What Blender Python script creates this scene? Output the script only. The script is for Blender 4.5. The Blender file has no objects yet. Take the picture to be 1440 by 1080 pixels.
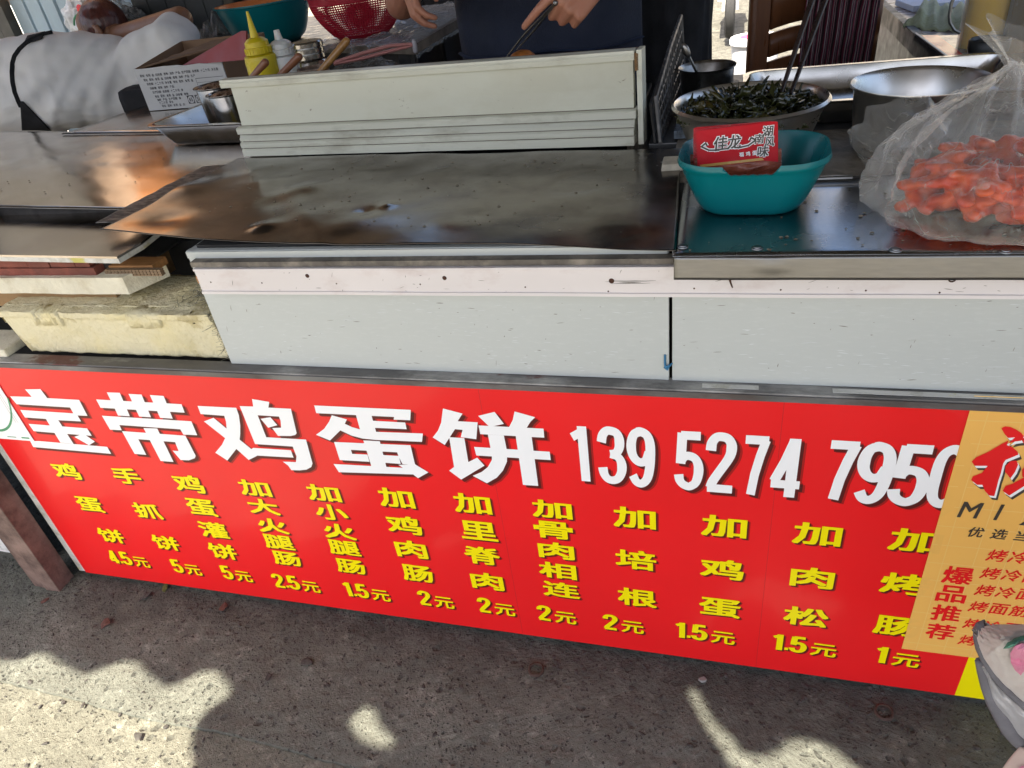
import bpy, bmesh, math, random
from mathutils import Vector, Matrix, noise
from mathutils.geometry import tessellate_polygon

sc = bpy.context.scene
COL = sc.collection
rnd = random.Random(7)
V = Vector

# ------------------------------------------------------------------ camera
CAMP = V((0.0, -0.9, 1.29))
FPX = 1003.0
CR = V((0.96074, 0.24889, -0.12364)); CD = V((0.04012, -0.56442, -0.82451)); CF = V((-0.27461, 0.78722, -0.55214))
CR.normalize(); CD = (CD - CR * CD.dot(CR)).normalized(); CF = CR.cross(CD).normalized() * (1 if CR.cross(CD).dot(CF) > 0 else -1)
cam = bpy.data.cameras.new('camera'); cam_o = bpy.data.objects.new('camera', cam); COL.objects.link(cam_o)
cam.sensor_width = 36.0; cam.lens = FPX / 1440 * 36.0; cam.clip_start = 0.02; cam.clip_end = 500
M3 = Matrix((CR, -CD, -CF)).transposed()
cam_o.matrix_world = Matrix.Translation(CAMP) @ M3.to_4x4()
sc.camera = cam_o

# ------------------------------------------------------------------ sky, sun, exposure
SUN_EL = math.radians(62); SUN_AZ = math.radians(-8)      # sun stands in front of the stall, high
SUNV = V((math.sin(SUN_AZ) * math.cos(SUN_EL), -math.cos(SUN_AZ) * math.cos(SUN_EL), math.sin(SUN_EL)))   # towards the sun
w = bpy.data.worlds.new("World"); sc.world = w; w.use_nodes = True
nt = w.node_tree; bgn = nt.nodes['Background']
sky = nt.nodes.new('ShaderNodeTexSky'); sky.sky_type = 'NISHITA'; sky.sun_disc = False
sky.sun_elevation = SUN_EL; sky.sun_rotation = math.atan2(SUNV.x, SUNV.y); sky.altitude = 20; sky.dust_density = 4.5; sky.ozone_density = 0.6; sky.air_density = 0.9
nt.links.new(sky.outputs[0], bgn.inputs[0]); bgn.inputs[1].default_value = 0.10
sd = bpy.data.lights.new('sun', 'SUN'); sd.energy = 5.0; sd.angle = math.radians(0.53); sd.color = (1, 0.91, 0.75)
so = bpy.data.objects.new('sun', sd); COL.objects.link(so)
so.rotation_euler = SUNV.to_track_quat('Z', 'Y').to_euler()
sc.view_settings.view_transform = 'Standard'; sc.view_settings.look = 'None'
sc.view_settings.exposure = 2.08; sc.view_settings.gamma = 1.0
sc.view_settings.use_curve_mapping = False
sc.cycles.max_bounces = 8; sc.cycles.transparent_max_bounces = 24; sc.cycles.sample_clamp_indirect = 6

# ------------------------------------------------------------------ helpers
def ray(px, py):
    return CR * (px - 720) + CD * (py - 540) + CF * FPX
def at(px, py, x=None, y=None, z=None):
    """the point of a world plane (x=, y= or z=) seen at a spot of the photograph"""
    r = ray(px, py)
    if x is not None: t = (x - CAMP.x) / r.x
    elif y is not None: t = (y - CAMP.y) / r.y
    else: t = (z - CAMP.z) / r.z
    return CAMP + r * t
def lin(c):
    return tuple(((v / 255) / 12.92 if v <= 10 else (((v / 255) + .055) / 1.055) ** 2.4) for v in c)

def mat(name, rgb, rough=.6, metal=0., var=.12, vs=12., bump=0., bs=60., dirt=None, dirt_amt=.5, ds=6., spec=.5,
        stretch=(1, 1, 1), coat=0., rvar=0.1, trans=0., sheen=0., sss=0., dthr=.5, ior=1.45, grime2=None):
    m = bpy.data.materials.new(name); m.use_nodes = True
    n = m.node_tree.nodes; l = m.node_tree.links; b = n['Principled BSDF']
    tc = n.new('ShaderNodeTexCoord'); mp = n.new('ShaderNodeMapping'); mp.inputs['Scale'].default_value = stretch
    l.new(tc.outputs['Object'], mp.inputs[0])
    n1 = n.new('ShaderNodeTexNoise'); n1.inputs['Scale'].default_value = vs; n1.inputs['Detail'].default_value = 6
    l.new(mp.outputs[0], n1.inputs['Vector'])
    mr = n.new('ShaderNodeMapRange'); mr.inputs[1].default_value = .3; mr.inputs[2].default_value = .7
    mr.inputs[3].default_value = 1 - var; mr.inputs[4].default_value = 1 + var
    l.new(n1.outputs[0], mr.inputs[0])
    mul = n.new('ShaderNodeVectorMath'); mul.operation = 'SCALE'; mul.inputs[0].default_value = rgb
    l.new(mr.outputs[0], mul.inputs['Scale'])
    out = mul.outputs[0]
    def addmix(out, colr, amt, s, thr, wd=.08):
        n2 = n.new('ShaderNodeTexNoise'); n2.inputs['Scale'].default_value = s; n2.inputs['Detail'].default_value = 9; n2.inputs['Roughness'].default_value = .65
        l.new(mp.outputs[0], n2.inputs['Vector'])
        r2 = n.new('ShaderNodeMapRange'); r2.inputs[1].default_value = thr - wd; r2.inputs[2].default_value = thr + wd; r2.inputs[4].default_value = amt
        l.new(n2.outputs[0], r2.inputs[0])
        mx = n.new('ShaderNodeMix'); mx.data_type = 'RGBA'; l.new(r2.outputs[0], mx.inputs[0]); l.new(out, mx.inputs[6])
        mx.inputs[7].default_value = (*colr, 1); return mx.outputs[2]
    if dirt: out = addmix(out, dirt, dirt_amt, ds, dthr)
    if grime2: out = addmix(out, grime2[0], grime2[1], grime2[2], grime2[3], .02)
    l.new(out, b.inputs['Base Color'])
    b.inputs['Metallic'].default_value = metal; b.inputs['Specular IOR Level'].default_value = spec
    b.inputs['Coat Weight'].default_value = coat; b.inputs['Coat Roughness'].default_value = .08
    b.inputs['Transmission Weight'].default_value = trans; b.inputs['IOR'].default_value = ior
    if sheen: b.inputs['Sheen Weight'].default_value = sheen
    if sss: b.inputs['Subsurface Weight'].default_value = sss; b.inputs['Subsurface Radius'].default_value = (.02, .008, .004)
    n3 = n.new('ShaderNodeTexNoise'); n3.inputs['Scale'].default_value = vs * 2.3; n3.inputs['Detail'].default_value = 8
    l.new(mp.outputs[0], n3.inputs['Vector'])
    rr = n.new('ShaderNodeMapRange'); rr.inputs[1].default_value = .3; rr.inputs[2].default_value = .7
    rr.inputs[3].default_value = max(.02, rough - rvar); rr.inputs[4].default_value = min(1, rough + rvar)
    l.new(n3.outputs[0], rr.inputs[0]); l.new(rr.outputs[0], b.inputs['Roughness'])
    if bump:
        n4 = n.new('ShaderNodeTexNoise'); n4.inputs['Scale'].default_value = bs; n4.inputs['Detail'].default_value = 5
        l.new(mp.outputs[0], n4.inputs['Vector'])
        bp = n.new('ShaderNodeBump'); bp.inputs['Strength'].default_value = bump; bp.inputs['Distance'].default_value = .004
        l.new(n4.outputs[0], bp.inputs['Height']); l.new(bp.outputs[0], b.inputs['Normal'])
    return m

def link(o, parent=None):
    COL.objects.link(o)
    if parent is not None: o.parent = parent
    return o
def obj(name, me, m=None, parent=None, loc=None, rot=None):
    """a mesh or bmesh becomes ONE object; parent keeps the given local placement"""
    if isinstance(me, bmesh.types.BMesh):
        bm = me; me = bpy.data.meshes.new(name); bm.to_mesh(me); bm.free()
    me.name = name
    if m is not None:
        me.materials.clear()
        for k in (m if isinstance(m, (list, tuple)) else [m]): me.materials.append(k)
    o = bpy.data.objects.new(name, me); link(o, parent)
    if loc is not None: o.location = loc
    if rot is not None: o.rotation_euler = rot
    return o
def tag(o, label, cat, group=None, kind=None):
    if label: o['label'] = label
    if cat: o['category'] = cat
    if group: o['group'] = group
    if kind: o['kind'] = kind
    return o
def thing(name, label, cat, loc=(0, 0, 0), rz=0., group=None):
    o = bpy.data.objects.new(name, None); link(o); o.location = loc; o.rotation_euler = (0, 0, rz); o.empty_display_size = .05
    return tag(o, label, cat, group)
def smooth(o, ang=40):
    me = o.data
    me.polygons.foreach_set('use_smooth', [True] * len(me.polygons))
    try: me.set_sharp_from_angle(angle=math.radians(ang))
    except Exception: pass
    return o

def add_box(bm, c, s, rz=0., rx=0., ry=0., bev=0.):
    r = bmesh.ops.create_cube(bm, size=1)
    vs = r['verts']
    bmesh.ops.scale(bm, vec=s, verts=vs)
    if bev:
        es = list({e for v in vs for e in v.link_edges})
        q = bmesh.ops.bevel(bm, geom=es, offset=bev, segments=2, affect='EDGES', profile=.6)
        vs = list({v for f in q['faces'] for v in f.verts} | {v for v in vs if v.is_valid})
    Mx = Matrix.Translation(c) @ Matrix.Rotation(rz, 4, 'Z') @ Matrix.Rotation(ry, 4, 'Y') @ Matrix.Rotation(rx, 4, 'X')
    bmesh.ops.transform(bm, matrix=Mx, verts=[v for v in vs if v.is_valid])
    return vs
def add_prism(bm, pts, off):
    """closed prism: polygon pts (3D, planar) swept by off"""
    off = V(off); pts = [V(p) for p in pts]
    a = [bm.verts.new(p) for p in pts]; b = [bm.verts.new(p + off) for p in pts]
    tr = tessellate_polygon([pts])
    for t in tr:
        bm.faces.new([a[i] for i in t]); bm.faces.new([b[i] for i in reversed(t)])
    k = len(pts)
    for i in range(k): bm.faces.new((a[i], a[(i + 1) % k], b[(i + 1) % k], b[i]))
    bmesh.ops.recalc_face_normals(bm, faces=bm.faces)
def add_lathe(bm, prof, seg=40, c=(0, 0, 0), axis=None, ell=1., closed=False):
    """prof = [(r, z)...] revolved about z"""
    rings = []
    for r, z in prof:
        if r < 1e-6: rings.append([bm.verts.new((0, 0, z))])
        else: rings.append([bm.verts.new((r * math.cos(2 * math.pi * i / seg), r * ell * math.sin(2 * math.pi * i / seg), z)) for i in range(seg)])
    vs = [v for r in rings for v in r]
    pairs = list(zip(rings, rings[1:])) + ([(rings[-1], rings[0])] if closed else [])
    for A, B in pairs:
        if len(A) == 1 and len(B) == 1: continue
        for i in range(seg):
            j = (i + 1) % seg
            if len(A) == 1: bm.faces.new((A[0], B[j], B[i]))
            elif len(B) == 1: bm.faces.new((A[i], A[j], B[0]))
            else: bm.faces.new((A[i], A[j], B[j], B[i]))
    Mx = Matrix.Translation(c)
    if axis is not None: Mx = Mx @ V(axis).normalized().to_track_quat('Z', 'Y').to_matrix().to_4x4()
    bmesh.ops.transform(bm, matrix=Mx, verts=vs)
    return vs
def add_tube(bm, pts, rad, seg=8, flat=1., cap=True):
    pts = [V(p) for p in pts]; n = len(pts)
    rads = rad if isinstance(rad, (list, tuple)) else [rad] * n
    rings = []; up = V((0, 0, 1)); prev = None
    for i, p in enumerate(pts):
        d = (pts[min(i + 1, n - 1)] - pts[max(i - 1, 0)]).normalized()
        if prev is None:
            a = d.cross(up) if abs(d.z) < .95 else d.cross(V((0, 1, 0)))
        else: a = prev - d * prev.dot(d)
        a.normalize(); prev = a.copy(); b = d.cross(a).normalized()
        rings.append([bm.verts.new(p + a * math.cos(2 * math.pi * k / seg) * rads[i] + b * math.sin(2 * math.pi * k / seg) * rads[i] * flat) for k in range(seg)])
    for A, B in zip(rings, rings[1:]):
        for k in range(seg): bm.faces.new((A[k], A[(k + 1) % seg], B[(k + 1) % seg], B[k]))
    if cap: bm.faces.new(rings[0][::-1]); bm.faces.new(rings[-1])
def add_capsule(bm, p0, r0, p1, r1, seg=14, flat=1.):
    """tapered limb with round ends, closed"""
    p0 = V(p0); p1 = V(p1); d = p1 - p0; L = d.length
    prof = [(0, -r0)]
    for k in range(1, 4): a = k / 4 * math.pi / 2; prof.append((r0 * math.sin(a), -r0 * math.cos(a)))
    prof += [(r0, 0), (r1, L)]
    for k in range(1, 4): a = k / 4 * math.pi / 2; prof.append((r1 * math.cos(a), L + r1 * math.sin(a)))
    prof.append((0, L + r1))
    add_lathe(bm, prof, seg, p0, d if L > 1e-6 else (0, 0, 1), ell=flat)
def add_ball(bm, c, r, sc3=(1, 1, 1), sub=3, rz=0.):
    q = bmesh.ops.create_icosphere(bm, subdivisions=sub, radius=r)
    bmesh.ops.transform(bm, matrix=Matrix.Translation(c) @ Matrix.Rotation(rz, 4, 'Z') @ Matrix.Diagonal((*sc3, 1)), verts=q['verts'])
    return q['verts']
def sheet(bm, fn, nu, nv):
    g = [[bm.verts.new(fn(i / nu, j / nv)) for j in range(nv + 1)] for i in range(nu + 1)]
    for i in range(nu):
        for j in range(nv): bm.faces.new((g[i][j], g[i + 1][j], g[i + 1][j + 1], g[i][j + 1]))
    return g
def quadpt(A, B, Cc, D, u, v):
    """A front-left, B front-right, Cc back-right, D back-left"""
    return A.lerp(B, u).lerp(D.lerp(Cc, u), v)
def noi(x, y, z=0., s=1.): return noise.noise(V((x * s, y * s, z * s)))
def remesh(o, voxel, sm=4, disp=None):
    md = o.modifiers.new('r', 'REMESH'); md.mode = 'VOXEL'; md.voxel_size = voxel; md.use_smooth_shade = True
    ms = o.modifiers.new('s', 'SMOOTH'); ms.iterations = sm; ms.factor = .5
    dg = bpy.context.evaluated_depsgraph_get(); dg.update()
    me = bpy.data.meshes.new_from_object(o.evaluated_get(dg)); mats = list(o.data.materials)
    o.modifiers.clear(); o.data = me; me.materials.clear()
    for k in mats: me.materials.append(k)
    if disp:
        me.update()
        ns = [v.normal.copy() for v in me.vertices]
        for v, nn in zip(me.vertices, ns): v.co += nn * disp(v.co)
    me.polygons.foreach_set('use_smooth', [True] * len(me.polygons)); me.update()
    return o
def solid(o, t, off=-1):
    md = o.modifiers.new('thickness', 'SOLIDIFY'); md.thickness = t; md.offset = off
    return o

# ------------------------------------------------------------------ lettering
_gl = {}
def glyph_mesh(ch, bold, n=1):
    k = (ch, bold)
    if k in _gl: return _gl[k]
    c = bpy.data.curves.new('t', 'FONT'); c.body = ch; c.resolution_u = 2
    ob = bpy.data.objects.new('t', c); COL.objects.link(ob)
    dg = bpy.context.evaluated_depsgraph_get(); me = bpy.data.meshes.new_from_object(ob.evaluated_get(dg))
    bpy.data.objects.remove(ob); bpy.data.curves.remove(c)
    vs = [v.co.copy() for v in me.vertices]; fs = [tuple(p.vertices) for p in me.polygons]
    shifts = [(0, 0)] if bold == 0 else [(sx * bold, sy * bold * .8) for sx in (-1, 0, 1) for sy in (-1, 0, 1)]
    out = []; F = []
    for i, (sx, sy) in enumerate(shifts):
        b = len(out); out += [(v.x + sx, v.y + sy, i) for v in vs]; F += [tuple(j + b for j in f) for f in fs]
    x0 = min(v[0] for v in out); x1 = max(v[0] for v in out); y0 = min(v[1] for v in out); y1 = max(v[1] for v in out)
    bpy.data.meshes.remove(me)
    _gl[k] = (out, F, (x0, x1, y0, y1)); return _gl[k]
def print_geo(ch, bold, cx, cz, w_, h_, y, slant=0., clipx=None):
    """verts, faces of a glyph fitted in a w x h box round (cx, cz) on the plane y"""
    vs, F, (x0, x1, y0, y1) = glyph_mesh(ch, bold)
    sx = w_ / (x1 - x0) if w_ else h_ / (y1 - y0); sy = h_ / (y1 - y0)
    out = []
    for a, b, i in vs:
        X = (a - (x0 + x1) / 2) * sx; Z = (b - (y0 + y1) / 2) * sy
        out.append(V((cx + X + Z * slant, y - i * .000015, cz + Z)))
    return out, F
DIG = {
 '1': [[(.10, .80), (.34, .93)], [(.30, 1.0), (.30, 0)]],
 '0': [[(.25, .935), (.14, .88), (.085, .74), (.075, .5), (.085, .26), (.14, .12), (.25, .065), (.36, .12), (.415, .26), (.425, .5), (.415, .74), (.36, .88), (.25, .935)], [(.20, .93), (.25, .935), (.30, .93)]],
 '2': [[(.075, .70), (.09, .83), (.16, .92), (.25, .935), (.35, .91), (.415, .82), (.415, .68), (.36, .55), (.25, .38), (.13, .19), (.085, .065)], [(.03, .06), (.47, .06)]],
 '3': [[(.07, .73), (.10, .85), (.17, .925), (.25, .935), (.35, .905), (.40, .81), (.395, .66), (.33, .56), (.22, .535)], [(.22, .535), (.35, .50), (.42, .40), (.42, .24), (.35, .11), (.25, .065), (.15, .085), (.085, .17), (.065, .29)]],
 '4': [[(.34, 1.0), (.34, 0)], [(.33, .95), (.22, .62), (.07, .27)], [(.02, .225), (.49, .225)]],
 '5': [[(.45, .94), (.10, .94)], [(.125, .98), (.095, .46)], [(.095, .50), (.17, .585), (.26, .60), (.36, .56), (.42, .45), (.425, .30), (.38, .15), (.30, .08), (.23, .065), (.14, .10), (.08, .17), (.06, .27)]],
 '7': [[(.03, .94), (.47, .94)], [(.42, .95), (.33, .68), (.25, .36), (.20, 0)]],
 '9': [[(.40, .60), (.34, .47), (.24, .43), (.14, .48), (.08, .60), (.08, .76), (.14, .89), (.25, .935)], [(.19, .925), (.25, .935), (.36, .89), (.42, .76), (.425, .55), (.405, .33), (.35, .15), (.25, .065), (.15, .09), (.085, .20)]],
}
def crom(P, k=4):
    cl = (P[0] - P[-1]).length < 1e-6; n = len(P); out = []
    for i in range(n - 1):
        p0 = P[i - 1] if i > 0 else (P[-2] if cl else P[0]); p3 = P[i + 2] if i + 2 < n else (P[1] if cl else P[-1]); p1, p2 = P[i], P[i + 1]
        for j in range(k):
            t = j / k; out.append(.5 * ((2 * p1) + (p2 - p0) * t + (2 * p0 - 5 * p1 + 4 * p2 - p3) * t * t + (3 * p1 - p0 - 3 * p2 + p3) * t ** 3))
    return out + [P[-1].copy()]
def digit_geo(ch, cx, cz, w_, h_, y, t=.135, flat=1.):
    """a bold condensed digit drawn with a broad pen"""
    A = Acc(); sx = w_ / .5; k = 0
    for st in DIG[ch]:
        P = crom([V(p) for p in st]) if len(st) > 4 else [V(p) for p in st]; closed = (P[0] - P[-1]).length < 1e-6; n = len(P); L = []; R = []
        for i in range(n):
            if closed: d = (P[(i + 1) % (n - 1)] - P[(i - 1) % (n - 1)])
            else: d = P[min(i + 1, n - 1)] - P[max(i - 1, 0)]
            d.normalize(); nn = V((-d.y, d.x)); tt = t * .5 * (1. - .22 * abs(d.x)) ; L.append(P[i] + nn * tt); R.append(P[i] - nn * tt)
        vs = [V((cx + (q.x - .25) * sx, y - k * .00003, cz + (q.y - .5) * h_)) for q in L + R]
        A.add(vs, [(i, i + 1, n + i + 1, n + i) for i in range(n - 1)]); k += 1
    return A.v, A.f
def mk(vs, F):
    me = bpy.data.meshes.new('m'); me.from_pydata([tuple(v) for v in vs], [], F); me.update(); return me
class Acc:
    def __init__(s): s.v = []; s.f = []
    def add(s, vs, F):
        b = len(s.v); s.v += vs; s.f += [tuple(i + b for i in f) for f in F]
def poly_geo(pts):
    tr = tessellate_polygon([pts]); return pts, [tuple(t) for t in tr]
# ================================================================== GROUND
def concrete_mat(name, base, dark, agg=1.):
    m = bpy.data.materials.new(name); m.use_nodes = True
    n = m.node_tree.nodes; l = m.node_tree.links; b = n['Principled BSDF']
    tc = n.new('ShaderNodeTexCoord')
    def noise_(s, d=6, r=.6, vec=None):
        q = n.new('ShaderNodeTexNoise'); q.inputs['Scale'].default_value = s; q.inputs['Detail'].default_value = d; q.inputs['Roughness'].default_value = r
        l.new(vec or tc.outputs['Object'], q.inputs['Vector']); return q.outputs[0]
    def rng(x, a, bb, c=0., d=1.):
        q = n.new('ShaderNodeMapRange'); q.inputs[1].default_value = a; q.inputs[2].default_value = bb; q.inputs[3].default_value = c; q.inputs[4].default_value = d
        l.new(x, q.inputs[0]); return q.outputs[0]
    def mixc(f, a, bb):
        q = n.new('ShaderNodeMix'); q.data_type = 'RGBA'; l.new(f, q.inputs[0])
        for v, s in ((a, 6), (bb, 7)):
            if isinstance(v, tuple): q.inputs[s].default_value = (*v, 1)
            else: l.new(v, q.inputs[s])
        return q.outputs[2]
    def mm(op, a, bb):
        q = n.new('ShaderNodeMath'); q.operation = op
        for v, s in ((a, 0), (bb, 1)):
            if isinstance(v, (int, float)): q.inputs[s].default_value = v
            else: l.new(v, q.inputs[s])
        return q.outputs[0]
    # distorted coordinates so the stones are irregular
    nd = n.new('ShaderNodeTexNoise'); nd.inputs['Scale'].default_value = 45; l.new(tc.outputs['Object'], nd.inputs['Vector'])
    sc_ = n.new('ShaderNodeVectorMath'); sc_.operation = 'SCALE'; sc_.inputs['Scale'].default_value = .022; l.new(nd.outputs[1], sc_.inputs[0])
    ad = n.new('ShaderNodeVectorMath'); ad.operation = 'ADD'; l.new(tc.outputs['Object'], ad.inputs[0]); l.new(sc_.outputs[0], ad.inputs[1])
    heights = []; out = mixc(rng(noise_(5, 8, .65), .3, .7), base, tuple(v * .62 for v in base))
    out = mixc(rng(noise_(70, 6, .75), .42, .66, 0, .6), out, tuple(v * .42 for v in base))
    out = mixc(rng(noise_(28, 8, .75), .55, .66, 0, .7), out, tuple(min(.8, v * 1.7) for v in base))
    for scale, thr, colr, amt in ((52, .24, dark, .6), (125, .24, tuple(v * .8 for v in dark), .8), (240, .15, tuple(min(.8, v * 1.8) for v in base), .6)):
        vo = n.new('ShaderNodeTexVoronoi'); vo.inputs['Scale'].default_value = scale * agg; l.new(ad.outputs[0], vo.inputs['Vector'])
        sep = n.new('ShaderNodeSeparateColor'); l.new(vo.outputs['Color'], sep.inputs[0])
        size = rng(sep.outputs[0], .35, 1., 0, thr * 1.7)
        f = mm('LESS_THAN', vo.outputs['Distance'], size)
        pt = rng(noise_(3.1 + scale * .01, 4), .30, .52, amt * .25, amt)
        f2 = mm('MULTIPLY', f, pt); out = mixc(f2, out, colr)
        heights.append(mm('MULTIPLY', mm('SUBTRACT', size, vo.outputs['Distance']), f))
    out = mixc(rng(noise_(2.6, 7, .7), .38, .62, 0, .55), out, tuple(v * .55 for v in base))
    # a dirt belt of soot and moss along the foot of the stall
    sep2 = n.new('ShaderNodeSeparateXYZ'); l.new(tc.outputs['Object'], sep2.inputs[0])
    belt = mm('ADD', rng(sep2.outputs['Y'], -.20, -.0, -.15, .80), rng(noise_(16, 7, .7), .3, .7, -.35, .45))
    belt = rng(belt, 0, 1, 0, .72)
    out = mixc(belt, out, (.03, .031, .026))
    l.new(out, b.inputs['Base Color']); b.inputs['Roughness'].default_value = .88; b.inputs['Specular IOR Level'].default_value = .3
    h = mm('ADD', mm('MULTIPLY', noise_(150, 6, .75), .9), mm('MULTIPLY', heights[0], -2.))
    h = mm('ADD', h, mm('MULTIPLY', heights[1], -1.5)); h = mm('ADD', h, mm('MULTIPLY', noise_(38, 4), 1.2))
    bp = n.new('ShaderNodeBump'); bp.inputs['Strength'].default_value = 1.; bp.inputs['Distance'].default_value = .009
    l.new(h, bp.inputs['Height']); l.new(bp.outputs[0], b.inputs['Normal'])
    return m
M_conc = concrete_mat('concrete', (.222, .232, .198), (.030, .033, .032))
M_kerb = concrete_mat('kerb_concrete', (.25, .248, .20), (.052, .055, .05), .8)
M_far = concrete_mat('far_concrete', (.36, .34, .29), (.2, .19, .17), .3)

bm = bmesh.new()
sheet(bm, lambda u, v: V((-30 + 60 * u, -12 + 52 * v, -.05)), 12, 12)
o = obj('ground', bm, M_far); tag(o, None, None, kind='structure')
KY = -.318                                           # joint between pavement and kerb stone
def pz(x, y):
    z = .0035 * noi(x, y, 3.1, 5) + .0026 * noi(x, y, 0, 17) + .0016 * noi(x, y, 9, 48)
    z += -.006 * max(0, noi(x, y, 5, 2.2))
    return z
def kj(x): return KY + .014 * noi(x, 0, 2, 3) + .003 * noi(x, 0, 2, 40) - (x + 1) * .03
bm = bmesh.new()
def pf(u, v):
    x = -2.6 + 4.4 * u; y = kj(x) + (.75 - kj(x)) * v ** 1.25
    z = pz(x, y)
    if v < .004: z -= .006
    return V((x, y, z))
sheet(bm, pf, 760, 130)
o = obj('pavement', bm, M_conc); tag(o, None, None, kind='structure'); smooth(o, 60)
bm = bmesh.new()
def kf(u, v):
    x = -2.6 + 4.4 * u; y0 = kj(x) - .0008; y = y0 + (-1.7 - y0) * v
    z = pz(x, y) * .7 - .003
    z += -.035 * max(0, min(1, (v - .3) * 1.2))
    return V((x, y, z))
sheet(bm, kf, 420, 100)
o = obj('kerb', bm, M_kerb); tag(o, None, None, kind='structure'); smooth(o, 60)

# loose grit, chips and leaf crumbs
M_chipd = mat('dark_stone', (.05, .047, .043), .8, var=.4, vs=200)
M_chipl = mat('pale_chip', (.62, .6, .56), .7, var=.2, vs=200)
M_chipr = mat('rusty_chip', (.09, .04, .03), .8, var=.4, vs=200)
M_moss = mat('green_crumb', (.09, .11, .03), .8, var=.4, vs=200)
def chip(bm, x, y, s, mi, flat=.45):
    q = bmesh.ops.create_icosphere(bm, subdivisions=1, radius=s)
    a = rnd.random() * 6.28
    Mx = Matrix.Translation((x, y, pz(x, y) + s * .12)) @ Matrix.Rotation(a, 4, 'Z') @ Matrix.Rotation(rnd.uniform(-.3, .3), 4, 'X') @ Matrix.Diagonal((1, rnd.uniform(.35, .9), flat * rnd.uniform(.5, 1), 1))
    for v in q['verts']: v.co += V((rnd.uniform(-.3, .3), rnd.uniform(-.3, .3), rnd.uniform(-.3, .3))) * s
    bmesh.ops.transform(bm, matrix=Mx, verts=q['verts'])
    for f in {f for v in q['verts'] for f in v.link_faces}: f.material_index = mi
ib = bmesh.new(); bmesh.ops.create_icosphere(ib, subdivisions=1, radius=1); ib.verts.ensure_lookup_table()
IV = [v.co.copy() for v in ib.verts]; IF = [tuple(v.index for v in f.verts) for f in ib.faces]; ib.free()
gv = []; gf = []; gm = []
for i in range(4600):
    x = rnd.uniform(-2.0, 1.0); near = rnd.random() < .5
    y = -abs(rnd.gauss(0, .045)) if near else rnd.uniform(-.5, .0)
    s = rnd.choice((.0007, .001, .0014, .002, .003)) * rnd.uniform(.7, 1.3)
    k = rnd.random()
    if k < .6: mi = 0; s *= 1.7
    elif k < .9: mi = 1; s = min(s, .0022)
    elif k < .97: mi = 2; s *= 1.2
    else: mi = 3; s *= 1.2
    ca, sa = math.cos(k * 99), math.sin(k * 99); el_ = rnd.uniform(.35, .9); fl_ = .45 * rnd.uniform(.5, 1); z = pz(x, y) + s * .12; b0 = len(gv)
    for q in IV:
        qx = (q.x + rnd.uniform(-.3, .3)) * s; qy = (q.y + rnd.uniform(-.3, .3)) * s * el_; gv.append((x + qx * ca - qy * sa, y + qx * sa + qy * ca, z + q.z * s * fl_))
    gf += [tuple(j + b0 for j in f) for f in IF]; gm += [mi] * len(IF)
bm = mk(gv, gf); bm.polygons.foreach_set('material_index', gm)
o = obj('grit', bm, [M_chipd, M_chipl, M_chipr, M_moss]); tag(o, 'grit, pale chips and leaf crumbs scattered on the concrete along the foot of the stall', None, kind='stuff')
# a few larger pieces are things
def shard(nm, px, py, s, m, label, cat, flat=.3, grp=None):
    p = at(px, py, z=0); bm = bmesh.new(); chip(bm, 0, 0, s, 0, flat)
    o = obj(nm, bm, m, None, (p.x, p.y, .003)); tag(o, label, cat, grp); return o
shard('leaf_scrap', 233, 828, .017, M_moss, 'dark curled leaf scrap on the pavement below the 5 yuan price', 'leaf')
shard('leaf_scrap', 207, 840, .018, M_chipd, 'flat dark brown scrap lying right of the curled leaf below the sign', 'leaf')
shard('leaf_scrap', 150, 878, .016, M_chipr, 'reddish brown torn leaf in the shade left of the sunlit patch', 'leaf')
shard('brick_chip', 315, 855, .013, M_chipr, 'rust red chip lying against the bottom edge of the sign near 2.5 yuan', 'stone')
shard('brick_chip', 65, 846, .011, M_chipr, 'small orange brown chip in front of the rusty post', 'stone')
shard('pebble', 378, 955, .011, M_chipd, 'dark pebble alone in the middle of the shaded pavement', 'stone')
shard('pebble', 118, 993, .009, M_chipd, 'small dark pebble on the sunlit kerb at far left', 'stone')
shard('pebble', 432, 932, .012, M_chipd, 'larger dark stone just left of the rusty ring in the ground', 'stone')
shard('pebble', 195, 1037, .011, M_chipd, 'grey pebble in the sunlight just left of the round shadow', 'stone')
shard('paper_scrap', 988, 958, .009, mat('grey_paper', (.22, .22, .21), .8), 'crumpled grey scrap of paper below the 1.5 yuan price', 'litter', .5)
M_rust = mat('rust', (.07, .04, .028), .85, var=.35, vs=30, bump=.6, bs=120, dirt=(.05, .03, .025), dirt_amt=.8, ds=14)
for px, py, r, lab in ((754, 943, .017, 'round rusty bolt ring sunk in the pavement in the middle below the sign'), (1243, 1003, .017, 'rusty cut pipe stub sunk in the pavement at right below the sign')):
    p = at(px, py, z=0); bm = bmesh.new()
    add_lathe(bm, [(r, -.01), (r, .004), (r * .93, .006), (r * .78, .006), (r * .72, .002), (r * .7, -.004), (0, -.005)], 24)
    for v in bm.verts: v.co += V((noi(*v.co, 90), noi(v.co.y, v.co.x, 1, 90), noi(v.co.x, v.co.y, 7, 70))) * .0015
    o = obj('pipe_stub', bm, M_rust, None, (p.x, p.y, .0)); smooth(o, 60); tag(o, lab, 'pipe')

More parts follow.
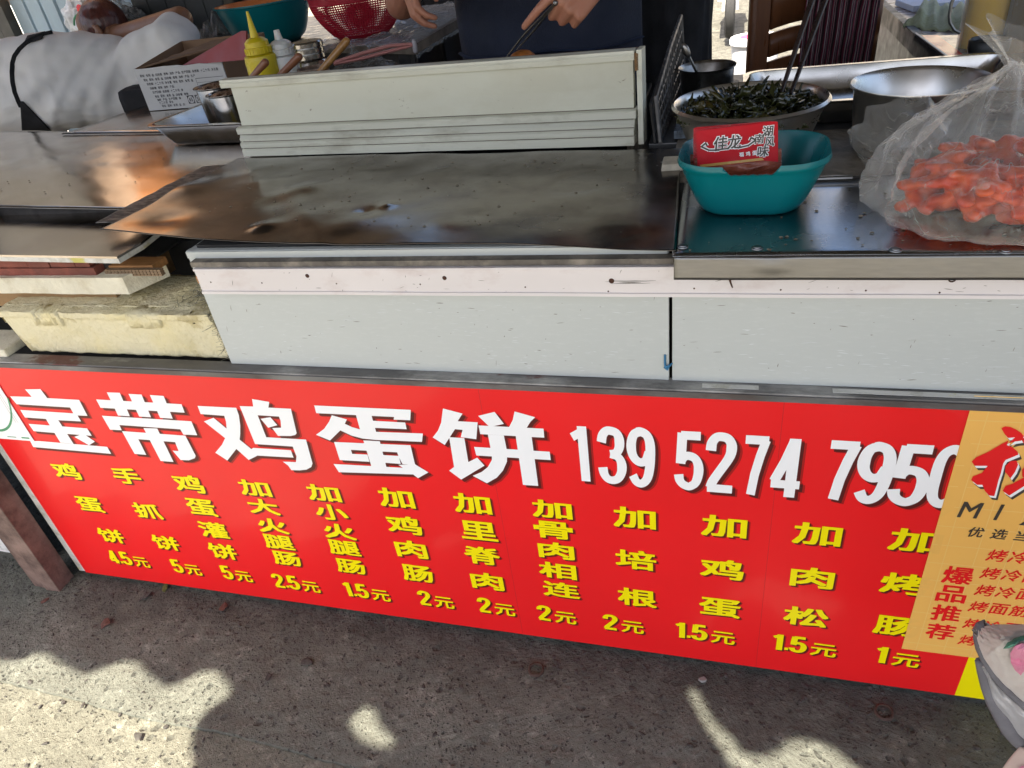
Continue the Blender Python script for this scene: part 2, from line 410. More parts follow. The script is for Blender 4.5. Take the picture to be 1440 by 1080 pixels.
# ================================================================== MENU BOARD
M_red = mat('red_print', (.82, .012, .014), .34, var=.05, vs=3, bump=.10, bs=7, coat=.3, rvar=.05, grime2=((.35, .05, .04), .35, 22, .72))
M_wht = mat('white_print', (.90, .90, .89), .35, var=.02, vs=4, rvar=.05)
M_yel = mat('yellow_print', (.92, .77, .0), .35, var=.02, vs=4, rvar=.05)
M_shd = mat('printed_shadow', (.10, .012, .01), .35, var=.0, rvar=.05)
M_shd2 = mat('printed_shadow_rim', (.38, .012, .01), .35, var=.0, rvar=.05)
M_seam = mat('seam_line', (.55, .02, .02), .4)
M_org = mat('orange_print', (.88, .48, .11), .35, var=.03, vs=3, rvar=.05)
M_orgl = mat('orange_grid_print', (.88, .56, .17), .35, var=.02, rvar=.05)
M_ghost = mat('orange_ghost_print', (.85, .47, .11), .35, var=.02, rvar=.05)
M_blk = mat('black_print', (.055, .045, .035), .4, var=.05, rvar=.05)
SZ1 = .6515; SZ0 = .010; SX0 = -1.541; SX1 = .92; EDGE = .333
sign = thing('menu_board', 'long red printed menu board with white and yellow lettering along the foot of the stall', 'sign', (0, 0, 0))
def boxp(name, x0, x1, y0, y1, z0, z1, m, parent=None, bev=.0, **k):
    bm = bmesh.new(); add_box(bm, ((x0 + x1) / 2, (y0 + y1) / 2, (z0 + z1) / 2), (x1 - x0, y1 - y0, z1 - z0), bev=bev)
    o = obj(name, bm, m, parent); 
    for a, b in k.items(): o[a] = b
    return o
pan = boxp('panel', SX0, SX1, 0, .006, SZ0, SZ1, M_red, sign)
ySH2, ySH, yW = -.0003, -.0005, -.0008
shadow_geo = Acc(); shadow_geo2 = Acc()
def put(name, geo, m, parent, sh=.005, lab=None, y=yW):
    vs, F = geo
    o = obj(name, mk(vs, F), m, parent)
    if sh:
        shadow_geo.add([V((v.x + sh * .8, ySH + (v.y - yW) * .3, v.z - sh * .9)) for v in vs], F)
        for a in (.5, 1.1): shadow_geo2.add([V((v.x + sh * (a + .2), ySH2 + (v.y - yW) * .25 - a * .00006, v.z - sh * (a + .05))) for v in vs], F)
    return o
# five big characters, stroke by stroke
BIG = {
 'bao': (0, 530, 9, [[(320,155),(515,152),(600,265),(1005,288),(1110,490),(985,485),(890,385),(215,343),(130,243),(405,250)],
     [(890,385),(985,485),(1030,560),(740,545),(595,530),(320,510),(260,415),(932,458)],
     [(585,530),(740,543),(935,845),(768,828)],
     [(365,590),(1105,648),(1165,742),(850,718),(690,705),(430,683)],
     [(385,808),(500,808),(1360,882),(1410,970),(425,884)],
     [(1060,715),(1205,815),(1130,862),(945,755)]]),
 'dai': (125, 540, 9, [[(95,192),(1175,252),(1215,360),(150,298)],
     [(230,102),(395,108),(522,405),(372,395)],[(505,122),(670,130),(790,418),(640,408)],[(775,135),(950,148),(1065,435),(905,425)],
     [(168,397),(1300,468),(1375,645),(1200,636),(1160,570),(390,515),(420,582),(272,574)],
     [(422,592),(1225,650),(1355,905),(1345,935),(1270,962),(1165,958),(1062,838),(1140,845),(1095,732),(630,695),(730,893),(582,880)],
     [(695,553),(870,560),(1075,983),(912,970)]]),
 'ji': (270, 550, 8, [[(65,163),(500,185),(530,270),(545,380),(545,480),(538,545),(500,650),(400,778),(265,690),(340,600),(378,520),(392,420),(385,340),(365,275),(100,255)],
     [(137,338),(245,297),(400,425),(545,548),(690,665),(735,725),(640,772),(505,650),(380,530)],
     [(690,635),(1115,662),(1145,745),(730,722),(640,772),(600,700)],
     [(540,165),(692,170),(678,85),(872,118),(862,182),(1115,195),(1180,470),(1165,490),(1110,502),(970,500),(905,412),(1005,408),(1000,330),(980,283),(742,268)],
     [(540,165),(742,268),(838,515),(1285,542),(1358,810),(1345,850),(1290,880),(1215,888),(1120,886),(1085,835),(1025,790),(1172,795),(1178,730),(1135,620),(712,592)],
     [(775,308),(885,290),(963,380),(860,408)]]),
 'dan': (435, 560, 8, [[(57,78),(1143,128),(1137,245),(950,238),(955,208),(80,165)],
     [(525,180),(702,192),(760,400),(575,360)],[(715,250),(1080,270),(1097,345),(740,330)],
     [(255,188),(425,235),(400,285),(350,360),(235,472),(78,408),(170,340),(225,260)],
     [(400,283),(480,320),(575,348),(760,375),(1280,393),(1270,488),(1000,475),(750,465),(600,450),(480,418),(350,358)],
     [(280,488),(1140,525),(1192,745),(1050,738),(1005,648),(990,605),(470,577),(485,622),(655,630),(680,712),(345,692)],
     [(610,470),(795,480),(870,770),(700,760)],[(835,635),(1010,645),(1030,735),(855,722)],
     [(275,735),(1055,778),(1005,745),(1190,738),(1342,830),(1225,895),(1170,853),(335,828)]]),
 'bing': (600, 565, 8, [[(185,72),(405,130),(350,215),(575,228),(560,418),(385,395),(405,313),(320,305),(205,482),(70,398),(130,320),(165,230)],
     [(255,395),(425,405),(470,675),(570,625),(652,715),(390,872),(255,772),(310,730)],
     [(580,155),(765,110),(870,245),(760,270),(700,270)],[(990,105),(1222,170),(1170,220),(1120,300),(930,280),(970,200)],
     [(585,262),(1315,298),(1325,400),(605,360)],[(535,503),(1385,558),(1397,652),(560,600)],
     [(690,365),(870,375),(908,560),(905,670),(860,770),(790,850),(680,912),(520,828),(620,785),(690,730),(735,650),(735,590)],
     [(1000,360),(1180,370),(1257,942),(1085,930)]]),
}
for k, (ox, oy, s, polys) in BIG.items():
    A = Acc()
    for i, pl in enumerate(polys):
        pts = [at(ox + a / s, oy + b / s, y=0) for a, b in pl]
        for p in pts: p.y = yW - .00004 * i
        A.add(*poly_geo(pts))
    put('character', (A.v, A.f), M_wht, sign, .0065)
for px in (1088, 700):
    p = at(px, 700, y=0); boxp('sheet_seam', p.x, p.x + .0009, -.00015, .0001, SZ0 + .002, SZ1 - .002, M_seam, sign)
# the phone number, digit by digit
for d, x0, y0, x1, y1 in (('1',802,599,833,678),('3',841,600,880,682),('9',882,601,921,687),('5',949,607,989,691),('2',992,608,1035,694),('7',1043,613,1081,698),
        ('4',1083,616,1129,701),('7',1159,620,1206,705),('9',1203,621,1256,711),('5',1253,625,1309,714),('0',1307,625,1357,717)):
    c0 = at((x0 + x1) / 2, (y0 + y1) / 2, y=0)
    a = at((x0 + x1) / 2, y0, y=0); b = at((x0 + x1) / 2, y1, y=0)
    wl = at(x0, (y0 + y1) / 2, y=0).x; wr = at(x1, (y0 + y1) / 2, y=0).x
    ww = (wr - wl) * (1.15 if d == '1' else .96)
    g = digit_geo(d, c0.x + (.0 if d == '1' else 0), c0.z, ww, (a.z - b.z) * .97, yW, .18)
    if d == '0':
        put('character', g, M_wht, sign, .0065)
    else: put('character', g, M_wht, sign, .0065)
ITEMS = [
 ('鸡',93,662),('蛋',126,709),('饼',156,753),('手',178,669),('抓',207,718),('饼',233,763),
 ('鸡',265,680),('蛋',283,713),('灌',300,745),('饼',313,775),
 ('加',358,686),('大',370,712),('火',383,739),('腿',392,762),('肠',403,785),
 ('加',455,693),('小',466,720),('火',477,747),('腿',484,770),('肠',493,796),
 ('加',557,700),('鸡',568,738),('肉',578,772),('肠',587,806),
 ('加',664,708),('里',673,746),('脊',678,781),('肉',685,817),
 ('加',776,716),('骨',778,745),('肉',782,774),('相',784,802),('连',789,829),
 ('加',892,728),('培',894,787),('根',896,840),
 ('加',1018,740),('鸡',1015,800),('蛋',1012,854),
 ('加',1149,751),('肉',1142,812),('松',1133,867),
 ('加',1287,760),('烤',1273,821),('肠',1260,880)]
CH_W = .074
for ch, px, py in ITEMS:
    p = at(px, py, y=0)
    tight = (340 < px < 510) or (770 < px < 795)
    h = .044 if tight else .050
    if px < 250: h = .047
    put('character', print_geo(ch, .028, p.x, p.z, CH_W * (.94 if ch in '肉肠' else 1.), h, yW), M_yel, sign, .0038)
for s, px, py in (('4.5',169,785),('5',250,797),('5',320,806),('2.5',403,819),('1.5',501,831),('2',598,842),('2',682,852),('2',766,863),('2',859,876),('1.5',972,889),('1.5',1110,906),('1',1240,922)):
    p = at(px, py, y=0); A = Acc()
    wd = {'4.5': .067, '2.5': .067, '1.5': .060, '5': .028, '2': .028, '1': .021}[s]
    cx_ = p.x - wd / 2
    for ch in s:
        if ch == '.':
            A.add([V((cx_ + .001, yW, p.z - .017)), V((cx_ + .008, yW, p.z - .017)), V((cx_ + .008, yW, p.z - .010)), V((cx_ + .001, yW, p.z - .010))], [(0, 1, 2, 3)]); cx_ += .011
        else:
            A.add(*digit_geo(ch, cx_ + .0132 - (.003 if ch == '1' else 0), p.z + .003, .0275, .046, yW, .20)); cx_ += .028 if ch != '1' else .021
    A.add(*print_geo('元', .022, p.x + wd / 2 + .029, p.z - .0035, .044, .036, yW))
    put('price', (A.v, A.f), M_yel, sign, .0036)
# yellow corner under the sticker
yb = [at(1362, 925, y=0).x, 0]
boxp('yellow_print', yb[0], SX1, -.0006, 0.0001, SZ0 + .001, .2, M_yel, sign)
# the orange sticker stuck over the right end
stk = boxp('sticker', EDGE, SX1 - .03, -.0016, -.0011, at(1275, 912, y=0).z, SZ1 - .002, M_org, sign)
yS = -.0019
gz0 = at(1275, 912, y=0).z
A = Acc()
def bar(A, x0, x1, z0, z1, y): A.add([V((x0, y, z0)), V((x1, y, z0)), V((x1, y, z1)), V((x0, y, z1))], [(0, 1, 2, 3)])
for i in range(14): bar(A, EDGE, SX1 - .03, gz0 + .02 + i * .0405, gz0 + .0212 + i * .0405, yS + .0001)
for i in range(13): bar(A, EDGE + .022 + i * .042, EDGE + .0231 + i * .042, gz0, SZ1 - .003, yS + .00005)
obj('grid_print', mk(A.v, A.f), M_orgl, stk)
# what was printed below shows faintly through the sticker
A = Acc()
for ch, px, py, ww, hh in (('0', 1332, 671, .06, .158), ('加', 1287, 760, CH_W, .05), ('烤', 1273, 821, CH_W, .05), ('肠', 1260, 880, CH_W, .05)):
    p = at(px, py, y=0); vs, F = print_geo(ch, .04 if ch == '0' else .028, p.x, p.z, ww, hh, yS + .0002); A.add(vs, F)
me = mk(A.v, A.f); bm = bmesh.new(); bm.from_mesh(me)
bmesh.ops.bisect_plane(bm, geom=bm.verts[:] + bm.edges[:] + bm.faces[:], plane_co=(EDGE + .0005, 0, 0), plane_no=(1, 0, 0), clear_inner=True)
o = obj('ghost_print', bm, M_ghost, stk); o['kind'] = 'stuff'
def bigpoly(name, polys, ox, oy, s, m, parent, y, dx=0, dz=0):
    A = Acc()
    for i, pl in enumerate(polys):
        pts = [at(ox + a / s, oy + b / s, y=0) for a, b in pl]
        for p in pts: p.y = y - .00003 * i; p.x += dx; p.z += dz
        A.add(*poly_geo(pts))
    return obj(name, mk(A.v, A.f), m, parent)
MI = [[(525,125),(555,108),(600,112),(650,135),(695,165),(712,190),(705,215),(690,228),(640,235),(585,250),(640,200),(580,205),(550,170)],
      [(585,225),(570,265),(620,285),(660,320),(668,345),(560,390),(540,420),(520,500),(500,560),(480,640),(465,695),(420,690),(385,650),(365,600),(320,600),(270,560),(285,530),(360,500),(410,440),(300,440),(275,405),(310,370),(420,320),(520,260)],
      [(560,440),(600,400),(650,395),(665,430),(640,490),(600,545),(555,490)],
      [(535,650),(560,610),(620,590),(700,545),(760,520),(800,560),(700,620),(590,690)],
      [(700,470),(740,430),(800,440),(820,520),(760,560),(700,530)],
      [(690,215),(760,190),(830,210),(860,260),(800,300),(740,290)]]
bigpoly('logo_print', MI, 1320, 580, 6, M_blk, stk, yS - .0002, .006, -.008)
bigpoly('logo_print', MI, 1320, 580, 6, M_wht, stk, yS - .0005, .003, -.004)
bigpoly('logo_print', MI, 1320, 580, 6, M_red, stk, yS - .0008)
def line(txt, px, py, h, pitch, m, bold, cw=None, slant=0.12, parent=stk):
    p = at(px, py, y=0)
    for i, ch in enumerate(txt):
        if ch == ' ': continue
        vs, F = glyph_mesh(ch, bold)[:2]
        ww = cw or h * .98
        if ch == '+': ww = h * .6
        if ch == 'I': ww = h * .14
        hh = h * (.6 if ch == '+' else 1)
        obj('character', mk(*print_geo(ch, bold, p.x + i * pitch, p.z, ww, hh, yS - .0003, slant)), m, parent)
line('MI', 1364, 716, .032, .037, M_blk, .012, .026)
line('Z', 1452, 727, .032, .037, M_blk, .012, .024)
line('优选当地', 1372, 747, .021, .031, M_blk, .014)
line('烤冷面', 1402, 780, .026, .0285, M_red, .012)
line('烤冷面+', 1393, 805, .026, .0285, M_red, .012)
line('烤冷面+', 1385, 829, .026, .0285, M_red, .012)
line('烤面筋+', 1376, 852, .026, .0285, M_red, .012)
line('烤冷面+', 1368, 876, .026, .0285, M_red, .012)
line('烤冷面', 1361, 899, .026, .0285, M_red, .012)
for ch, px, py in (('爆', 1347, 808), ('品', 1338, 834), ('推', 1330, 861), ('荐', 1322, 887)):
    line(ch, px, py, .040, 0, M_red, .022, .043, .0)
o = obj('shadow_print', mk(shadow_geo.v, shadow_geo.f), M_shd, sign); o['kind'] = 'stuff'
o = obj('shadow_print', mk(shadow_geo2.v, shadow_geo2.f), M_shd2, sign); o['kind'] = 'stuff'
# white code sticker at the left end: the code itself is left out
qx = at(2, 545, y=0).x; qz = at(30, 618, y=0).z
M_grn = mat('green_print', (.09, .32, .16), .4, var=.1)
qs = boxp('sticker', SX0 - .05, qx, -.0024, -.0011, qz, SZ1 - .04, M_wht, sign)
A = Acc(); c0 = V((qx - .085, 0, qz + .21)); 
for i in range(16):
    a0 = math.radians(-90 + i * 5.0 - 20); a1 = a0 + math.radians(5.0); r0, r1 = .183, .189
    A.add([V((c0.x + r0 * math.cos(a0) * .55, -.0028, c0.z + r0 * math.sin(a0))), V((c0.x + r0 * math.cos(a1) * .55, -.0028, c0.z + r0 * math.sin(a1))),
           V((c0.x + r1 * math.cos(a1) * .55, -.0028, c0.z + r1 * math.sin(a1))), V((c0.x + r1 * math.cos(a0) * .55, -.0028, c0.z + r1 * math.sin(a0)))], [(0, 1, 2, 3)])
bar(A, qx - .03, qx - .008, qz + .006, qz + .010, -.0028); bar(A, qx - .07, qx - .045, qz + .007, qz + .009, -.0028)
obj('green_print', mk(A.v, A.f), M_grn, qs)
A = Acc(); bar(A, qx - .012, qx - .0112, qz + .05, SZ1 - .06, -.0028); bar(A, qx - .018, qx - .0172, qz + .05, SZ1 - .06, -.0028)
obj('line_print', mk(A.v, A.f), mat('grey_print', (.4, .4, .4), .5), qs)

# ---------------- board edge, rusty posts at the left foot
M_oldw = mat('old_white_board', (.62, .61, .56), .6, var=.15, vs=20, dirt=(.3, .28, .2), dirt_amt=.6, ds=25, dthr=.55, grime2=((.55, .5, .08), .8, 9, .62))
boxp('backing_board', SX0 - .03, SX0 + .1, .0065, .015, .005, .645, M_oldw, sign)
M_post = mat('rusty_painted_steel', (.21, .14, .115), .7, var=.2, vs=14, bump=.5, bs=90, dirt=(.06, .035, .028), dirt_amt=.8, ds=9, dthr=.48, grime2=((.12, .15, .14), .7, 5, .6))
pa = at(84, 832, z=0)
post = thing('steel_post', 'rusty brown steel post of the stall standing left of the red menu board', 'post', (pa.x, pa.y, 0))
bm = bmesh.new(); add_box(bm, (-.0225, .025, .33), (.045, .050, .68), bev=.002); obj('square_tube', bm, M_post, post)
bm = bmesh.new(); add_box(bm, (-.068, .008, .33), (.034, .006, .68), bev=.001); add_box(bm, (-.084, .03, .33), (.005, .05, .68), bev=.001)
obj('angle_iron', bm, M_post, post)
o = boxp('wall_panel', -2.4, pa.x - .11, .035, .05, .0, .62, mat('marbled_white', (.6, .6, .58), .5, var=.1, dirt=(.12, .12, .12), dirt_amt=.8, ds=20, dthr=.6), None)
tag(o, 'white scuffed panel at the bottom left behind the rusty steel leg', 'panel')
o = boxp('menu_board', -2.5, at(8, 815, y=.02).x, .018, .028, .01, .60, M_red, None)
tag(o, 'plain red corner of a second menu board at the far left edge', 'sign')
# ================================================================== COUNTER
ZC = .893
M_pan = mat('pale_grey_panel', (.50, .525, .50), .5, var=.04, vs=5, stretch=(.3, 1, 1.3), bump=.1, bs=90, dirt=(.62, .64, .62), dirt_amt=.28, ds=150, dthr=.6, rvar=.06, grime2=((.25, .22, .17), .5, 42, .70))
# long thin rubbed streaks: stretch the same material along x
M_trim = mat('pinkish_white_trim', (.70, .655, .635), .45, var=.05, vs=7, stretch=(.5, 1, 1), dirt=(.5, .4, .37), dirt_amt=.45, ds=20, dthr=.6, bump=.05, grime2=((.2, .15, .12), .5, 60, .72))
M_trimt = mat('grimy_trim_top', (.17, .15, .125), .7, var=.3, vs=22, bump=.3, bs=90)
M_steel = mat('worn_steel', (.48, .48, .47), .26, 1., var=.08, vs=6, stretch=(.5, 1.5, 1), rvar=.07, bump=.03, bs=35, dirt=(.25, .24, .22), dirt_amt=.5, ds=7, dthr=.55)
M_steelb = mat('brushed_steel', (.22, .218, .212), .38, 1., var=.07, vs=30, stretch=(1, 8, 8), rvar=.05)
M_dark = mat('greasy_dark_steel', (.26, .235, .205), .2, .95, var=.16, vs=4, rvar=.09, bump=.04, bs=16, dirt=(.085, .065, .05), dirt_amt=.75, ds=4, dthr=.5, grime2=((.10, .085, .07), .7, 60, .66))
M_leftst = mat('warm_worn_steel', (.58, .53, .48), .16, 1., var=.1, vs=5, rvar=.05, bump=.008, bs=28, dirt=(.40, .34, .28), dirt_amt=.5, ds=6, dthr=.5, grime2=((.1, .07, .05), .8, 45, .72))
M_grime = mat('black_grime', (.035, .032, .03), .75, var=.4, vs=30, bump=.5, bs=80)
M_screw = mat('rusty_screw', (.07, .03, .018), .6, .4, var=.3, vs=300)
M_black = mat('black_inside', (.02, .02, .02), .8, var=.2)

stall = thing('food_stall_counter', 'pale grey panelled street food counter with steel top and pinkish white trim', 'counter', (0, 0, 0))
XL = -.853; XS = -.067; YP = .02
ZB = .664
# panels: left one has a clean vertical cut edge, the seam is an open gap
def front_panel(x0, x1):
    bm = bmesh.new()
    add_box(bm, ((x0 + x1) / 2, YP + .006, (ZB + .886) / 2), (x1 - x0, .012, .886 - ZB), bev=.001)
    return obj('front_panel', bm, M_pan, stall)
front_panel(XL, XS - .0024); front_panel(XS + .0024, 1.0)
boxp('side_panel', XL, XL + .012, YP + .0125, .5, ZB, .885, M_pan, stall)
boxp('inner_board', -.84, 1.0, .45, .46, 0.02, .885, M_black, stall)
# narrow sloping band over the trim on the left panel, then the trim
def trim(x0, x1, nm='trim'):
    bm = bmesh.new()
    zt, zb = .8640, .8190
    prof = [(YP - .0005, zt), (-.004, zt), (-.0045, zt - .0035), (-.0015, zt - .0045), (-.0015, zb + .005), (-.004, zb + .0045), (-.0045, zb), (YP - .0005, zb)]
    n = 60; rings = []
    for i in range(n + 1):
        x = x0 + (x1 - x0) * i / n
        rings.append([bm.verts.new((x, y + .0004 * noi(x, y, 1, 12), z + .0006 * noi(x, 0, 4, 6))) for y, z in prof])
    for A, B in zip(rings, rings[1:]):
        for k in range(len(prof)):
            f = bm.faces.new((A[k], B[k], B[(k + 1) % len(prof)], A[(k + 1) % len(prof)])); f.material_index = 1 if k == 0 else 0
    bm.faces.new(rings[0][::-1]); bm.faces.new(rings[-1]); bmesh.ops.recalc_face_normals(bm, faces=bm.faces)
    return obj(nm, bm, [M_trim, M_trimt], stall)
trim(-.832, 1.0)
boxp('chipped_corner', -.836, -.826, -.001, .012, .836, .85, mat('orange_wood_chip', (.4, .18, .06), .8), stall, bev=.002)
for px, py, r in ((432, 388, .0035), (625, 391, .0035), (860, 395, .004)):
    p = at(px, py, y=-.0015); bm = bmesh.new(); add_lathe(bm, [(0, -.002), (r, -.0018), (r, .0), (r * .7, .0012), (0, .0014)], 14)
    obj('screw', bm, M_screw, stall, (p.x, -.0015, p.z), (math.pi / 2, 0, 0))
for px, py in ((1339, 392),):
    p = at(px, py, y=-.0015); bm = bmesh.new(); add_lathe(bm, [(.0046, -.002), (.0046, .001), (.003, .0014), (.0026, -.001), (0, -.001)], 14)
    obj('screw', bm, M_rust, stall, (p.x, -.0015, p.z), (math.pi / 2, 0, 0))
p = at(1025, 395, y=-.004); bm = bmesh.new(); add_tube(bm, [(0, 0, .007), (.002, -.004, 0), (.005, -.006, -.007)], [.0022, .0013, .001], 8)
obj('bent_nail', bm, M_screw, stall, p)
for px, py in ((976, 407), (1098, 409), (1218, 410), (1322, 413), (472, 400), (367, 399), (590, 401), (738, 405), (855, 411), (295, 398), (448, 412)):
    if px == 448: continue
    p = at(px, py, y=-.0045); bm = bmesh.new(); add_ball(bm, (0, 0, 0), .0014, (1, .5, 1), 1); obj('nail', bm, M_screw, stall, (p.x, -.0018, p.z))
# grimy ledge board between the trim and the sheet
boxp('ledge_board', -.838, XS + .005, .002, YP - .001, .8645, .8735, mat('grimy_wood', (.13, .115, .095), .8, var=.4, vs=30, bump=.5, bs=70, dirt=(.33, .29, .23), dirt_amt=.7, ds=18, dthr=.58), stall)
boxp('cover_strip', XL + .001, XS - .004, YP - .003, YP - .0006, .874, .885, M_pan, stall)
# rail over the sign: a flat bar with patches of old paint
M_rail = mat('patchy_rail', (.16, .155, .15), .6, .4, var=.3, vs=14, stretch=(.5, 1, 1), bump=.3, bs=60, dirt=(.58, .57, .54), dirt_amt=.9, ds=5, dthr=.57, grime2=((.12, .03, .02), .8, 7, .62))
boxp('rail', -2.2, 1.0, -.0035, .0285, .6525, .6635, M_rail, stall, bev=.002)
boxp('rail_lip', -2.2, 1.0, -.006, -.0038, .6505, .6605, mat('rail_grey', (.2, .2, .2), .55, .5, var=.35, vs=20, stretch=(.4, 1, 1), dirt=(.09, .06, .05), dirt_amt=.7, ds=9), stall)
for x0, x1, m_ in ((-.02, .06, M_oldw), (.16, .40, M_oldw)):
    boxp('paint_patch', x0, x1, .004, .014, .6638, .6645, m_, stall)
# scratches, drips and scuffs on panels and trim
M_scr = mat('scratch_dark', (.20, .18, .15), .7, var=.4, vs=90); M_scl = mat('scuff_pale', (.58, .605, .60), .6, var=.1)
r7 = random.Random(5); SD = Acc(); SL = Acc()
def dash(AA, x, z, L, t, a, y):
    c, s = math.cos(a), math.sin(a); n = 5; L_ = []; U_ = []
    for k in range(n + 1):
        q = (k / n - .5) * L; w_ = t * math.sin(math.pi * (k + .35) / (n + .7)); dz = .0012 * noi(x + q, z, 1, 60)
        L_.append(V((x + q * c + w_ * s, y, z + q * s - w_ * c + dz))); U_.append(V((x + q * c - w_ * s, y, z + q * s + w_ * c + dz)))
    AA.add(L_ + U_, [(k, k + 1, n + 2 + k, n + 1 + k) for k in range(n)])
for k in range(150):
    x = r7.uniform(XL + .02, .9); z = r7.uniform(ZB + .01, .81)
    dash(SD, x, z, r7.choice((.002, .003, .006, .012)), r7.uniform(.0002, .0006), r7.choice((0, .1, -.1, 1.4)), YP - .0003 - k * 1e-6)
for k in range(650):
    x = r7.uniform(XL + .02, .9); z = ZB + .012 + .135 * r7.random() ** 1.5
    if noi(x, z * 3, 2, 5) < -.05 or abs(x - XS) < .015: continue
    dash(SL, x, z, r7.uniform(.003, .016), r7.uniform(.0002, .0007), r7.gauss(0, .08), YP - .0002 - k * 1e-7)
for k in range(60):
    x = r7.uniform(-.82, .9); z = r7.uniform(.822, .858); dash(SD, x, z, r7.choice((.002, .004, .01)), r7.uniform(.0002, .0005), r7.choice((0, .3, -.2, 1.2)), -.0018 - k * 1e-6)
for z, L in ((.842, .07), (.8385, .055), (.840, .03)): dash(SD, -.12, z, L, .0006, .02, -.0021)
o = obj('scratch_marks', mk(SD.v, SD.f), M_scr, stall); o['kind'] = 'stuff'; o = obj('scuff_marks', mk(SL.v, SL.f), M_scl, stall); o['kind'] = 'stuff'
# blue plastic scrap caught in the seam
M_blue = mat('blue_plastic', (.03, .16, .30), .4, var=.2)
p = at(938, 512, y=YP - .002); bm = bmesh.new()
add_tube(bm, [(-.003, 0, .016), (-.003, 0, .0), (-.001, -.002, -.008)], .0017, 6); add_tube(bm, [(-.004, -.001, -.006), (.003, -.003, -.001), (.007, 0, .001), (.003, 0, -.004), (.0, -.001, -.010)], .0015, 6)
o = obj('twist_tie', bm, M_blue, None, p); tag(o, 'small blue plastic tie caught in the dark gap between the two grey panels', 'tie')

# ---- the dented dark sheet in the middle
SA = at(146, 333, z=ZC + .008); SB = at(951, 352, z=ZC + .001); SC = at(958, 209, z=ZC + .001); SD = at(335, 222, z=ZC + .004)
dents = [(at(515, 300, z=ZC), .026, -.0030), (at(545, 292, z=ZC), .018, .0026), (at(385, 290, z=ZC), .05, -.0035), (at(430, 268, z=ZC), .04, .0045), (at(372, 322, z=ZC), .03, .005),
         (at(820, 258, z=ZC), .05, -.003), (at(610, 245, z=ZC), .05, .002), (at(265, 275, z=ZC), .06, .006), (at(490, 320, z=ZC), .05, .0035), (at(620, 318, z=ZC), .06, .002), (at(235, 315, z=ZC), .05, -.004)]
def sf(u, v):
    p = quadpt(SA, SB, SC, SD, u, v)
    z = p.z + .0022 * noi(p.x, p.y, 0, 5) + .0012 * noi(p.x, p.y, 4, 13)
    for c, r, h in dents:
        d2 = ((p.x - c.x) ** 2 + (p.y - c.y) ** 2) / (r * r); z += h * math.exp(-d2 * 1.6)
    crease = abs((p.x + .78) * .75 + (p.y - .25) * .6); z += .0035 * math.exp(-(crease / .018) ** 2) * max(0, 1 - abs(p.y - .15) / .25)
    if u < .25: z += .012 * (1 - u / .25) ** 2 * (1 - v)
    z += .0035 * math.sin(u * 9 + 1) * max(0, 1 - v * 4)
    return V((p.x, p.y, max(z, ZC + .0008)))
bm = bmesh.new(); sheet(bm, sf, 260, 110)
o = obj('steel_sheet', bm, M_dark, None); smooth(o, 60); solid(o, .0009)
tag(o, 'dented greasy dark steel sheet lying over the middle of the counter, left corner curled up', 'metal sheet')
# stained old strip sticking out beneath its left edge
A1 = at(134, 313, z=ZC + .004); B1 = at(200, 312, z=ZC + .003); C1 = at(420, 222, z=ZC + .002); D1 = at(285, 234, z=ZC + .003)
bm = bmesh.new(); sheet(bm, lambda u, v: quadpt(A1, B1, C1, D1, u, v) + V((0, 0, .0015 * noi(u * 3, v * 9, 0))), 20, 60)
o = obj('metal_strip', bm, mat('scratched_strip', (.22, .20, .18), .5, .7, var=.4, vs=30, stretch=(1, 3, 1), bump=.6, bs=70, dirt=(.03, .028, .026), dirt_amt=.9, ds=38, dthr=.5), None); smooth(o); solid(o, .0015)
tag(o, 'scratched grimy metal strip sticking out from under the left edge of the dented sheet', 'metal strip')

# ---- right part of the top
XR = -.061
bm = bmesh.new()
def rf(u, v):
    x = XR + (1.0 - XR) * u; y = -.030 + (.247 + .03) * v
    return V((x, y, ZC + .0006 * noi(x, y, 0, 6) + (-.0012 if v < .03 else 0)))
sheet(bm, rf, 80, 30); o = obj('steel_top', bm, mat('grey_steel_top', (.33, .345, .36), .25, 1., var=.08, vs=6, rvar=.05, bump=.05, bs=140, dirt=(.22, .23, .25), dirt_amt=.4, ds=5), stall); smooth(o, 60); solid(o, .001)
bm = bmesh.new()
def ff(u, v):
    x = XR + .002 + (1.0 - XR) * u; z = ZC - .002 - .031 * v
    return V((x, -.0315 - .0025 * v + .0012 * noi(x, z, 0, 9) + (-.002 * math.exp(-((x - .06) / .02) ** 2 - ((v - .4) / .3) ** 2)), z))
sheet(bm, ff, 120, 8); o = obj('steel_flange', bm, M_steelb, stall); smooth(o, 60); solid(o, .001)
for px, py in ((960, 349), (1065, 351), (1260, 354), (1415, 356)):
    p = at(px, py, z=ZC); bm = bmesh.new(); add_lathe(bm, [(.0075, 0), (.007, .0012), (.005, .0013), (.0045, .0025), (.002, .003), (0, .003)], 18)
    o = obj('rivet', bm, M_steelb, stall, (p.x, p.y + .004, ZC + .0002)); smooth(o)
boxp('sub_top', XL + .013, 1.0, YP + .013, .44, .8862, .8905, M_black, stall)
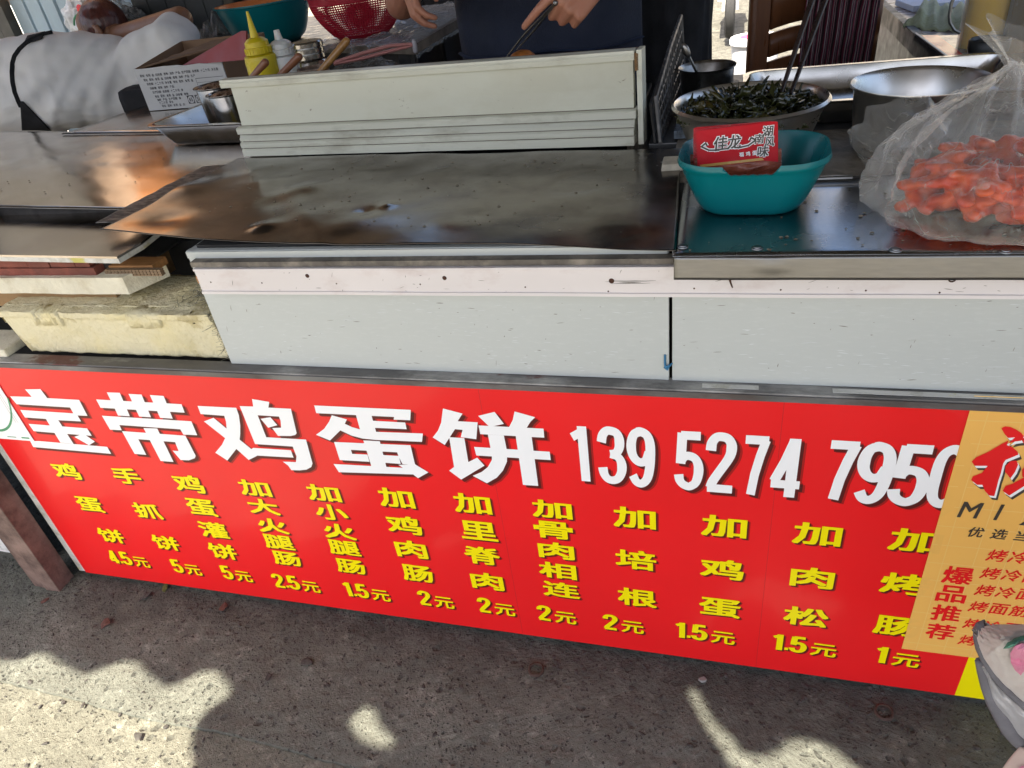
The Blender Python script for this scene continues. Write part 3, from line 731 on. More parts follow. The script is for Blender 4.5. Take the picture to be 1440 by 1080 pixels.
# stone slab behind the steel on the right
M_slab = mat('beige_slab', (.27, .235, .185), .8, var=.3, vs=40, bump=.4, bs=120, dirt=(.12, .1, .08), dirt_amt=.7, ds=12)
o = boxp('slab', -.088, .95, .25, .50, .872, ZC - .001, M_slab, None, bev=.003); tag(o, 'rough beige slab between the steel top and the big pots at right', 'slab')
p = at(945, 235, z=ZC); bm = bmesh.new(); add_box(bm, (0, 0, .006), (.035, .05, .012), bev=.003)
for v in bm.verts: v.co += V((noi(*v.co, 60), noi(v.co.y, v.co.z, 2, 60), 0)) * .004
o = obj('food_crumb', bm, mat('pale_crumb', (.55, .5, .4), .9, var=.2, vs=60, bump=.6), None, p); tag(o, 'pale dried lump against the left end of the teal basket', 'scrap')
# hinge
p0 = at(1147, 256, z=ZC); hg = thing('hinge', 'small flat steel hinge lying on the counter right of the teal basket', 'hinge', (p0.x, p0.y, ZC))
bm = bmesh.new(); add_box(bm, (.02, -.010, .0012), (.075, .016, .002)); obj('plate', bm, M_steelb, hg)
bm = bmesh.new(); add_tube(bm, [(-.03, .002, .004), (.05, .002, .004)], .0042, 10); obj('knuckle', bm, M_steelb, hg)
bm = bmesh.new(); add_tube(bm, [(.05, .002, .004), (.085, .001, .002)], [.0025, .001], 8); obj('pin', bm, M_grime, hg)

# ================================================================== LEFT END: steel top, shelf boards, foam
lt = thing('steel_side_top', 'worn warm toned steel worktop left of the dented sheet', 'worktop', (0, 0, 0))
bm = bmesh.new(); A2 = at(-150, 288, z=ZC - .002); B2 = at(430, 300, z=ZC - .002); C2 = at(420, 186, z=ZC - .002); D2 = at(-180, 184, z=ZC - .002)
sheet(bm, lambda u, v: quadpt(A2, B2, C2, D2, u, v) + V((0, 0, .0012 * noi(u * 4, v * 3, 0) + .0006 * noi(u * 14, v * 9, 3))), 60, 40); o = obj('front_plate', bm, M_leftst, lt); smooth(o); solid(o, .0012)
bm = bmesh.new(); A3 = at(92, 187.2, z=ZC - .001); B3 = at(520, 184.5, z=ZC - .001); C3 = at(520, 120, z=ZC - .001); D3 = at(262, 128, z=ZC - .001)
sheet(bm, lambda u, v: quadpt(A3, B3, C3, D3, u, v) + V((0, 0, .0012 * noi(u * 4, v * 3, 5))), 30, 20); o = obj('rear_plate', bm, M_leftst, lt); smooth(o); solid(o, .0012)
a = at(88, 189, z=ZC); b = at(236, 186.5, z=ZC); bm = bmesh.new(); add_prism(bm, [a + V((0, -.003, .0008)), b + V((0, -.003, .0008)), b + V((0, .005, .0008)), a + V((0, .005, .0008))], (0, 0, .0022)); obj('slit_strip', bm, M_grime, lt)  # black strip put in for the dark slit between the plates
bm = bmesh.new(); add_box(bm, (-1.6, .62, .80), (1.9, .75, .02)); obj('under_board', bm, M_black, lt)
for i, x in enumerate((-2.3, -.93)):
    bm = bmesh.new(); add_box(bm, (x, .8, .44), (.05, .05, .86)); obj('leg', bm, M_black, lt)
bm = bmesh.new(); add_box(bm, (-1.6, .275, .872), (1.9, .02, .03)); obj('front_edge', bm, M_grime, lt)
# lower lidded board
YF = .06
lb = thing('shelf_board', 'steel faced board on red blocks under the left end of the worktop', 'shelf', (0, 0, 0))
A4 = at(-150, 356, z=.868); B4 = at(164, 361, z=.868); C4 = at(198, 341, z=.868); D4 = at(250, 300, z=.868); E4 = at(-150, 294, z=.868)
bm = bmesh.new(); add_prism(bm, [A4, B4, C4, D4, E4], (0, 0, -.004)); o = obj('steel_face', bm, M_leftst, lb)
bm = bmesh.new(); add_prism(bm, [p_ + V((0, .001, -.0045)) for p_ in (A4, B4, C4, D4, E4)], (0, 0, -.009))
for f in bm.faces: pass
obj('white_edge_board', bm, M_oldw, lb)
bm = bmesh.new(); a = at(-60, 325, z=.869); b = at(8, 291, z=.869); add_prism(bm, [a, a + V((.03, .0, 0)), b + V((.035, 0, 0)), b], (0, 0, .018)); obj('wooden_batten', bm, mat('dark_batten', (.10, .065, .045), .75, var=.4, vs=20, bump=.5), lb)
M_redb = mat('red_block', (.26, .075, .05), .85, var=.25, vs=18, bump=.5, bs=80, dirt=(.1, .04, .03), dirt_amt=.6, ds=14)
yr = YF + .012
zz = lambda py: at(60, py, y=yr).z
xs = [at(px, 375, y=yr).x for px in (-90, 39, 70, 105, 126)]
for a, b in zip(xs, xs[1:]): boxp('brick', a + .0008, b - .0008, yr + rnd.uniform(0, .002), yr + .05, zz(376.5), zz(366), M_redb, lb, bev=.0012)
boxp('red_plank', xs[0], xs[-1] + .008, yr - .001, yr + .05, zz(387.5), zz(377.3), M_redb, lb, bev=.001)
boxp('metal_strip', xs[0], at(172, 392, y=YF).x, yr - .003, yr + .2, zz(390.3), zz(388), M_steelb, lb)
a = at(150, 384, y=YF + .02); boxp('wooden_block', a.x, a.x + .10, YF + .03, YF + .07, a.z - .004, a.z + .010, mat('bare_wood', (.42, .2, .07), .7, var=.3, vs=10, stretch=(1, 8, 8)), lb, bev=.001)
boxp('dark_wood_block', a.x - .05, a.x + .0, YF + .035, YF + .08, a.z - .004, a.z + .016, M_grime, lb)
# honeycomb grid strip
bm = bmesh.new(); x0 = at(138, 392, y=YF).x; z0 = at(150, 391, y=YF + .01).z
for i in range(16):
    for j in range(3): add_box(bm, (x0 + .006 + i * .008, YF + .022, z0 + .002 + j * .0045), (.0066, .01, .0034))
o = obj('mesh_strip', bm, mat('tan_mesh', (.25, .17, .1), .8), lb); o['kind'] = 'stuff'
# white foam board (long, chamfered end)
M_foam = mat('white_foam', (.70, .66, .52), .9, var=.08, vs=20, bump=.5, bs=140, dirt=(.42, .35, .22), dirt_amt=.5, ds=16, dthr=.56)
z1 = at(60, 391, y=YF).z; z0 = at(60, 413, y=YF).z; xe = at(176, 400, y=YF).x
bm = bmesh.new(); add_prism(bm, [(-2.2, YF, z1), (xe - .006, YF, z1), (xe + .002, YF, z0 + .006), (xe - .004, YF, z0), (-2.2, YF, z0)], (0, .004, 0))
bm.free(); bm = bmesh.new()
def fb(u, v):
    pass
pts = [(-2.2, YF), (xe, YF), (xe + .035, YF + .075), (-2.2, YF + .075)]
add_prism(bm, [(x, y, z0) for x, y in pts], (0, 0, z1 - z0))
bmesh.ops.subdivide_edges(bm, edges=[e for e in bm.edges if e.calc_length() > .1], cuts=40)
for v in bm.verts: v.co.z += .0016 * noi(v.co.x, v.co.y, v.co.z * 20, 25)
o = obj('foam_board', bm, M_foam); tag(o, 'thin off white foam board under the red blocks on the left', 'foam board')
z1b = z0 - .001; z0b = at(60, 431, y=YF + .03).z
o = boxp('plywood_board', -2.2, at(168, 425, y=YF + .03).x, YF + .03, YF + .2, z0b, z1b, mat('tan_plywood', (.33, .2, .09), .75, var=.2, vs=8, stretch=(.4, 4, 4)), None); tag(o, 'tan brown board between the thin foam board and the thick foam block', 'board')
# thick rock wool block
M_wool = mat('yellow_wool', (.66, .58, .33), .95, var=.12, vs=12, bump=1., bs=110, dirt=(.72, .66, .46), dirt_amt=.7, ds=9, dthr=.48, grime2=((.42, .34, .16), .6, 14, .6))
M_woolt = mat('grey_wool_top', (.50, .50, .46), .95, var=.2, vs=25, bump=1., bs=90, dirt=(.24, .24, .22), dirt_amt=.7, ds=10, dthr=.52)
yw = .0305; zt = at(140, 441, y=yw).z; zb_ = .6655; xw0 = at(28, 500, y=yw).x; xw1 = XL - .004
bm = bmesh.new()
nx, ny, nz = 90, 20, 24
def wf(x, y, z):
    d = V((noi(x, y, z, 22), noi(y, z, x, 26), noi(z, x, y, 22))) * .0016 + V((noi(x, y, z, 70), noi(y, z, x, 70), noi(z, x, y, 70))) * .0018
    return V((x, y, z)) + d
xa = xw0 - .0; xb = xw1 - .004
def front(u, v):
    z = zb_ + (zt - zb_) * v; x = xa + (xb - xa) * u - .012 * v * (u > .9) ; y = yw + (.006 if v < .84 else 0)
    return wf(x + (.03 * (1 - v) * (1 - u) ** 4), y, z)
sheet(bm, front, nx, nz)
def top_(u, v):
    x = xa + (xb - .012 - xa) * u; y = yw + .15 * v
    return wf(x, y, zt + .006 * v + (.018 * max(0, noi(x, y, 3, 14)) * (1 if u > .7 else .15) * (v > .15)))
n0 = len(bm.faces); g = sheet(bm, top_, nx, ny); bm.faces.ensure_lookup_table()
for f in bm.faces[n0:]: f.material_index = 1
bmesh.ops.remove_doubles(bm, verts=bm.verts, dist=.002)
o = obj('foam_block', bm, [M_wool, M_woolt]); smooth(o, 80); solid(o, .03)
tag(o, 'thick yellowish mineral wool block filling the opening at the left end', 'insulation block')
bm = bmesh.new()
for i in range(420):
    a_ = rnd.random(); b_ = rnd.random() ** .7
    x = xb - .10 * (1 - a_); y = yw + .02 + .12 * rnd.random(); z = zt + .003 + .018 * rnd.random() * (a_ > .2)
    if rnd.random() < .2: x = xb - .002; y = yw - .001; z = zb_ + (zt - zb_) * rnd.random()
    d = V((rnd.gauss(0, 1), rnd.gauss(0, 1), rnd.gauss(0, .6))) * .006
    add_tube(bm, [(x, y, z), V((x, y, z)) + d, V((x, y, z)) + d * 1.6 + V((rnd.gauss(0, .003), rnd.gauss(0, .003), 0))], .00035, 3, cap=False)
o = obj('wool_fibres', bm, mat('grey_fibre', (.2, .19, .15), .9)); tag(o, 'loose grey wool fibres on the corner of the yellow block', None, kind='stuff')
o = boxp('foam_offcut', -2.2, xw0 - .006, yw - .02, yw + .06, .664, at(0, 492, y=yw - .02).z, M_foam, None, bev=.004); tag(o, 'small white foam offcut at the far left end beside the yellow block', 'foam piece')
# black sheet standing in for the shade inside the stall
o = boxp('inner_shade_panel', -2.4, XL - .002, .44, .45, .02, .79, M_black, None); tag(o, 'black panel standing in for the shade deep inside the open left end of the stall', 'panel')

# ================================================================== WHITE SPLASH BOARD
M_groove = mat('brown_groove_shade', (.13, .105, .075), .8, var=.4, vs=30)
LB = V((-1.054, .522, ZC)); RB = V((-.154, .449, ZC)); ang = math.atan2(RB.y - LB.y, RB.x - LB.x); LL = (RB - LB).length
M_board = mat('greasy_white_board', (.60, .605, .50), .38, var=.04, vs=5, stretch=(.5, 1, 1), rvar=.06, dirt=(.46, .44, .33), dirt_amt=.45, ds=5, dthr=.56, bump=.03, grime2=((.16, .12, .07), .7, 75, .68))
M_boardg = mat('greasy_white_moulding', (.64, .64, .53), .38, var=.06, vs=9, stretch=(.4, 1, 1), rvar=.06, dirt=(.3, .27, .19), dirt_amt=.5, ds=16, dthr=.6)
spl = thing('splash_board', 'greasy cream white splash board with moulded foot standing across the counter', 'board', LB, ang)
def extr(name, prof, x0, x1, m, parent, n=40, wob=.0006, x0f=None):
    bm = bmesh.new(); rings = []
    for i in range(n + 1):
        x = x0 + (x1 - x0) * i / n
        rings.append([bm.verts.new((x, y + wob * noi(x, 1, 2, 7), z + wob * noi(x, 5, 2, 5))) for y, z in prof])
    for P, Q in zip(rings, rings[1:]):
        for k in range(len(prof)): bm.faces.new((P[k], Q[k], Q[(k + 1) % len(prof)], P[(k + 1) % len(prof)]))
    bm.faces.new(rings[0][::-1]); bm.faces.new(rings[-1]); bmesh.ops.recalc_face_normals(bm, faces=bm.faces)
    return obj(name, bm, m, parent)
extr('panel', [(.016, .0655), (.019, .10), (.020, .146), (.034, .146), (.034, .0655)], .006, LL - .012, M_board, spl)
extr('top_lip', [(.010, .1475), (.009, .156), (.011, .159), (.0115, .163), (.030, .1645), (.034, .147)], -.012, LL - .008, M_boardg, spl)
extr('ledge_moulding', [(.001, .0505), (0, .062), (.003, .064), (.015, .065), (.034, .065), (.034, .0505), (.012, .05)], .0, LL - .006, M_boardg, spl)
extr('cove_moulding', [(.012, .0325), (.007, .0335), (.0065, .0385), (.010, .0425), (.014, .0495), (.034, .0498), (.034, .0325)], -.004, LL - .010, M_boardg, spl)
extr('bead_moulding', [(.005, .0185), (.004, .0225), (.004, .0285), (.009, .0318), (.034, .032), (.034, .0185)], -.005, LL - .011, M_boardg, spl)
extr('foot_moulding', [(.0, .002), (.0, .0150), (.003, .0178), (.034, .018), (.034, .002)], -.002, LL - .010, M_boardg, spl)
for z_, y_ in ((.0182, .0035), (.0322, .0085), (.0500, .0015), (.0652, .0145)):  # dark grimy strips that deepen the shade in the grooves
    extr('groove_shade_grime', [(y_, z_ - .0007), (y_, z_ + .0007), (.03, z_ + .0007), (.03, z_ - .0007)], .002, LL - .011, M_groove, spl)
bm = bmesh.new(); add_box(bm, (LL + .001, .026, .083), (.010, .034, .163), bev=.001); obj('end_post', bm, M_boardg, spl)
bm = bmesh.new(); add_box(bm, (LL - .0035, .014, .145), (.008, .010, .030), bev=.001); obj('rusty_corner', bm, mat('rusty_cream', (.3, .17, .06), .7, var=.4, vs=60, dirt=(.1, .05, .02), dirt_amt=.8, ds=60), spl)
extr('back_rail', [(.040, .152), (.040, .160), (.060, .160), (.060, .152)], .0, LL, mat('brown_rail', (.17, .11, .085), .6), spl)
# ================================================================== CANOPY (casts the scalloped shade)
ZA = 2.35
def up(px, py, g=None):
    g = at(px, py, z=0) if g is None else V(g)
    return g + SUNV * (ZA / SUNV.z)
edge = [(0,930),(25,930),(45,920),(65,920),(85,935),(115,949),(145,940),(170,930),(192,932),(210,952),(230,966),(250,962),(280,945),(305,945),(322,965),(325,977),(300,992),(280,1012),(268,1035),(266,1060),(272,1085)]
P = [up(a, b) for a, b in edge]
left = []
x = P[0].x; y = P[0].y
for i in range(1, 60):
    left.append(V((x - i * .05, y + .018 * math.sin(i * .05 * 2 * math.pi / .16) - .01 - i * .001, ZA)))
outer = left[::-1] + P + [up(0, 0, (-.98, -.6, 0)), up(0, 0, (-.85, -1.0, 0)), up(0, 0, (-.5, -1.25, 0)), V((0, -2.7, ZA)), V((2.6, -2.7, ZA)), V((2.6, 2.2, ZA)), V((left[-1].x, 2.2, ZA))]
holes = [[(490,1015),(512,993),(528,1003),(533,1022),(552,1040),(555,1050),(527,1048),(505,1038)],
         [(965,968),(980,972),(1000,1010),(1030,1040),(1045,1060),(1070,1065),(1095,1058),(1110,1042),(1130,1040),(1170,1052),(1210,1085),(1230,1110),(1080,1120),(1030,1078),(1010,1045),(992,1020)],
         [(1322,1038),(1345,1040),(1385,1072),(1410,1095),(1380,1095),(1352,1070)]]
hp = [[up(a, b) for a, b in h] for h in holes]  # gaps shaped after the sun patches they drop on the ground
hp.append([V((-4.1, 1.52, 0)), V((-2.64, 1.52, 0)), V((-2.64, 2.08, 0)), V((-4.1, 2.08, 0))])  # added opening that lets sun onto the orange cloth and rear planks
for h in hp:
    for p in h: p.z = ZA
for p in outer: p.z = ZA
polys = [outer] + hp
flat = [p for pl in polys for p in pl]
bm = bmesh.new(); vs = [bm.verts.new(p) for p in flat]
for t in tessellate_polygon(polys):
    try: bm.faces.new([vs[i] for i in t])
    except ValueError: pass
M_awn = mat('awning_cloth', (.065, .06, .055), .85, var=.1, vs=3)
can = obj('awning', bm, M_awn); solid(can, .004, 0)
tag(can, 'big brown cloth awning with a scalloped front edge over the stall, its openings shaped to let sun patches through', 'awning')
for x_, y_ in ((2.4, -2.5), (2.4, 2.1), (-3.6, 1.35), (-2.0, 2.15)):
    bm = bmesh.new(); add_tube(bm, [(0, 0, -.05), (0, 0, ZA - .01)], .02, 10); obj('awning_pole', bm, M_grime, can, (x_, y_, 0))

# ================================================================== BACKDROP OF THE STALL
# far side of the street: sunlit ground is in view; a pale building closes the view above the frame
M_wallf = mat('far_wall', (.45, .40, .33), .85, var=.1, vs=1)
bld = thing('building', 'pale plastered low building far behind the stall', 'building', (0, 14, 0))
bm = bmesh.new(); add_box(bm, (0, 0, 2.5), (26, .3, 5.1)); obj('wall', bm, M_wallf, bld)
M_win = mat('window_dark', (.05, .06, .07), .15)
for i in range(6):
    bm = bmesh.new(); add_box(bm, (-10 + i * 4, -.16, 2.6), (1.6, .05, 1.4)); wdw = obj('window', bm, M_win, bld)
    bm = bmesh.new()
    for a, b, c, d in ((0, .72, 1.7, .06), (0, -.72, 1.7, .06), (-.82, 0, .06, 1.4), (.82, 0, .06, 1.4), (0, 0, .05, 1.4)): add_box(bm, (-10 + i * 4 + a, -.2, 2.6 + b), (c, .05, d))
    obj('frame', bm, M_oldw, wdw)

# left rear: corrugated pale blue wall, post, strip of daylight
YW = 2.05
M_cor = mat('pale_blue_sheet', (.40, .52, .60), .45, var=.06, vs=4, stretch=(1, 1, .4), dirt=(.28, .34, .38), dirt_amt=.4, ds=8)
wl = thing('sheet_wall', 'pale blue ribbed metal wall at the upper left behind the bent person', 'wall', (0, 0, 0))
xa = at(30, 45, y=YW).x; xb = at(188, 20, y=YW).x
def ribbed(x0, x1, z0, z1):
    bm = bmesh.new(); n = int((x1 - x0) / .004) + 1; prev = None
    for i in range(n + 1):
        x = x0 + (x1 - x0) * i / n; k = ((x - x0) / .085) % 1
        y = YW + (.010 if k < .10 else 0) - (.003 if k > .9 else 0)
        a = bm.verts.new((x, y, z0)); b = bm.verts.new((x, y, z1))
        if prev: bm.faces.new((prev[0], a, b, prev[1]))
        prev = (a, b)
    return bm
o = obj('ribbed_sheet', ribbed(xa, xb + .3, .0, 1.22), M_cor, wl); solid(o, .002)
M_postg = mat('dark_grey_post', (.09, .085, .075), .5, .3, var=.2)
xp = at(15, 45, y=YW).x
bm = bmesh.new(); add_box(bm, ((xp + xa) / 2 + .0, YW - .02, 1.1), (xa - xp, .05, 2.2)); obj('post', bm, M_postg, wl)
o = boxp('white_hoarding', -9, -3.2, 3.3, 3.34, .0, 2.0, mat('white_hoarding', (.78, .78, .76), .7), None); tag(o, 'bright sunlit white hoarding seen through the slit at the upper left edge', 'hoarding')
o = boxp('grey_door', -6, at(2, 45, y=YW + .03).x, YW + .03, YW + .05, 0, 2.2, M_postg, None); tag(o, 'dark grey door beyond the bright slit at the far left', 'door')
BX0, BX1 = -2.84, -2.50  # unseen orange cloth, added for the warm reflection in the left worktop
M_or = mat('orange_reflection_banner', (.60, .30, .12), .8, var=.1, vs=3)
bm = bmesh.new(); sheet(bm, lambda u, v: V((BX0 + (BX1 - BX0) * u, YW - .04 + .02 * math.sin(u * 40), 1.22 + .42 * v)), 90, 4)
o = obj('orange_reflection_banner', bm, M_or); smooth(o); solid(o, .002); tag(o, 'unseen orange cloth banner added for the warm reflection in the left worktop', 'banner')

# dark curtain added behind the vendor to keep the rear and its reflections dark
M_cur = mat('darkening_curtain', (.022, .022, .025), .9, var=.3, vs=6)
bm = bmesh.new(); xc0 = -1.62; xc1 = -.12
sheet(bm, lambda u, v: V((xc0 + (xc1 - xc0) * u, 2.75 + .03 * math.sin(u * 60) + .01 * math.sin(u * 131), 2.3 * v)), 160, 6)
o = obj('darkening_curtain', bm, M_cur); smooth(o); tag(o, 'nearly black curtain added behind the vendor to keep the back of the stall dark', 'curtain'); solid(o, .002)
# black crate upper left centre
xb0 = at(190, 20, y=2.0).x; xb1 = at(318, 20, y=2.0).x
bc = thing('black_crate', 'black plastic crate behind the elbow of the bent person', 'crate', ((xb0 + xb1) / 2, 2.12, .95), 0)
wB = (xb1 - xb0) / 2
M_blkp = mat('black_plastic', (.018, .02, .02), .4, var=.2)
bm = bmesh.new(); add_box(bm, (0, 0, .2), (2 * wB, .24, .36), bev=.008); obj('body', bm, M_blkp, bc)
bm = bmesh.new(); add_box(bm, (0, 0, .39), (2 * wB + .02, .26, .02), bev=.004); obj('rim', bm, M_blkp, bc)
for k in range(4):
    bm = bmesh.new(); add_box(bm, (-wB + .08 + k * .09, -.121, .2), (.004, .004, .30)); obj('rib', bm, M_blkp, bc)

# ---- rear table with wrapped top
ZT = .95
tb = thing('rear_table', 'brown table behind the hotplate, its right edge wrapped in clear plastic', 'table', (0, 0, 0))
M_tab = mat('brown_table_top', (.06, .045, .038), .35, var=.25, vs=10, dirt=(.18, .15, .12), dirt_amt=.5, ds=12)
TL = at(425, 62, z=ZT); TR = at(582, 63, z=ZT); TRB = at(690, 0, z=ZT); TLB = V((-2.7, 2.9, ZT))
TL = TR + (TL - TR) * 2.2
bm = bmesh.new(); add_prism(bm, [TL, TR, TRB, TLB], (0, 0, -.03)); obj('tabletop', bm, M_tab, tb)
bm = bmesh.new(); add_box(bm, ((TL.x + TR.x) / 2 - .4, (TL.y + TR.y) / 2 + .12 + .15, .45), (abs(TR.x - TL.x) + .8, .02, .92), rz=math.atan2(TR.y - TL.y, TR.x - TL.x)); obj('ground_screen', bm, M_black, tb)  # added black board hides the sunlit ground beyond the table
for p in (TL, TR, TRB, TLB):
    c = p.lerp((TL + TR + TRB + TLB) / 4, .08); bm = bmesh.new(); add_box(bm, (c.x, c.y, .46), (.04, .04, .92)); obj('leg', bm, M_black, tb)

# clear plastic film
def film_mat(name, tint=(.85, .85, .82), op=.3, rough=.18):
    m = bpy.data.materials.new(name); m.use_nodes = True
    n = m.node_tree.nodes; l = m.node_tree.links; b = n['Principled BSDF']; out = n['Material Output']
    b.inputs['Base Color'].default_value = (*tint, 1); b.inputs['Roughness'].default_value = rough; b.inputs['Specular IOR Level'].default_value = .8
    tr = n.new('ShaderNodeBsdfTransparent'); mx = n.new('ShaderNodeMixShader')
    tc = n.new('ShaderNodeTexCoord'); ns = n.new('ShaderNodeTexNoise'); ns.inputs['Scale'].default_value = 14; ns.inputs['Detail'].default_value = 6; ns.inputs['Distortion'].default_value = 1.2
    l.new(tc.outputs['Object'], ns.inputs['Vector'])
    mr = n.new('ShaderNodeMapRange'); mr.inputs[1].default_value = .35; mr.inputs[2].default_value = .7; mr.inputs[3].default_value = op * .55; mr.inputs[4].default_value = op * 1.35
    l.new(ns.outputs[0], mr.inputs[0])
    lw = n.new('ShaderNodeLayerWeight'); lw.inputs[0].default_value = .35
    ad = n.new('ShaderNodeMath'); ad.operation = 'MULTIPLY_ADD'; ad.inputs[1].default_value = .45; l.new(lw.outputs['Facing'], ad.inputs[0]); l.new(mr.outputs[0], ad.inputs[2]); ad.use_clamp = True
    # bright creases put into the film's opacity as thin whiter lines
    n2 = n.new('ShaderNodeTexNoise'); n2.inputs['Scale'].default_value = 9; n2.inputs['Detail'].default_value = 3; n2.inputs['Distortion'].default_value = 1.6; l.new(tc.outputs['Object'], n2.inputs['Vector'])
    s1 = n.new('ShaderNodeMath'); s1.operation = 'SUBTRACT'; s1.inputs[1].default_value = .5; l.new(n2.outputs[0], s1.inputs[0])
    s2 = n.new('ShaderNodeMath'); s2.operation = 'ABSOLUTE'; l.new(s1.outputs[0], s2.inputs[0])
    s3 = n.new('ShaderNodeMapRange'); s3.inputs[1].default_value = 0; s3.inputs[2].default_value = .012; s3.inputs[3].default_value = .03 + op * 1.6; s3.inputs[4].default_value = 0; l.new(s2.outputs[0], s3.inputs[0])
    a2 = n.new('ShaderNodeMath'); a2.operation = 'ADD'; a2.use_clamp = True; l.new(ad.outputs[0], a2.inputs[0]); l.new(s3.outputs[0], a2.inputs[1]); ad = a2
    bp = n.new('ShaderNodeBump'); bp.inputs['Strength'].default_value = .5; bp.inputs['Distance'].default_value = .004; l.new(n2.outputs[0], bp.inputs['Height']); l.new(bp.outputs[0], b.inputs['Normal'])
    l.new(ad.outputs[0], mx.inputs[0]); l.new(tr.outputs[0], mx.inputs[1]); l.new(b.outputs[0], mx.inputs[2]); l.new(mx.outputs[0], out.inputs[0])
    return m
M_film = film_mat('clear_film', (.42, .42, .41), op=.08)
M_bag = film_mat('clear_bag', (.80, .78, .72), .09, .1)
def crinkle(c, sx, sy, h, seed, n=60):
    bm = bmesh.new()
    def f(u, v):
        x = (u - .5) * sx; y = (v - .5) * sy; e = max(0, 1 - (2 * u - 1) ** 2) * max(0, 1 - (2 * v - 1) ** 2)
        z = h * e * (.5 + .5 * abs(noi(u * 5, v * 5, seed)) + .9 * abs(noi(u * 11, v * 11, seed + 3)) ** 1.0)
        return V((c[0] + x + .02 * noi(u * 6, v * 6, seed + 9), c[1] + y + .02 * noi(u * 6, v * 6, seed + 5), c[2] + z))
    sheet(bm, f, n, n); return bm
p = at(640, 22, z=ZT + .01)
bm = bmesh.new()
TM = TR.lerp(TRB, .05)
sheet(bm, lambda u, v: TR.lerp(TRB, v) + V((-.5 * (1 - u) + .004, 0, .004 + .02 * abs(noi(u * 6, v * 8, 2)) + .012 * abs(noi(u * 15, v * 19, 4)) - (.05 * max(0, u - .93) / .07))), 60, 80)
o = obj('film_wrap', bm, M_film, tb); smooth(o, 180)
p = at(285, 45, y=1.85)
o = obj('plastic_wrap', crinkle((p.x + .02, 1.9, .955), .34, .3, .10, 12, 40), M_film); smooth(o, 180); tag(o, 'crumpled clear plastic wrap lying between the elbow and the teal basin', 'plastic wrap')

# ---- teal basin with orange colander nested, red colander
def basin(name, c, R, h, mcol, label, cat, rimr=.008, ell=1., base=.66):
    t = thing(name, label, cat, c)
    bm = bmesh.new(); prof = []
    n = 14
    for i in range(n + 1):
        a = i / n; r = R * (base + (1 - base) * (a ** .6)); prof.append((r, .01 + h * a))
    prof = [(0, .004), (R * base * .9, .0)] + prof + [(R + rimr, h + .012), (R + rimr, h + .004 + .014), (R - .002, h + .014)]
    inner = [(r - .004, z + .003) for r, z in prof[2:2 + n][::-1]]
    add_lathe(bm, prof + inner + [(R * base * .9, .008), (0, .008)], 56, ell=ell)
    o = obj('bowl', bm, mcol, t); smooth(o, 50); return t
M_teal = mat('teal_plastic', (.0, .15, .168), .3, var=.05, vs=3, rvar=.05, spec=.6)
M_orgp = mat('orange_plastic', (.55, .17, .04), .4, var=.1)
M_redp = mat('red_plastic', (.40, .012, .03), .35, var=.06, spec=.5)
cb = at(378, 62, z=ZT); cb.y += .02
basin('basin', (cb.x + .0, cb.y + .02, ZT), .185, .135, M_teal, 'dark teal plastic basin holding an orange strainer on the rear table', 'basin')
t = thing('strainer', 'orange plastic strainer sitting inside the dark teal basin', 'strainer', (cb.x, cb.y + .02, ZT + .03))
bm = bmesh.new(); add_lathe(bm, [(0, .0), (.10, .0), (.16, .06), (.176, .115), (.186, .118), (.186, .124), (.172, .122), (.155, .065), (.095, .008), (0, .008)], 56); o = obj('bowl', bm, M_orgp, t); smooth(o, 50)
for k in range(28):
    a = k / 28 * 2 * math.pi; bm = bmesh.new(); add_box(bm, (.163 * math.cos(a), .163 * math.sin(a), .082), (.004, .006, .035), rz=a); o = obj('slot_rib', bm, M_redp if False else M_orgp, t)
# red colander: perforated wall built as a wire lattice band
cc = at(508, 53, z=ZT)
t = thing('colander', 'red perforated plastic colander on the rear table left of the hand', 'colander', (cc.x, cc.y + .03, ZT))
R = .178; h = .15
def cr(a): return R * (.52 + .48 * math.sin(min(1, a) * math.pi / 2) ** .9)
bm = bmesh.new(); add_lathe(bm, [(0, 0), (cr(0), 0), (cr(.12), h * .12), (cr(.12) - .003, h * .12), (cr(0) - .003, .003), (0, .003)], 60); obj('base', bm, M_redp, t)
bm = bmesh.new(); add_lathe(bm, [(cr(.86), h * .86), (cr(1), h), (R + .012, h + .003), (R + .012, h + .010), (R - .004, h + .008), (cr(.86) - .003, h * .86)], 60); smooth(obj('rim', bm, M_redp, t), 50)
bm = bmesh.new(); NS, NR = 110, 15
for j in range(NR + 1):
    a = .12 + .74 * j / NR; r = cr(a); add_lathe(bm, [(r, h * a - .0021), (r + .0015, h * a), (r, h * a + .0021), (r - .002, h * a)], NS, closed=True)
for i in range(NS):
    th = 2 * math.pi * i / NS; pr = []
    for j in range(6):
        a = .12 + .74 * j / 5; r = cr(a); pr.append((r * math.cos(th), r * math.sin(th), h * a))
    add_tube(bm, pr, .0019, 4, cap=False)
o = obj('lattice', bm, M_redp, t); o['kind'] = 'stuff'

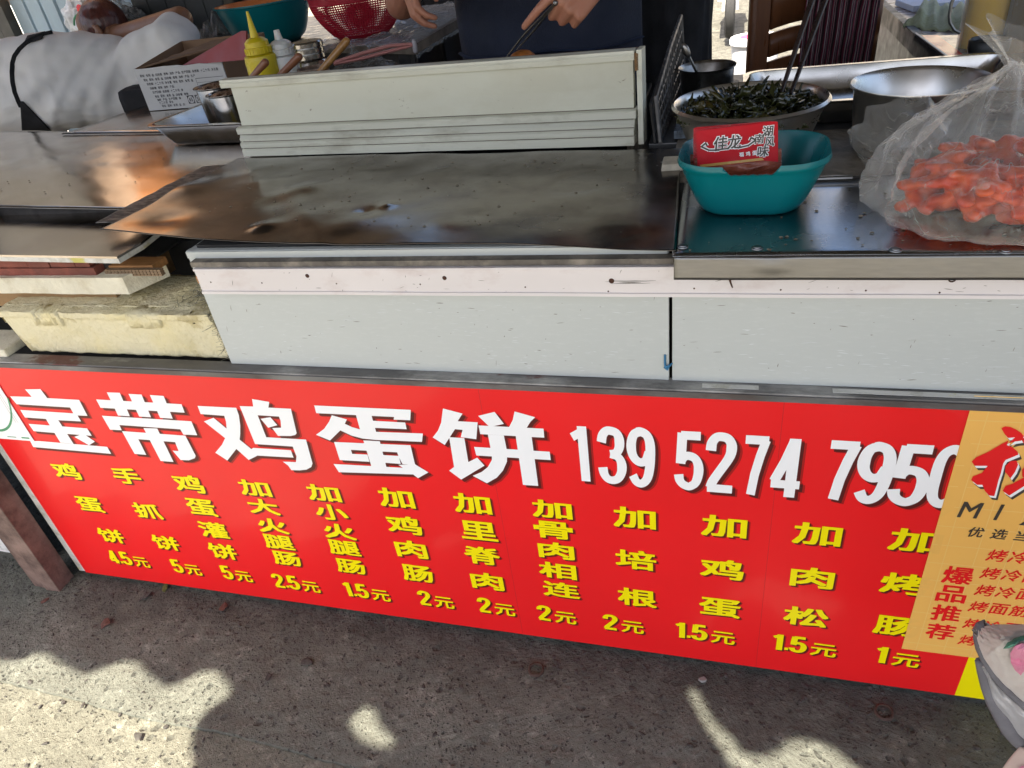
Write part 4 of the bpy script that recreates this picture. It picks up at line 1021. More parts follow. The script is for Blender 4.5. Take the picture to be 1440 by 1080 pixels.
# ---- hotplate behind the splash board
hp_ = thing('hotplate', 'black iron hotplate hidden behind the white splash board', 'hotplate', (-.6, .84, .70))
M_iron = mat('black_iron', (.02, .019, .018), .45, .6, var=.3)
bm = bmesh.new(); add_box(bm, (0, 0, .08), (.80, .44, .16), bev=.004); obj('box', bm, M_iron, hp_)
bm = bmesh.new(); add_box(bm, (0, 0, .167), (.82, .46, .012), bev=.003); obj('plate', bm, M_iron, hp_)
p = at(735, 80, y=.66); bm = bmesh.new(); add_ball(bm, (0, 0, 0), .03, (1, 1, .8), 3)
for v in bm.verts: v.co *= 1 + .12 * noi(*v.co, 60)
o = obj('fried_ball', bm, mat('fried_orange', (.36, .12, .025), .5, var=.4, vs=50, bump=.5), None, (p.x, .66, p.z - .010)); smooth(o); tag(o, 'browned orange food piece just showing over the white splash board', 'food')
bm = bmesh.new(); add_lathe(bm, [(.055, 0), (.058, .0), (.07, .075), (.068, .075)], 30); p2 = (p.x, .66, .88)
o = obj('steel_cup', bm, M_steelb, None, p2); solid(o, .001); smooth(o); tag(o, 'small steel cup under the orange food piece behind the splash board', 'cup')

# ================================================================== RIGHT REAR
# bucket and scooter on the sunlit ground
g = at(1062, 118, z=0)
g = V((at(1062, 62, y=4.4).x, 4.4, 0)); 
zt_ = at(1060, 52, y=4.25).z
bk = thing('paint_bucket', 'white plastic bucket with a white lid on the sunlit ground behind the stall', 'bucket', (g.x, 4.4, 0))
M_wp = mat('white_plastic', (.72, .74, .78), .4, var=.05, dirt=(.55, .52, .48), dirt_amt=.4, ds=6)
bm = bmesh.new(); H = zt_ - .05; add_lathe(bm, [(0, 0), (.13, 0), (.15, H), (.155, H), (.155, H - .015), (.152, H - .02), (.0, H)], 40); smooth(obj('body', bm, M_wp, bk))
bm = bmesh.new(); add_lathe(bm, [(.162, H - .005), (.162, H + .02), (.155, H + .03), (.0, H + .03)], 40); ld = smooth(obj('lid', bm, M_wp, bk))
bm = bmesh.new(); add_lathe(bm, [(.1, H + .0305), (.0, H + .031)], 30); obj('printed_emblem', bm, mat('pink_print', (.6, .06, .16), .5), ld)
# scooter: wheel, fork and fender
sx = at(1026, 30, y=6.6).x
st = thing('scooter', 'white scooter parked on the sunny ground behind the stall, front wheel showing', 'scooter', (sx, 6.8, 0))
M_tyre = mat('tyre', (.03, .03, .03), .8); M_wpaint = mat('white_paint', (.75, .75, .72), .35)
def torus(bm, R, r, c, ax, seg=32, rs=8):
    pts = [(R + r * math.cos(2 * math.pi * k / rs), r * math.sin(2 * math.pi * k / rs)) for k in range(rs)]
    return add_lathe(bm, pts, seg, c, ax, closed=True)
for nm, yy in (('wheel', 0), ('wheel', 1.2)):
    bm = bmesh.new(); torus(bm, .19, .045, (0, yy, .235), (1, 0, 0)); wh = smooth(obj(nm, bm, M_tyre, st))
    bm = bmesh.new(); torus(bm, .14, .02, (0, yy, .235), (1, 0, 0)); add_tube(bm, [(-.03, yy, .235), (.03, yy, .235)], .06, 14); obj('rim', bm, M_wpaint, wh)
bm = bmesh.new(); add_capsule(bm, (.0, .05, .32), .07, (0, .12, 1.0), .05); add_box(bm, (0, .55, .33), (.24, .8, .06), bev=.01); add_capsule(bm, (0, .95, .5), .15, (0, 1.35, .62), .11)
smooth(obj('body', bm, M_wpaint, st))
bm = bmesh.new(); add_capsule(bm, (0, .8, .74), .1, (0, 1.3, .78), .11, flat=.6); smooth(obj('saddle', bm, M_tyre, st))
bm = bmesh.new(); add_tube(bm, [(-.32, .16, 1.05), (-.15, .1, 1.02), (0, .11, 1.0), (.15, .1, 1.02), (.32, .16, 1.05)], .014, 8); obj('handlebar', bm, M_tyre, st)
bm = bmesh.new(); add_tube(bm, [(-.06, .0, .24), (-.05, .06, .6)], .014, 8); add_tube(bm, [(.06, .0, .24), (.05, .06, .6)], .014, 8); obj('fork', bm, M_wpaint, st)
# dark cart shadowing the far ground strip
# wooden chair, seen from behind
ch_y = 1.62
M_wood = mat('dark_red_wood', (.16, .060, .024), .35, var=.2, vs=9, stretch=(6, 6, .7), spec=.5)
cx0 = at(1060, 60, y=ch_y).x; cx1 = at(1215, 60, y=ch_y).x
chair = thing('wooden_chair', 'reddish brown wooden chair with slotted back, a striped garment over it', 'chair', (0, 0, 0))
zc0 = .55; zc1 = 1.02
bw = cx1 - cx0
def slat(z0, z1, nm='back_slat', x0=cx0, x1=cx1):
    bm = bmesh.new(); n = 20
    for i in range(n): pass
    def sl(u, v):
        x = x0 + (x1 - x0) * u; s = 4 * u * (1 - u)
        return V((x, ch_y + .03 * s, z0 + (z1 - z0) * v + .016 * s))
    sheet(bm, sl, 24, 2); o = obj(nm, bm, M_wood, chair); smooth(o); solid(o, .018, 0); return o
# two slots in view between x=1080 and x=1135 px
s1a = at(1105, 42, y=ch_y).z; s1b = at(1105, 33, y=ch_y).z; s2a = at(1105, 82, y=ch_y).z; s2b = at(1105, 72, y=ch_y).z
sxl = at(1081, 50, y=ch_y).x
slat(s1b - .013, 1.03, x0=sxl + .001); slat(s2b - .013, s1a - .008, x0=sxl + .001); slat(.52, s2a - .008, x0=sxl + .001)
bm = bmesh.new(); add_box(bm, ((cx0 + sxl) / 2, ch_y, .80), (sxl - cx0, .02, .50), bev=.002); obj('back_panel', bm, M_wood, chair)
def chpost(a, b, nm):
    bm = bmesh.new(); add_capsule(bm, a, .017, b, .015, 12); smooth(obj(nm, bm, M_wood, chair))
chpost((cx0 - .005, ch_y, .0), (cx0 - .005, ch_y + .0, 1.04), 'leg')
q0 = at(1216, 100, y=ch_y); q1 = at(1232, 0, y=ch_y + .03)
q1 = q0 + (q1 - q0) * 1.3
bm = bmesh.new(); add_capsule(bm, (q0 - (q1 - q0) * 2.6).xyz, .024, q1, .022, 12); smooth(obj('leg', bm, M_wood, chair))
chpost((cx0 + .01, ch_y + .4, .0), (cx0 + .01, ch_y + .4, .46), 'leg'); chpost((cx1 - .01, ch_y + .4, .0), (cx1 - .01, ch_y + .4, .46), 'leg')
bm = bmesh.new(); add_box(bm, ((cx0 + cx1) / 2, ch_y + .22, .47), (bw, .42, .03), bev=.008); obj('seat', bm, M_wood, chair)
# striped garment: the stripes are woven cloth colour
def stripe_mat():
    m = bpy.data.materials.new('striped_cloth'); m.use_nodes = True; n = m.node_tree.nodes; l = m.node_tree.links; b = n['Principled BSDF']
    uv = n.new('ShaderNodeUVMap'); uv.uv_map = 'UVMap'; sp = n.new('ShaderNodeSeparateXYZ'); l.new(uv.outputs[0], sp.inputs[0])
    ns = n.new('ShaderNodeTexNoise'); ns.inputs['Scale'].default_value = 6; l.new(uv.outputs[0], ns.inputs['Vector'])
    ad = n.new('ShaderNodeMath'); ad.operation = 'MULTIPLY_ADD'; ad.inputs[1].default_value = .04; l.new(ns.outputs[0], ad.inputs[0]); l.new(sp.outputs['X'], ad.inputs[2])
    mu = n.new('ShaderNodeMath'); mu.operation = 'MULTIPLY'; mu.inputs[1].default_value = 13; l.new(ad.outputs[0], mu.inputs[0])
    fr = n.new('ShaderNodeMath'); fr.operation = 'FRACT'; l.new(mu.outputs[0], fr.inputs[0])
    cr_ = n.new('ShaderNodeValToRGB'); cr_.color_ramp.interpolation = 'CONSTANT'; e = cr_.color_ramp.elements
    e[0].position = 0; e[0].color = (.035, .012, .02, 1); e[1].position = .3; e[1].color = (.16, .015, .04, 1)
    for p_, c_ in ((.5, (.35, .3, .3, 1)), (.62, (.03, .015, .03, 1)), (.8, (.2, .02, .05, 1)), (.9, (.3, .26, .26, 1))):
        k = e.new(p_); k.color = c_
    l.new(fr.outputs[0], cr_.inputs[0]); l.new(cr_.outputs[0], b.inputs['Base Color']); b.inputs['Roughness'].default_value = .9
    return m
def uvsheet(name, fn, nu, nv, m, parent=None):
    vs = [fn(i / nu, j / nv) for i in range(nu + 1) for j in range(nv + 1)]; F = []; UV = []
    for i in range(nu):
        for j in range(nv):
            F.append((i * (nv + 1) + j, (i + 1) * (nv + 1) + j, (i + 1) * (nv + 1) + j + 1, i * (nv + 1) + j + 1))
            UV += [(i / nu, j / nv), ((i + 1) / nu, j / nv), ((i + 1) / nu, (j + 1) / nv), (i / nu, (j + 1) / nv)]
    me = mk(vs, F); ul = me.uv_layers.new(name='UVMap')
    for k, c in enumerate(UV): ul.data[k].uv = c
    o = obj(name, me, m, parent); smooth(o, 180); return o
ga = at(1132, 98, y=ch_y - .06).x; gb = at(1212, 60, y=ch_y - .06).x
o = uvsheet('striped_garment', lambda u, v: V((ga - .03 + .02 * v + (gb - ga + .05) * u, ch_y - .035 - .012 * math.sin(u * 38 + v * 2) - .006 * math.sin(u * 81), .5 + .58 * v)), 120, 30, stripe_mat())
solid(o, .003); tag(o, 'maroon, black and grey striped garment hung over the back of the wooden chair', 'garment')

# ---- right table
rt = thing('side_table', 'glossy worn table at the upper right with towel and oil bottle', 'table', (0, 0, 0))
ZR = .88; rx = .458
M_rt = mat('worn_plank_top', (.42, .38, .37), .25, var=.2, vs=4, stretch=(.6, 6, 1), dirt=(.2, .13, .12), dirt_amt=.5, ds=6)
bm = bmesh.new(); add_box(bm, (rx + .55, 1.75, ZR - .012), (1.08, 1.5, .02)); obj('tabletop', bm, M_rt, rt)
bm = bmesh.new(); add_box(bm, (rx + .012, 1.75, ZR - .018), (.022, 1.52, .05), bev=.003); obj('edge_frame', bm, M_iron, rt)
bm = bmesh.new(); add_box(bm, (rx + .55, 1.0 - .012, ZR - .018), (1.08, .022, .05), bev=.003); obj('edge_frame', bm, M_iron, rt)
bm = bmesh.new(); add_box(bm, (rx + .04, 1.75, .42), (.02, 1.45, .80)); obj('side_board', bm, M_blkp, rt)
for x_ in (rx + .04, rx + 1.0):
    for y_ in (1.05, 2.4): bm = bmesh.new(); add_box(bm, (x_, y_, .43), (.04, .04, .86)); obj('leg', bm, M_iron, rt)
# tablet-like printed sheet in a black tray with red picture
a_ = at(1285, 50, z=ZR + .012); b_ = at(1345, 95, z=ZR + .012); c_ = at(1420, 90, z=ZR + .012); d_ = at(1365, 48, z=ZR + .012)
t = thing('serving_tray', 'black framed glossy tray with a red and white picture beside the oil bottle', 'tray', (0, 0, 0))
bm = bmesh.new(); add_prism(bm, [a_, b_, c_, d_], (0, 0, -.010)); obj('base', bm, M_blkp, t)
def inset(pts, k):
    c = sum(pts, V()) / 4; return [p.lerp(c, k) for p in pts]
q = inset([a_, b_, c_, d_], .06); bm = bmesh.new(); f = bm.faces.new([bm.verts.new(p + V((0, 0, .0006))) for p in q]); bmesh.ops.recalc_face_normals(bm, faces=bm.faces)
obj('picture', bm, mat('grey_picture', (.35, .36, .37), .2, var=.35, vs=14, dirt=(.1, .1, .11), dirt_amt=.8, ds=18), t)
q = inset([a_.lerp(d_, .12), a_.lerp(b_, .75).lerp(c_, .05), a_.lerp(b_, .75).lerp(c_, .42), a_.lerp(d_, .42)], .05); bm = bmesh.new(); f = bm.faces.new([bm.verts.new(p + V((0, 0, .0014))) for p in q])
obj('red_print', bm, mat('red_picture', (.6, .07, .06), .2, var=.15), t)
bm = bmesh.new(); add_tube(bm, [a_ + V((.004, 0, .003)), b_ + V((.004, 0, .003))], .004, 8); obj('chrome_edge', bm, M_steelb, t)
# folded green towel
p = at(1320, 42, z=ZR); bm = bmesh.new()
tb_ = V((p.x, p.y, ZR))
cols = [at(1268, 40, z=ZR), at(1358, 46, z=ZR), at(1372, 12, z=ZR), at(1298, 15, z=ZR)]
def tow(u, v):
    q = quadpt(*cols, u, v); e = min(1, 6 * u, 6 * (1 - u) + .3, 6 * v + .0, 6 * (1 - v))
    return q + V((0, 0, .004 + .045 * max(0, e) * (.7 + .3 * math.cos(u * 5)) + .012 * noi(u * 5, v * 3, 1) + .006 * math.sin((u * 3 + v) * 9)))
sheet(bm, tow, 60, 40)
M_tow = mat('green_towel', (.33, .37, .24), .95, var=.12, vs=30, bump=.8, bs=160, sheen=.3)
o = obj('towel', bm, M_tow); smooth(o, 180); solid(o, .006); tag(o, 'crumpled pale green towel on the corner of the side table', 'towel')
# notebook / paper stack
p = at(1340, 8, z=ZR); bm = bmesh.new(); add_box(bm, (0, 0, .008), (.26, .16, .016), rz=.15, bev=.001); o = obj('paper_pad', bm, mat('bluish_paper', (.5, .56, .7), .7), None, (p.x, p.y + .05, ZR)); tag(o, 'bluish white paper pad lying behind the green towel', 'paper pad')
# oil bottle
pb = at(1372, 92, z=ZR); pb = V((at(1374, 70, y=1.12).x, 1.12, ZR))
def jar(c, R, H, name, label, liquid=None, lvl=.6, cap=None):
    t = thing(name, label, 'bottle', c)
    m = bpy.data.materials.new('clear_plastic'); m.use_nodes = True; n = m.node_tree.nodes; l = m.node_tree.links
    b = n['Principled BSDF']; b.inputs['Base Color'].default_value = (.8, .82, .8, 1); b.inputs['Roughness'].default_value = .1; b.inputs['Specular IOR Level'].default_value = .7
    tr = n.new('ShaderNodeBsdfTransparent'); mx = n.new('ShaderNodeMixShader'); lw = n.new('ShaderNodeLayerWeight'); lw.inputs[0].default_value = .25
    ad = n.new('ShaderNodeMath'); ad.operation = 'MULTIPLY_ADD'; ad.inputs[1].default_value = .6; ad.inputs[2].default_value = .16; l.new(lw.outputs['Facing'], ad.inputs[0]); l.new(ad.outputs[0], mx.inputs[0])
    l.new(tr.outputs[0], mx.inputs[1]); l.new(b.outputs[0], mx.inputs[2]); l.new(mx.outputs[0], n['Material Output'].inputs[0])
    bm = bmesh.new(); add_lathe(bm, [(0, .0), (R * .9, 0), (R, .01), (R, H * .8), (R * .85, H * .88), (R * .4, H * .94), (R * .4, H)], 36); smooth(obj('body', bm, m, t), 50)
    if liquid is not None:
        bm = bmesh.new(); add_lathe(bm, [(0, .004), (R * .9 - .003, .004), (R - .004, .012), (R - .004, H * lvl), (0, H * lvl)], 36); smooth(obj('oil', bm, liquid, t), 50)
    bm = bmesh.new(); add_lathe(bm, [(R * .44, H * .96), (R * .44, H + .02), (0, H + .02)], 24); obj('cap', bm, cap or M_blkp, t)
    return t
M_oil = mat('yellow_oil', (.55, .36, .01), .12, var=.03, vs=3, trans=.25, spec=.5)
ob_ = at(1378, 70, y=1.1)
jar((ob_.x, 1.1, ZR), .05, .33, 'oil_bottle', 'clear bottle two thirds full of yellow oil on the side table', M_oil, .62)
ob2 = at(1446, 40, y=1.05); jar((ob2.x, 1.05, ZR), .045, .3, 'sauce_bottle', 'brownish bottle cut by the right edge behind the plastic bag', mat('brown_sauce', (.16, .1, .03), .2), .8)
pj = at(1388, 75, y=.93); t = thing('black_jar', 'squat black jar in front of the yellow oil bottle', 'jar', (pj.x, .93, ZC - .0))
bm = bmesh.new(); zj = at(1388, 56, y=.93).z - ZC
add_lathe(bm, [(0, 0), (.036, 0), (.036, zj * .55), (.034, zj * .56)], 32); smooth(obj('body', bm, mat('olive_glass', (.13, .12, .03), .15), t), 50)
bm = bmesh.new(); add_lathe(bm, [(.038, zj * .5), (.039, zj), (.036, zj + .003), (.033, zj - .004), (0, zj - .005)], 32); smooth(obj('lid', bm, M_blkp, t), 50)
# chrome whisk wire at its left
ww0 = at(1350, 46, y=1.0)
bm = bmesh.new(); pts = [at(a, b, y=1.0) for a, b in ((1344, -10), (1338, 5), (1335, 22), (1336, 32), (1342, 42), (1350, 46))]; add_tube(bm, pts, .0035, 8)
o = obj('wire_hanger', bm, M_steelb); smooth(o); tag(o, 'bent chrome wire left of the oil bottle', 'wire')
bm = bmesh.new(); a_ = at(1205, 100, y=.9); b_ = at(1282, 88, y=.98); add_tube(bm, [a_, b_], .009, 10); o = obj('blue_pen', bm, mat('blue_grey_handle', (.12, .16, .25), .4)); smooth(o); tag(o, 'blue grey rod handle lying behind the big steel pot', 'handle')
# unseen brown boards added at the left rear to tone the worktop's reflections
bw_ = thing('reflection_boards', 'unseen brown board wall added at the left rear to tone the worktop reflections', 'wall', (0, 0, 0))
M_bw = mat('dull_brown_board', (.34, .245, .18), .8, var=.2, vs=4, stretch=(4, 1, .5))
for i in range(16):
    boxp('plank', -4.6 + i * .19, -4.6 + i * .19 + .185, YW + .05, YW + .07, 1.2, 2.3, M_bw, bw_)
# ================================================================== POTS, BOWLS, BASKET, BAG ON THE RIGHT
M_ss = mat('stainless', (.44, .425, .40), .22, 1., var=.06, vs=9, rvar=.06, bump=.02, bs=30, dirt=(.4, .38, .35), dirt_amt=.35, ds=8)
M_ssd = mat('dull_stainless', (.34, .33, .31), .32, 1., var=.15, vs=9, rvar=.08, dirt=(.12, .1, .08), dirt_amt=.7, ds=12)
M_bowl = mat('silver_bowl_steel', (.66, .64, .60), .30, 1., var=.05, vs=9, rvar=.05, dirt=(.5, .47, .42), dirt_amt=.4, ds=8)
# ---- seaweed bowl
ZB2 = ZC
def fit(pxl, pxr, py, y):                # radius and centre of a rim from its left and right ends
    a = at(pxl, py, y=y); b = at(pxr, py, y=y); return (a + b) / 2, (b - a).length / 2
c, R = fit(948, 1165, 140, .37)
ctr = V((c.x, .37, ZC)); H = c.z - ZC
bowl = thing('steel_bowl', 'wide stainless bowl heaped with dark seaweed behind the teal basket', 'bowl', ctr)
bm = bmesh.new()
prof = [(0, .002), (R * .62, .002), (R * .70, .008)] + [(R * (.72 + .26 * (a / 8) ** .8), .012 + (H - .012) * a / 8) for a in range(1, 9)] + [(R, H + .002), (R + .004, H - .002), (R + .001, H - .005)]
add_lathe(bm, prof, 72); o = obj('shell', bm, M_bowl, bowl); smooth(o, 50); solid(o, .0012, 1)
M_sea = mat('seaweed', (.028, .030, .008), .2, var=.6, vs=16, spec=.7, dirt=(.09, .055, .008), dirt_amt=.7, ds=14, dthr=.6, bump=.3, bs=60)
bm = bmesh.new()
r2 = random.Random(3)
add_lathe(bm, [(0, H * .92), (R * .5, H * .86), (R * .84, H * .68)], 30)
for i in range(520):
    a = r2.random() * 6.283; rr = R * .90 * math.sqrt(r2.random())
    hgt = H * .98 + .012 * (1 - rr / R) - .018 * (rr / R) ** 2
    p = V((rr * math.cos(a), rr * math.sin(a), hgt + r2.uniform(-.012, .006)))
    d = V((r2.gauss(0, 1), r2.gauss(0, 1), r2.gauss(0, .35))).normalized(); side = d.cross(V((r2.gauss(0, .5), r2.gauss(0, .5), 1))).normalized()
    L = r2.uniform(.02, .055); wd = r2.uniform(.002, .0105); n = 7; prev = None; ph = r2.random() * 6; bend = r2.uniform(-1.6, 1.6)
    cur = p - d * L * .5; dd = d.copy(); nn = side.cross(d)
    for k in range(n + 1):
        wv = wd * math.sin(math.pi * (k + .4) / (n + .8)) * (1 + .3 * math.sin(k * 2.1 + ph))
        tw = side * math.cos(k * .25 + ph) + nn * math.sin(k * .25 + ph)
        A_ = bm.verts.new(cur + tw * wv); B_ = bm.verts.new(cur - tw * wv)
        if prev: bm.faces.new((prev[0], prev[1], B_, A_))
        prev = (A_, B_); dd = (dd + side * bend * .12 + V((0, 0, -.06))).normalized(); cur = cur + dd * L / n
        rad = math.hypot(cur.x, cur.y)
        lim = R * (.72 + .24 * min(1, max(0, cur.z / H)) ** .8)
        if rad > lim: cur.x *= lim / rad; cur.y *= lim / rad
o = obj('seaweed', bm, M_sea, None, ctr); smooth(o, 180); solid(o, .0006); tag(o, 'glossy dark green shredded seaweed heaped in the wide steel bowl', None, kind='stuff')
M_chop = mat('black_lacquer', (.022, .014, .013), .25, var=.2, vs=20, spec=.6)
for (ax, ay), (bx, by), yy, lab in (((1096, 138), (1146, -12), .60, 'left one of the two black chopsticks standing in the seaweed'), ((1112, 132), (1166, -16), .62, 'right one of the two black chopsticks standing in the seaweed')):
    a = at(ax, ay, y=.37 if ax < 1100 else .38); b = at(bx, by, y=yy - .14)
    bm = bmesh.new(); add_tube(bm, [a, a.lerp(b, .5), b], [.0032, .0045, .0055], 8); o = obj('chopstick', bm, M_chop); smooth(o, 60); tag(o, lab, 'chopstick', 'chopsticks in the seaweed bowl')
# ---- small steel pot with ladle
c, R2 = fit(957, 1033, 92, .72); H2 = c.z - ZC
pot = thing('small_pot', 'small dull steel pot with a ladle left of the seaweed bowl', 'pot', (c.x, .72, ZC))
bm = bmesh.new(); add_lathe(bm, [(0, .002), (R2 * .93, .002), (R2 * .95, .01), (R2 * .97, H2 - .006), (R2 + .004, H2), (R2 + .003, H2 - .003)], 48); o = obj('shell', bm, M_ssd, pot); smooth(o, 50); solid(o, .001, 1)
bm = bmesh.new(); add_lathe(bm, [(0, H2 * .72), (R2 * .93, H2 * .72)], 30); obj('sauce', bm, mat('dark_sauce', (.03, .026, .018), .25, var=.5, vs=40, bump=.4), pot)
ld_ = thing('ladle', 'dark spoon leaning out of the small steel pot', 'spoon', (0, 0, 0))
a = at(974, 90, y=.72); b = at(963, 68, y=.71); bm = bmesh.new(); add_ball(bm, (0, 0, 0), .014, (.55, .25, 1.15), 2); o = smooth(obj('bowl', bm, M_ssd, ld_, b.lerp(a, .15))); o.rotation_euler = (0, -.45, 0)
bm = bmesh.new(); add_tube(bm, [b.lerp(a, .5), a, a + (a - b) * .8], .003, 6); obj('handle', bm, M_ssd, ld_)
# ---- big pot
c, R3 = fit(1201, 1392, 112, .36); H3 = c.z - ZC
bp_ = thing('big_pot', 'large empty stainless pot behind the clear plastic bag', 'pot', (c.x, .36, ZC))
bm = bmesh.new(); add_lathe(bm, [(0, .002), (R3 * .8, .002), (R3 * .86, .008), (R3 * .9, .03), (R3 * .97, H3 - .006), (R3 + .003, H3), (R3 + .004, H3 - .004)], 72); o = obj('shell', bm, M_bowl, bp_); smooth(o, 50); solid(o, .0012, 1)
# ---- flat tray between the two
def rounded_rect(hx, hy, r, n=12):
    pts = []
    for cx_, cy_, a0 in ((hx - r, hy - r, 0), (-hx + r, hy - r, 90), (-hx + r, -hy + r, 180), (hx - r, -hy + r, 270)):
        for k in range(n + 1):
            a = math.radians(a0 + 90 * k / n); pts.append((cx_ + r * math.cos(a), cy_ + r * math.sin(a)))
    return pts
def loft(bm, loops, capb=True, capt=False):
    rings = [[bm.verts.new(p) for p in L] for L in loops]; n = len(rings[0])
    for A_, B_ in zip(rings, rings[1:]):
        for k in range(n): bm.faces.new((A_[k], A_[(k + 1) % n], B_[(k + 1) % n], B_[k]))
    if capb: bm.faces.new(rings[0][::-1])
    if capt: bm.faces.new(rings[-1])
def tray(name, c, hx, hy, H, m, label, rz=0, rim=.012, taper=.9, r=.03):
    t = thing(name, label, 'tray', c, rz); bm = bmesh.new()
    L = []
    for k, z in ((taper, .001), (taper + .01, .003), (1, H - .002), (1, H)): L.append([(x, y, z) for x, y in rounded_rect(hx * k, hy * k, r)])
    L.append([(x, y, H) for x, y in rounded_rect(hx + rim, hy + rim, r + rim)]); L.append([(x, y, H - .004) for x, y in rounded_rect(hx + rim, hy + rim, r + rim)])
    loft(bm, L); o = obj('pan', bm, m, t); smooth(o, 50); solid(o, .001, 1); return t
tray('steel_tray', (.275, .655, ZC + .001), .235, .135, .044, M_ss, 'long shallow stainless tray behind the seaweed bowl and the big pot', 0)

# ---- teal basket
def tealf():
    zb = ZC + .0012
    # rim seen at: left end (950,212), right end (1165,215), back corners, front middle (1050,245)
    cx_ = at(1052, 303, z=ZC).x; cy_ = .148
    t = thing('basket', 'teal blue plastic basket with a chipped rim at the front of the counter', 'basket', (cx_ + .003, cy_, zb), -.05)
    bm = bmesh.new(); hx, hy, H = .099, .080, .077
    L = []
    def lp(k, z, r, kk=None): return [(x, y, z) for x, y in rounded_rect(hx * k, hy * (kk or k), r)]
    L = [lp(.62, 0, .035), lp(.68, .003, .04), lp(.755, .014, .044), lp(.82, .03, .045), lp(.89, .048, .046), lp(.95, .062, .054), lp(.975, .066, .056), lp(1.0, .068, .058), lp(1.015, .072, .059), lp(1.0, H + .001, .058), lp(.985, H - .001, .057), lp(.95, .063, .054), lp(.86, .045, .045), lp(.79, .026, .042), lp(.73, .013, .04), lp(.64, .005, .036)]
    loft(bm, L, True, True)
    # finer ring so the chip in the rim can be cut: lower rim points at the front right
    for v in bm.verts:
        if v.co.z > .080 and v.co.y < -.06 and -.03 < v.co.x < .05: v.co.z -= 0
    bmesh.ops.recalc_face_normals(bm, faces=bm.faces)
    o = obj('shell', bm, M_teal, t); smooth(o, 60)
    # rim chip: cut with long front edges subdivided
    bm = bmesh.new(); bm.from_mesh(o.data)
    es = [e for e in bm.edges if abs(e.verts[0].co.y - e.verts[1].co.y) < 1e-5 and abs(e.verts[0].co.x - e.verts[1].co.x) > .05 and e.verts[0].co.y < 0 and e.verts[0].co.z > .05]
    bmesh.ops.subdivide_edges(bm, edges=es, cuts=34)
    for v in bm.verts:
        if v.co.y < -.05 and v.co.z > .0655 and -.034 < v.co.x < .034:
            d = min(1, (v.co.x + .034) / .008, (.034 - v.co.x) / .006); v.co.z = min(v.co.z, .0745 - .0075 * d + .0012 * noi(v.co.x, 0, 0, 180)) if v.co.z > .068 else v.co.z
    bm.to_mesh(o.data); bm.free(); smooth(o, 60)
    return t
tk = tealf()
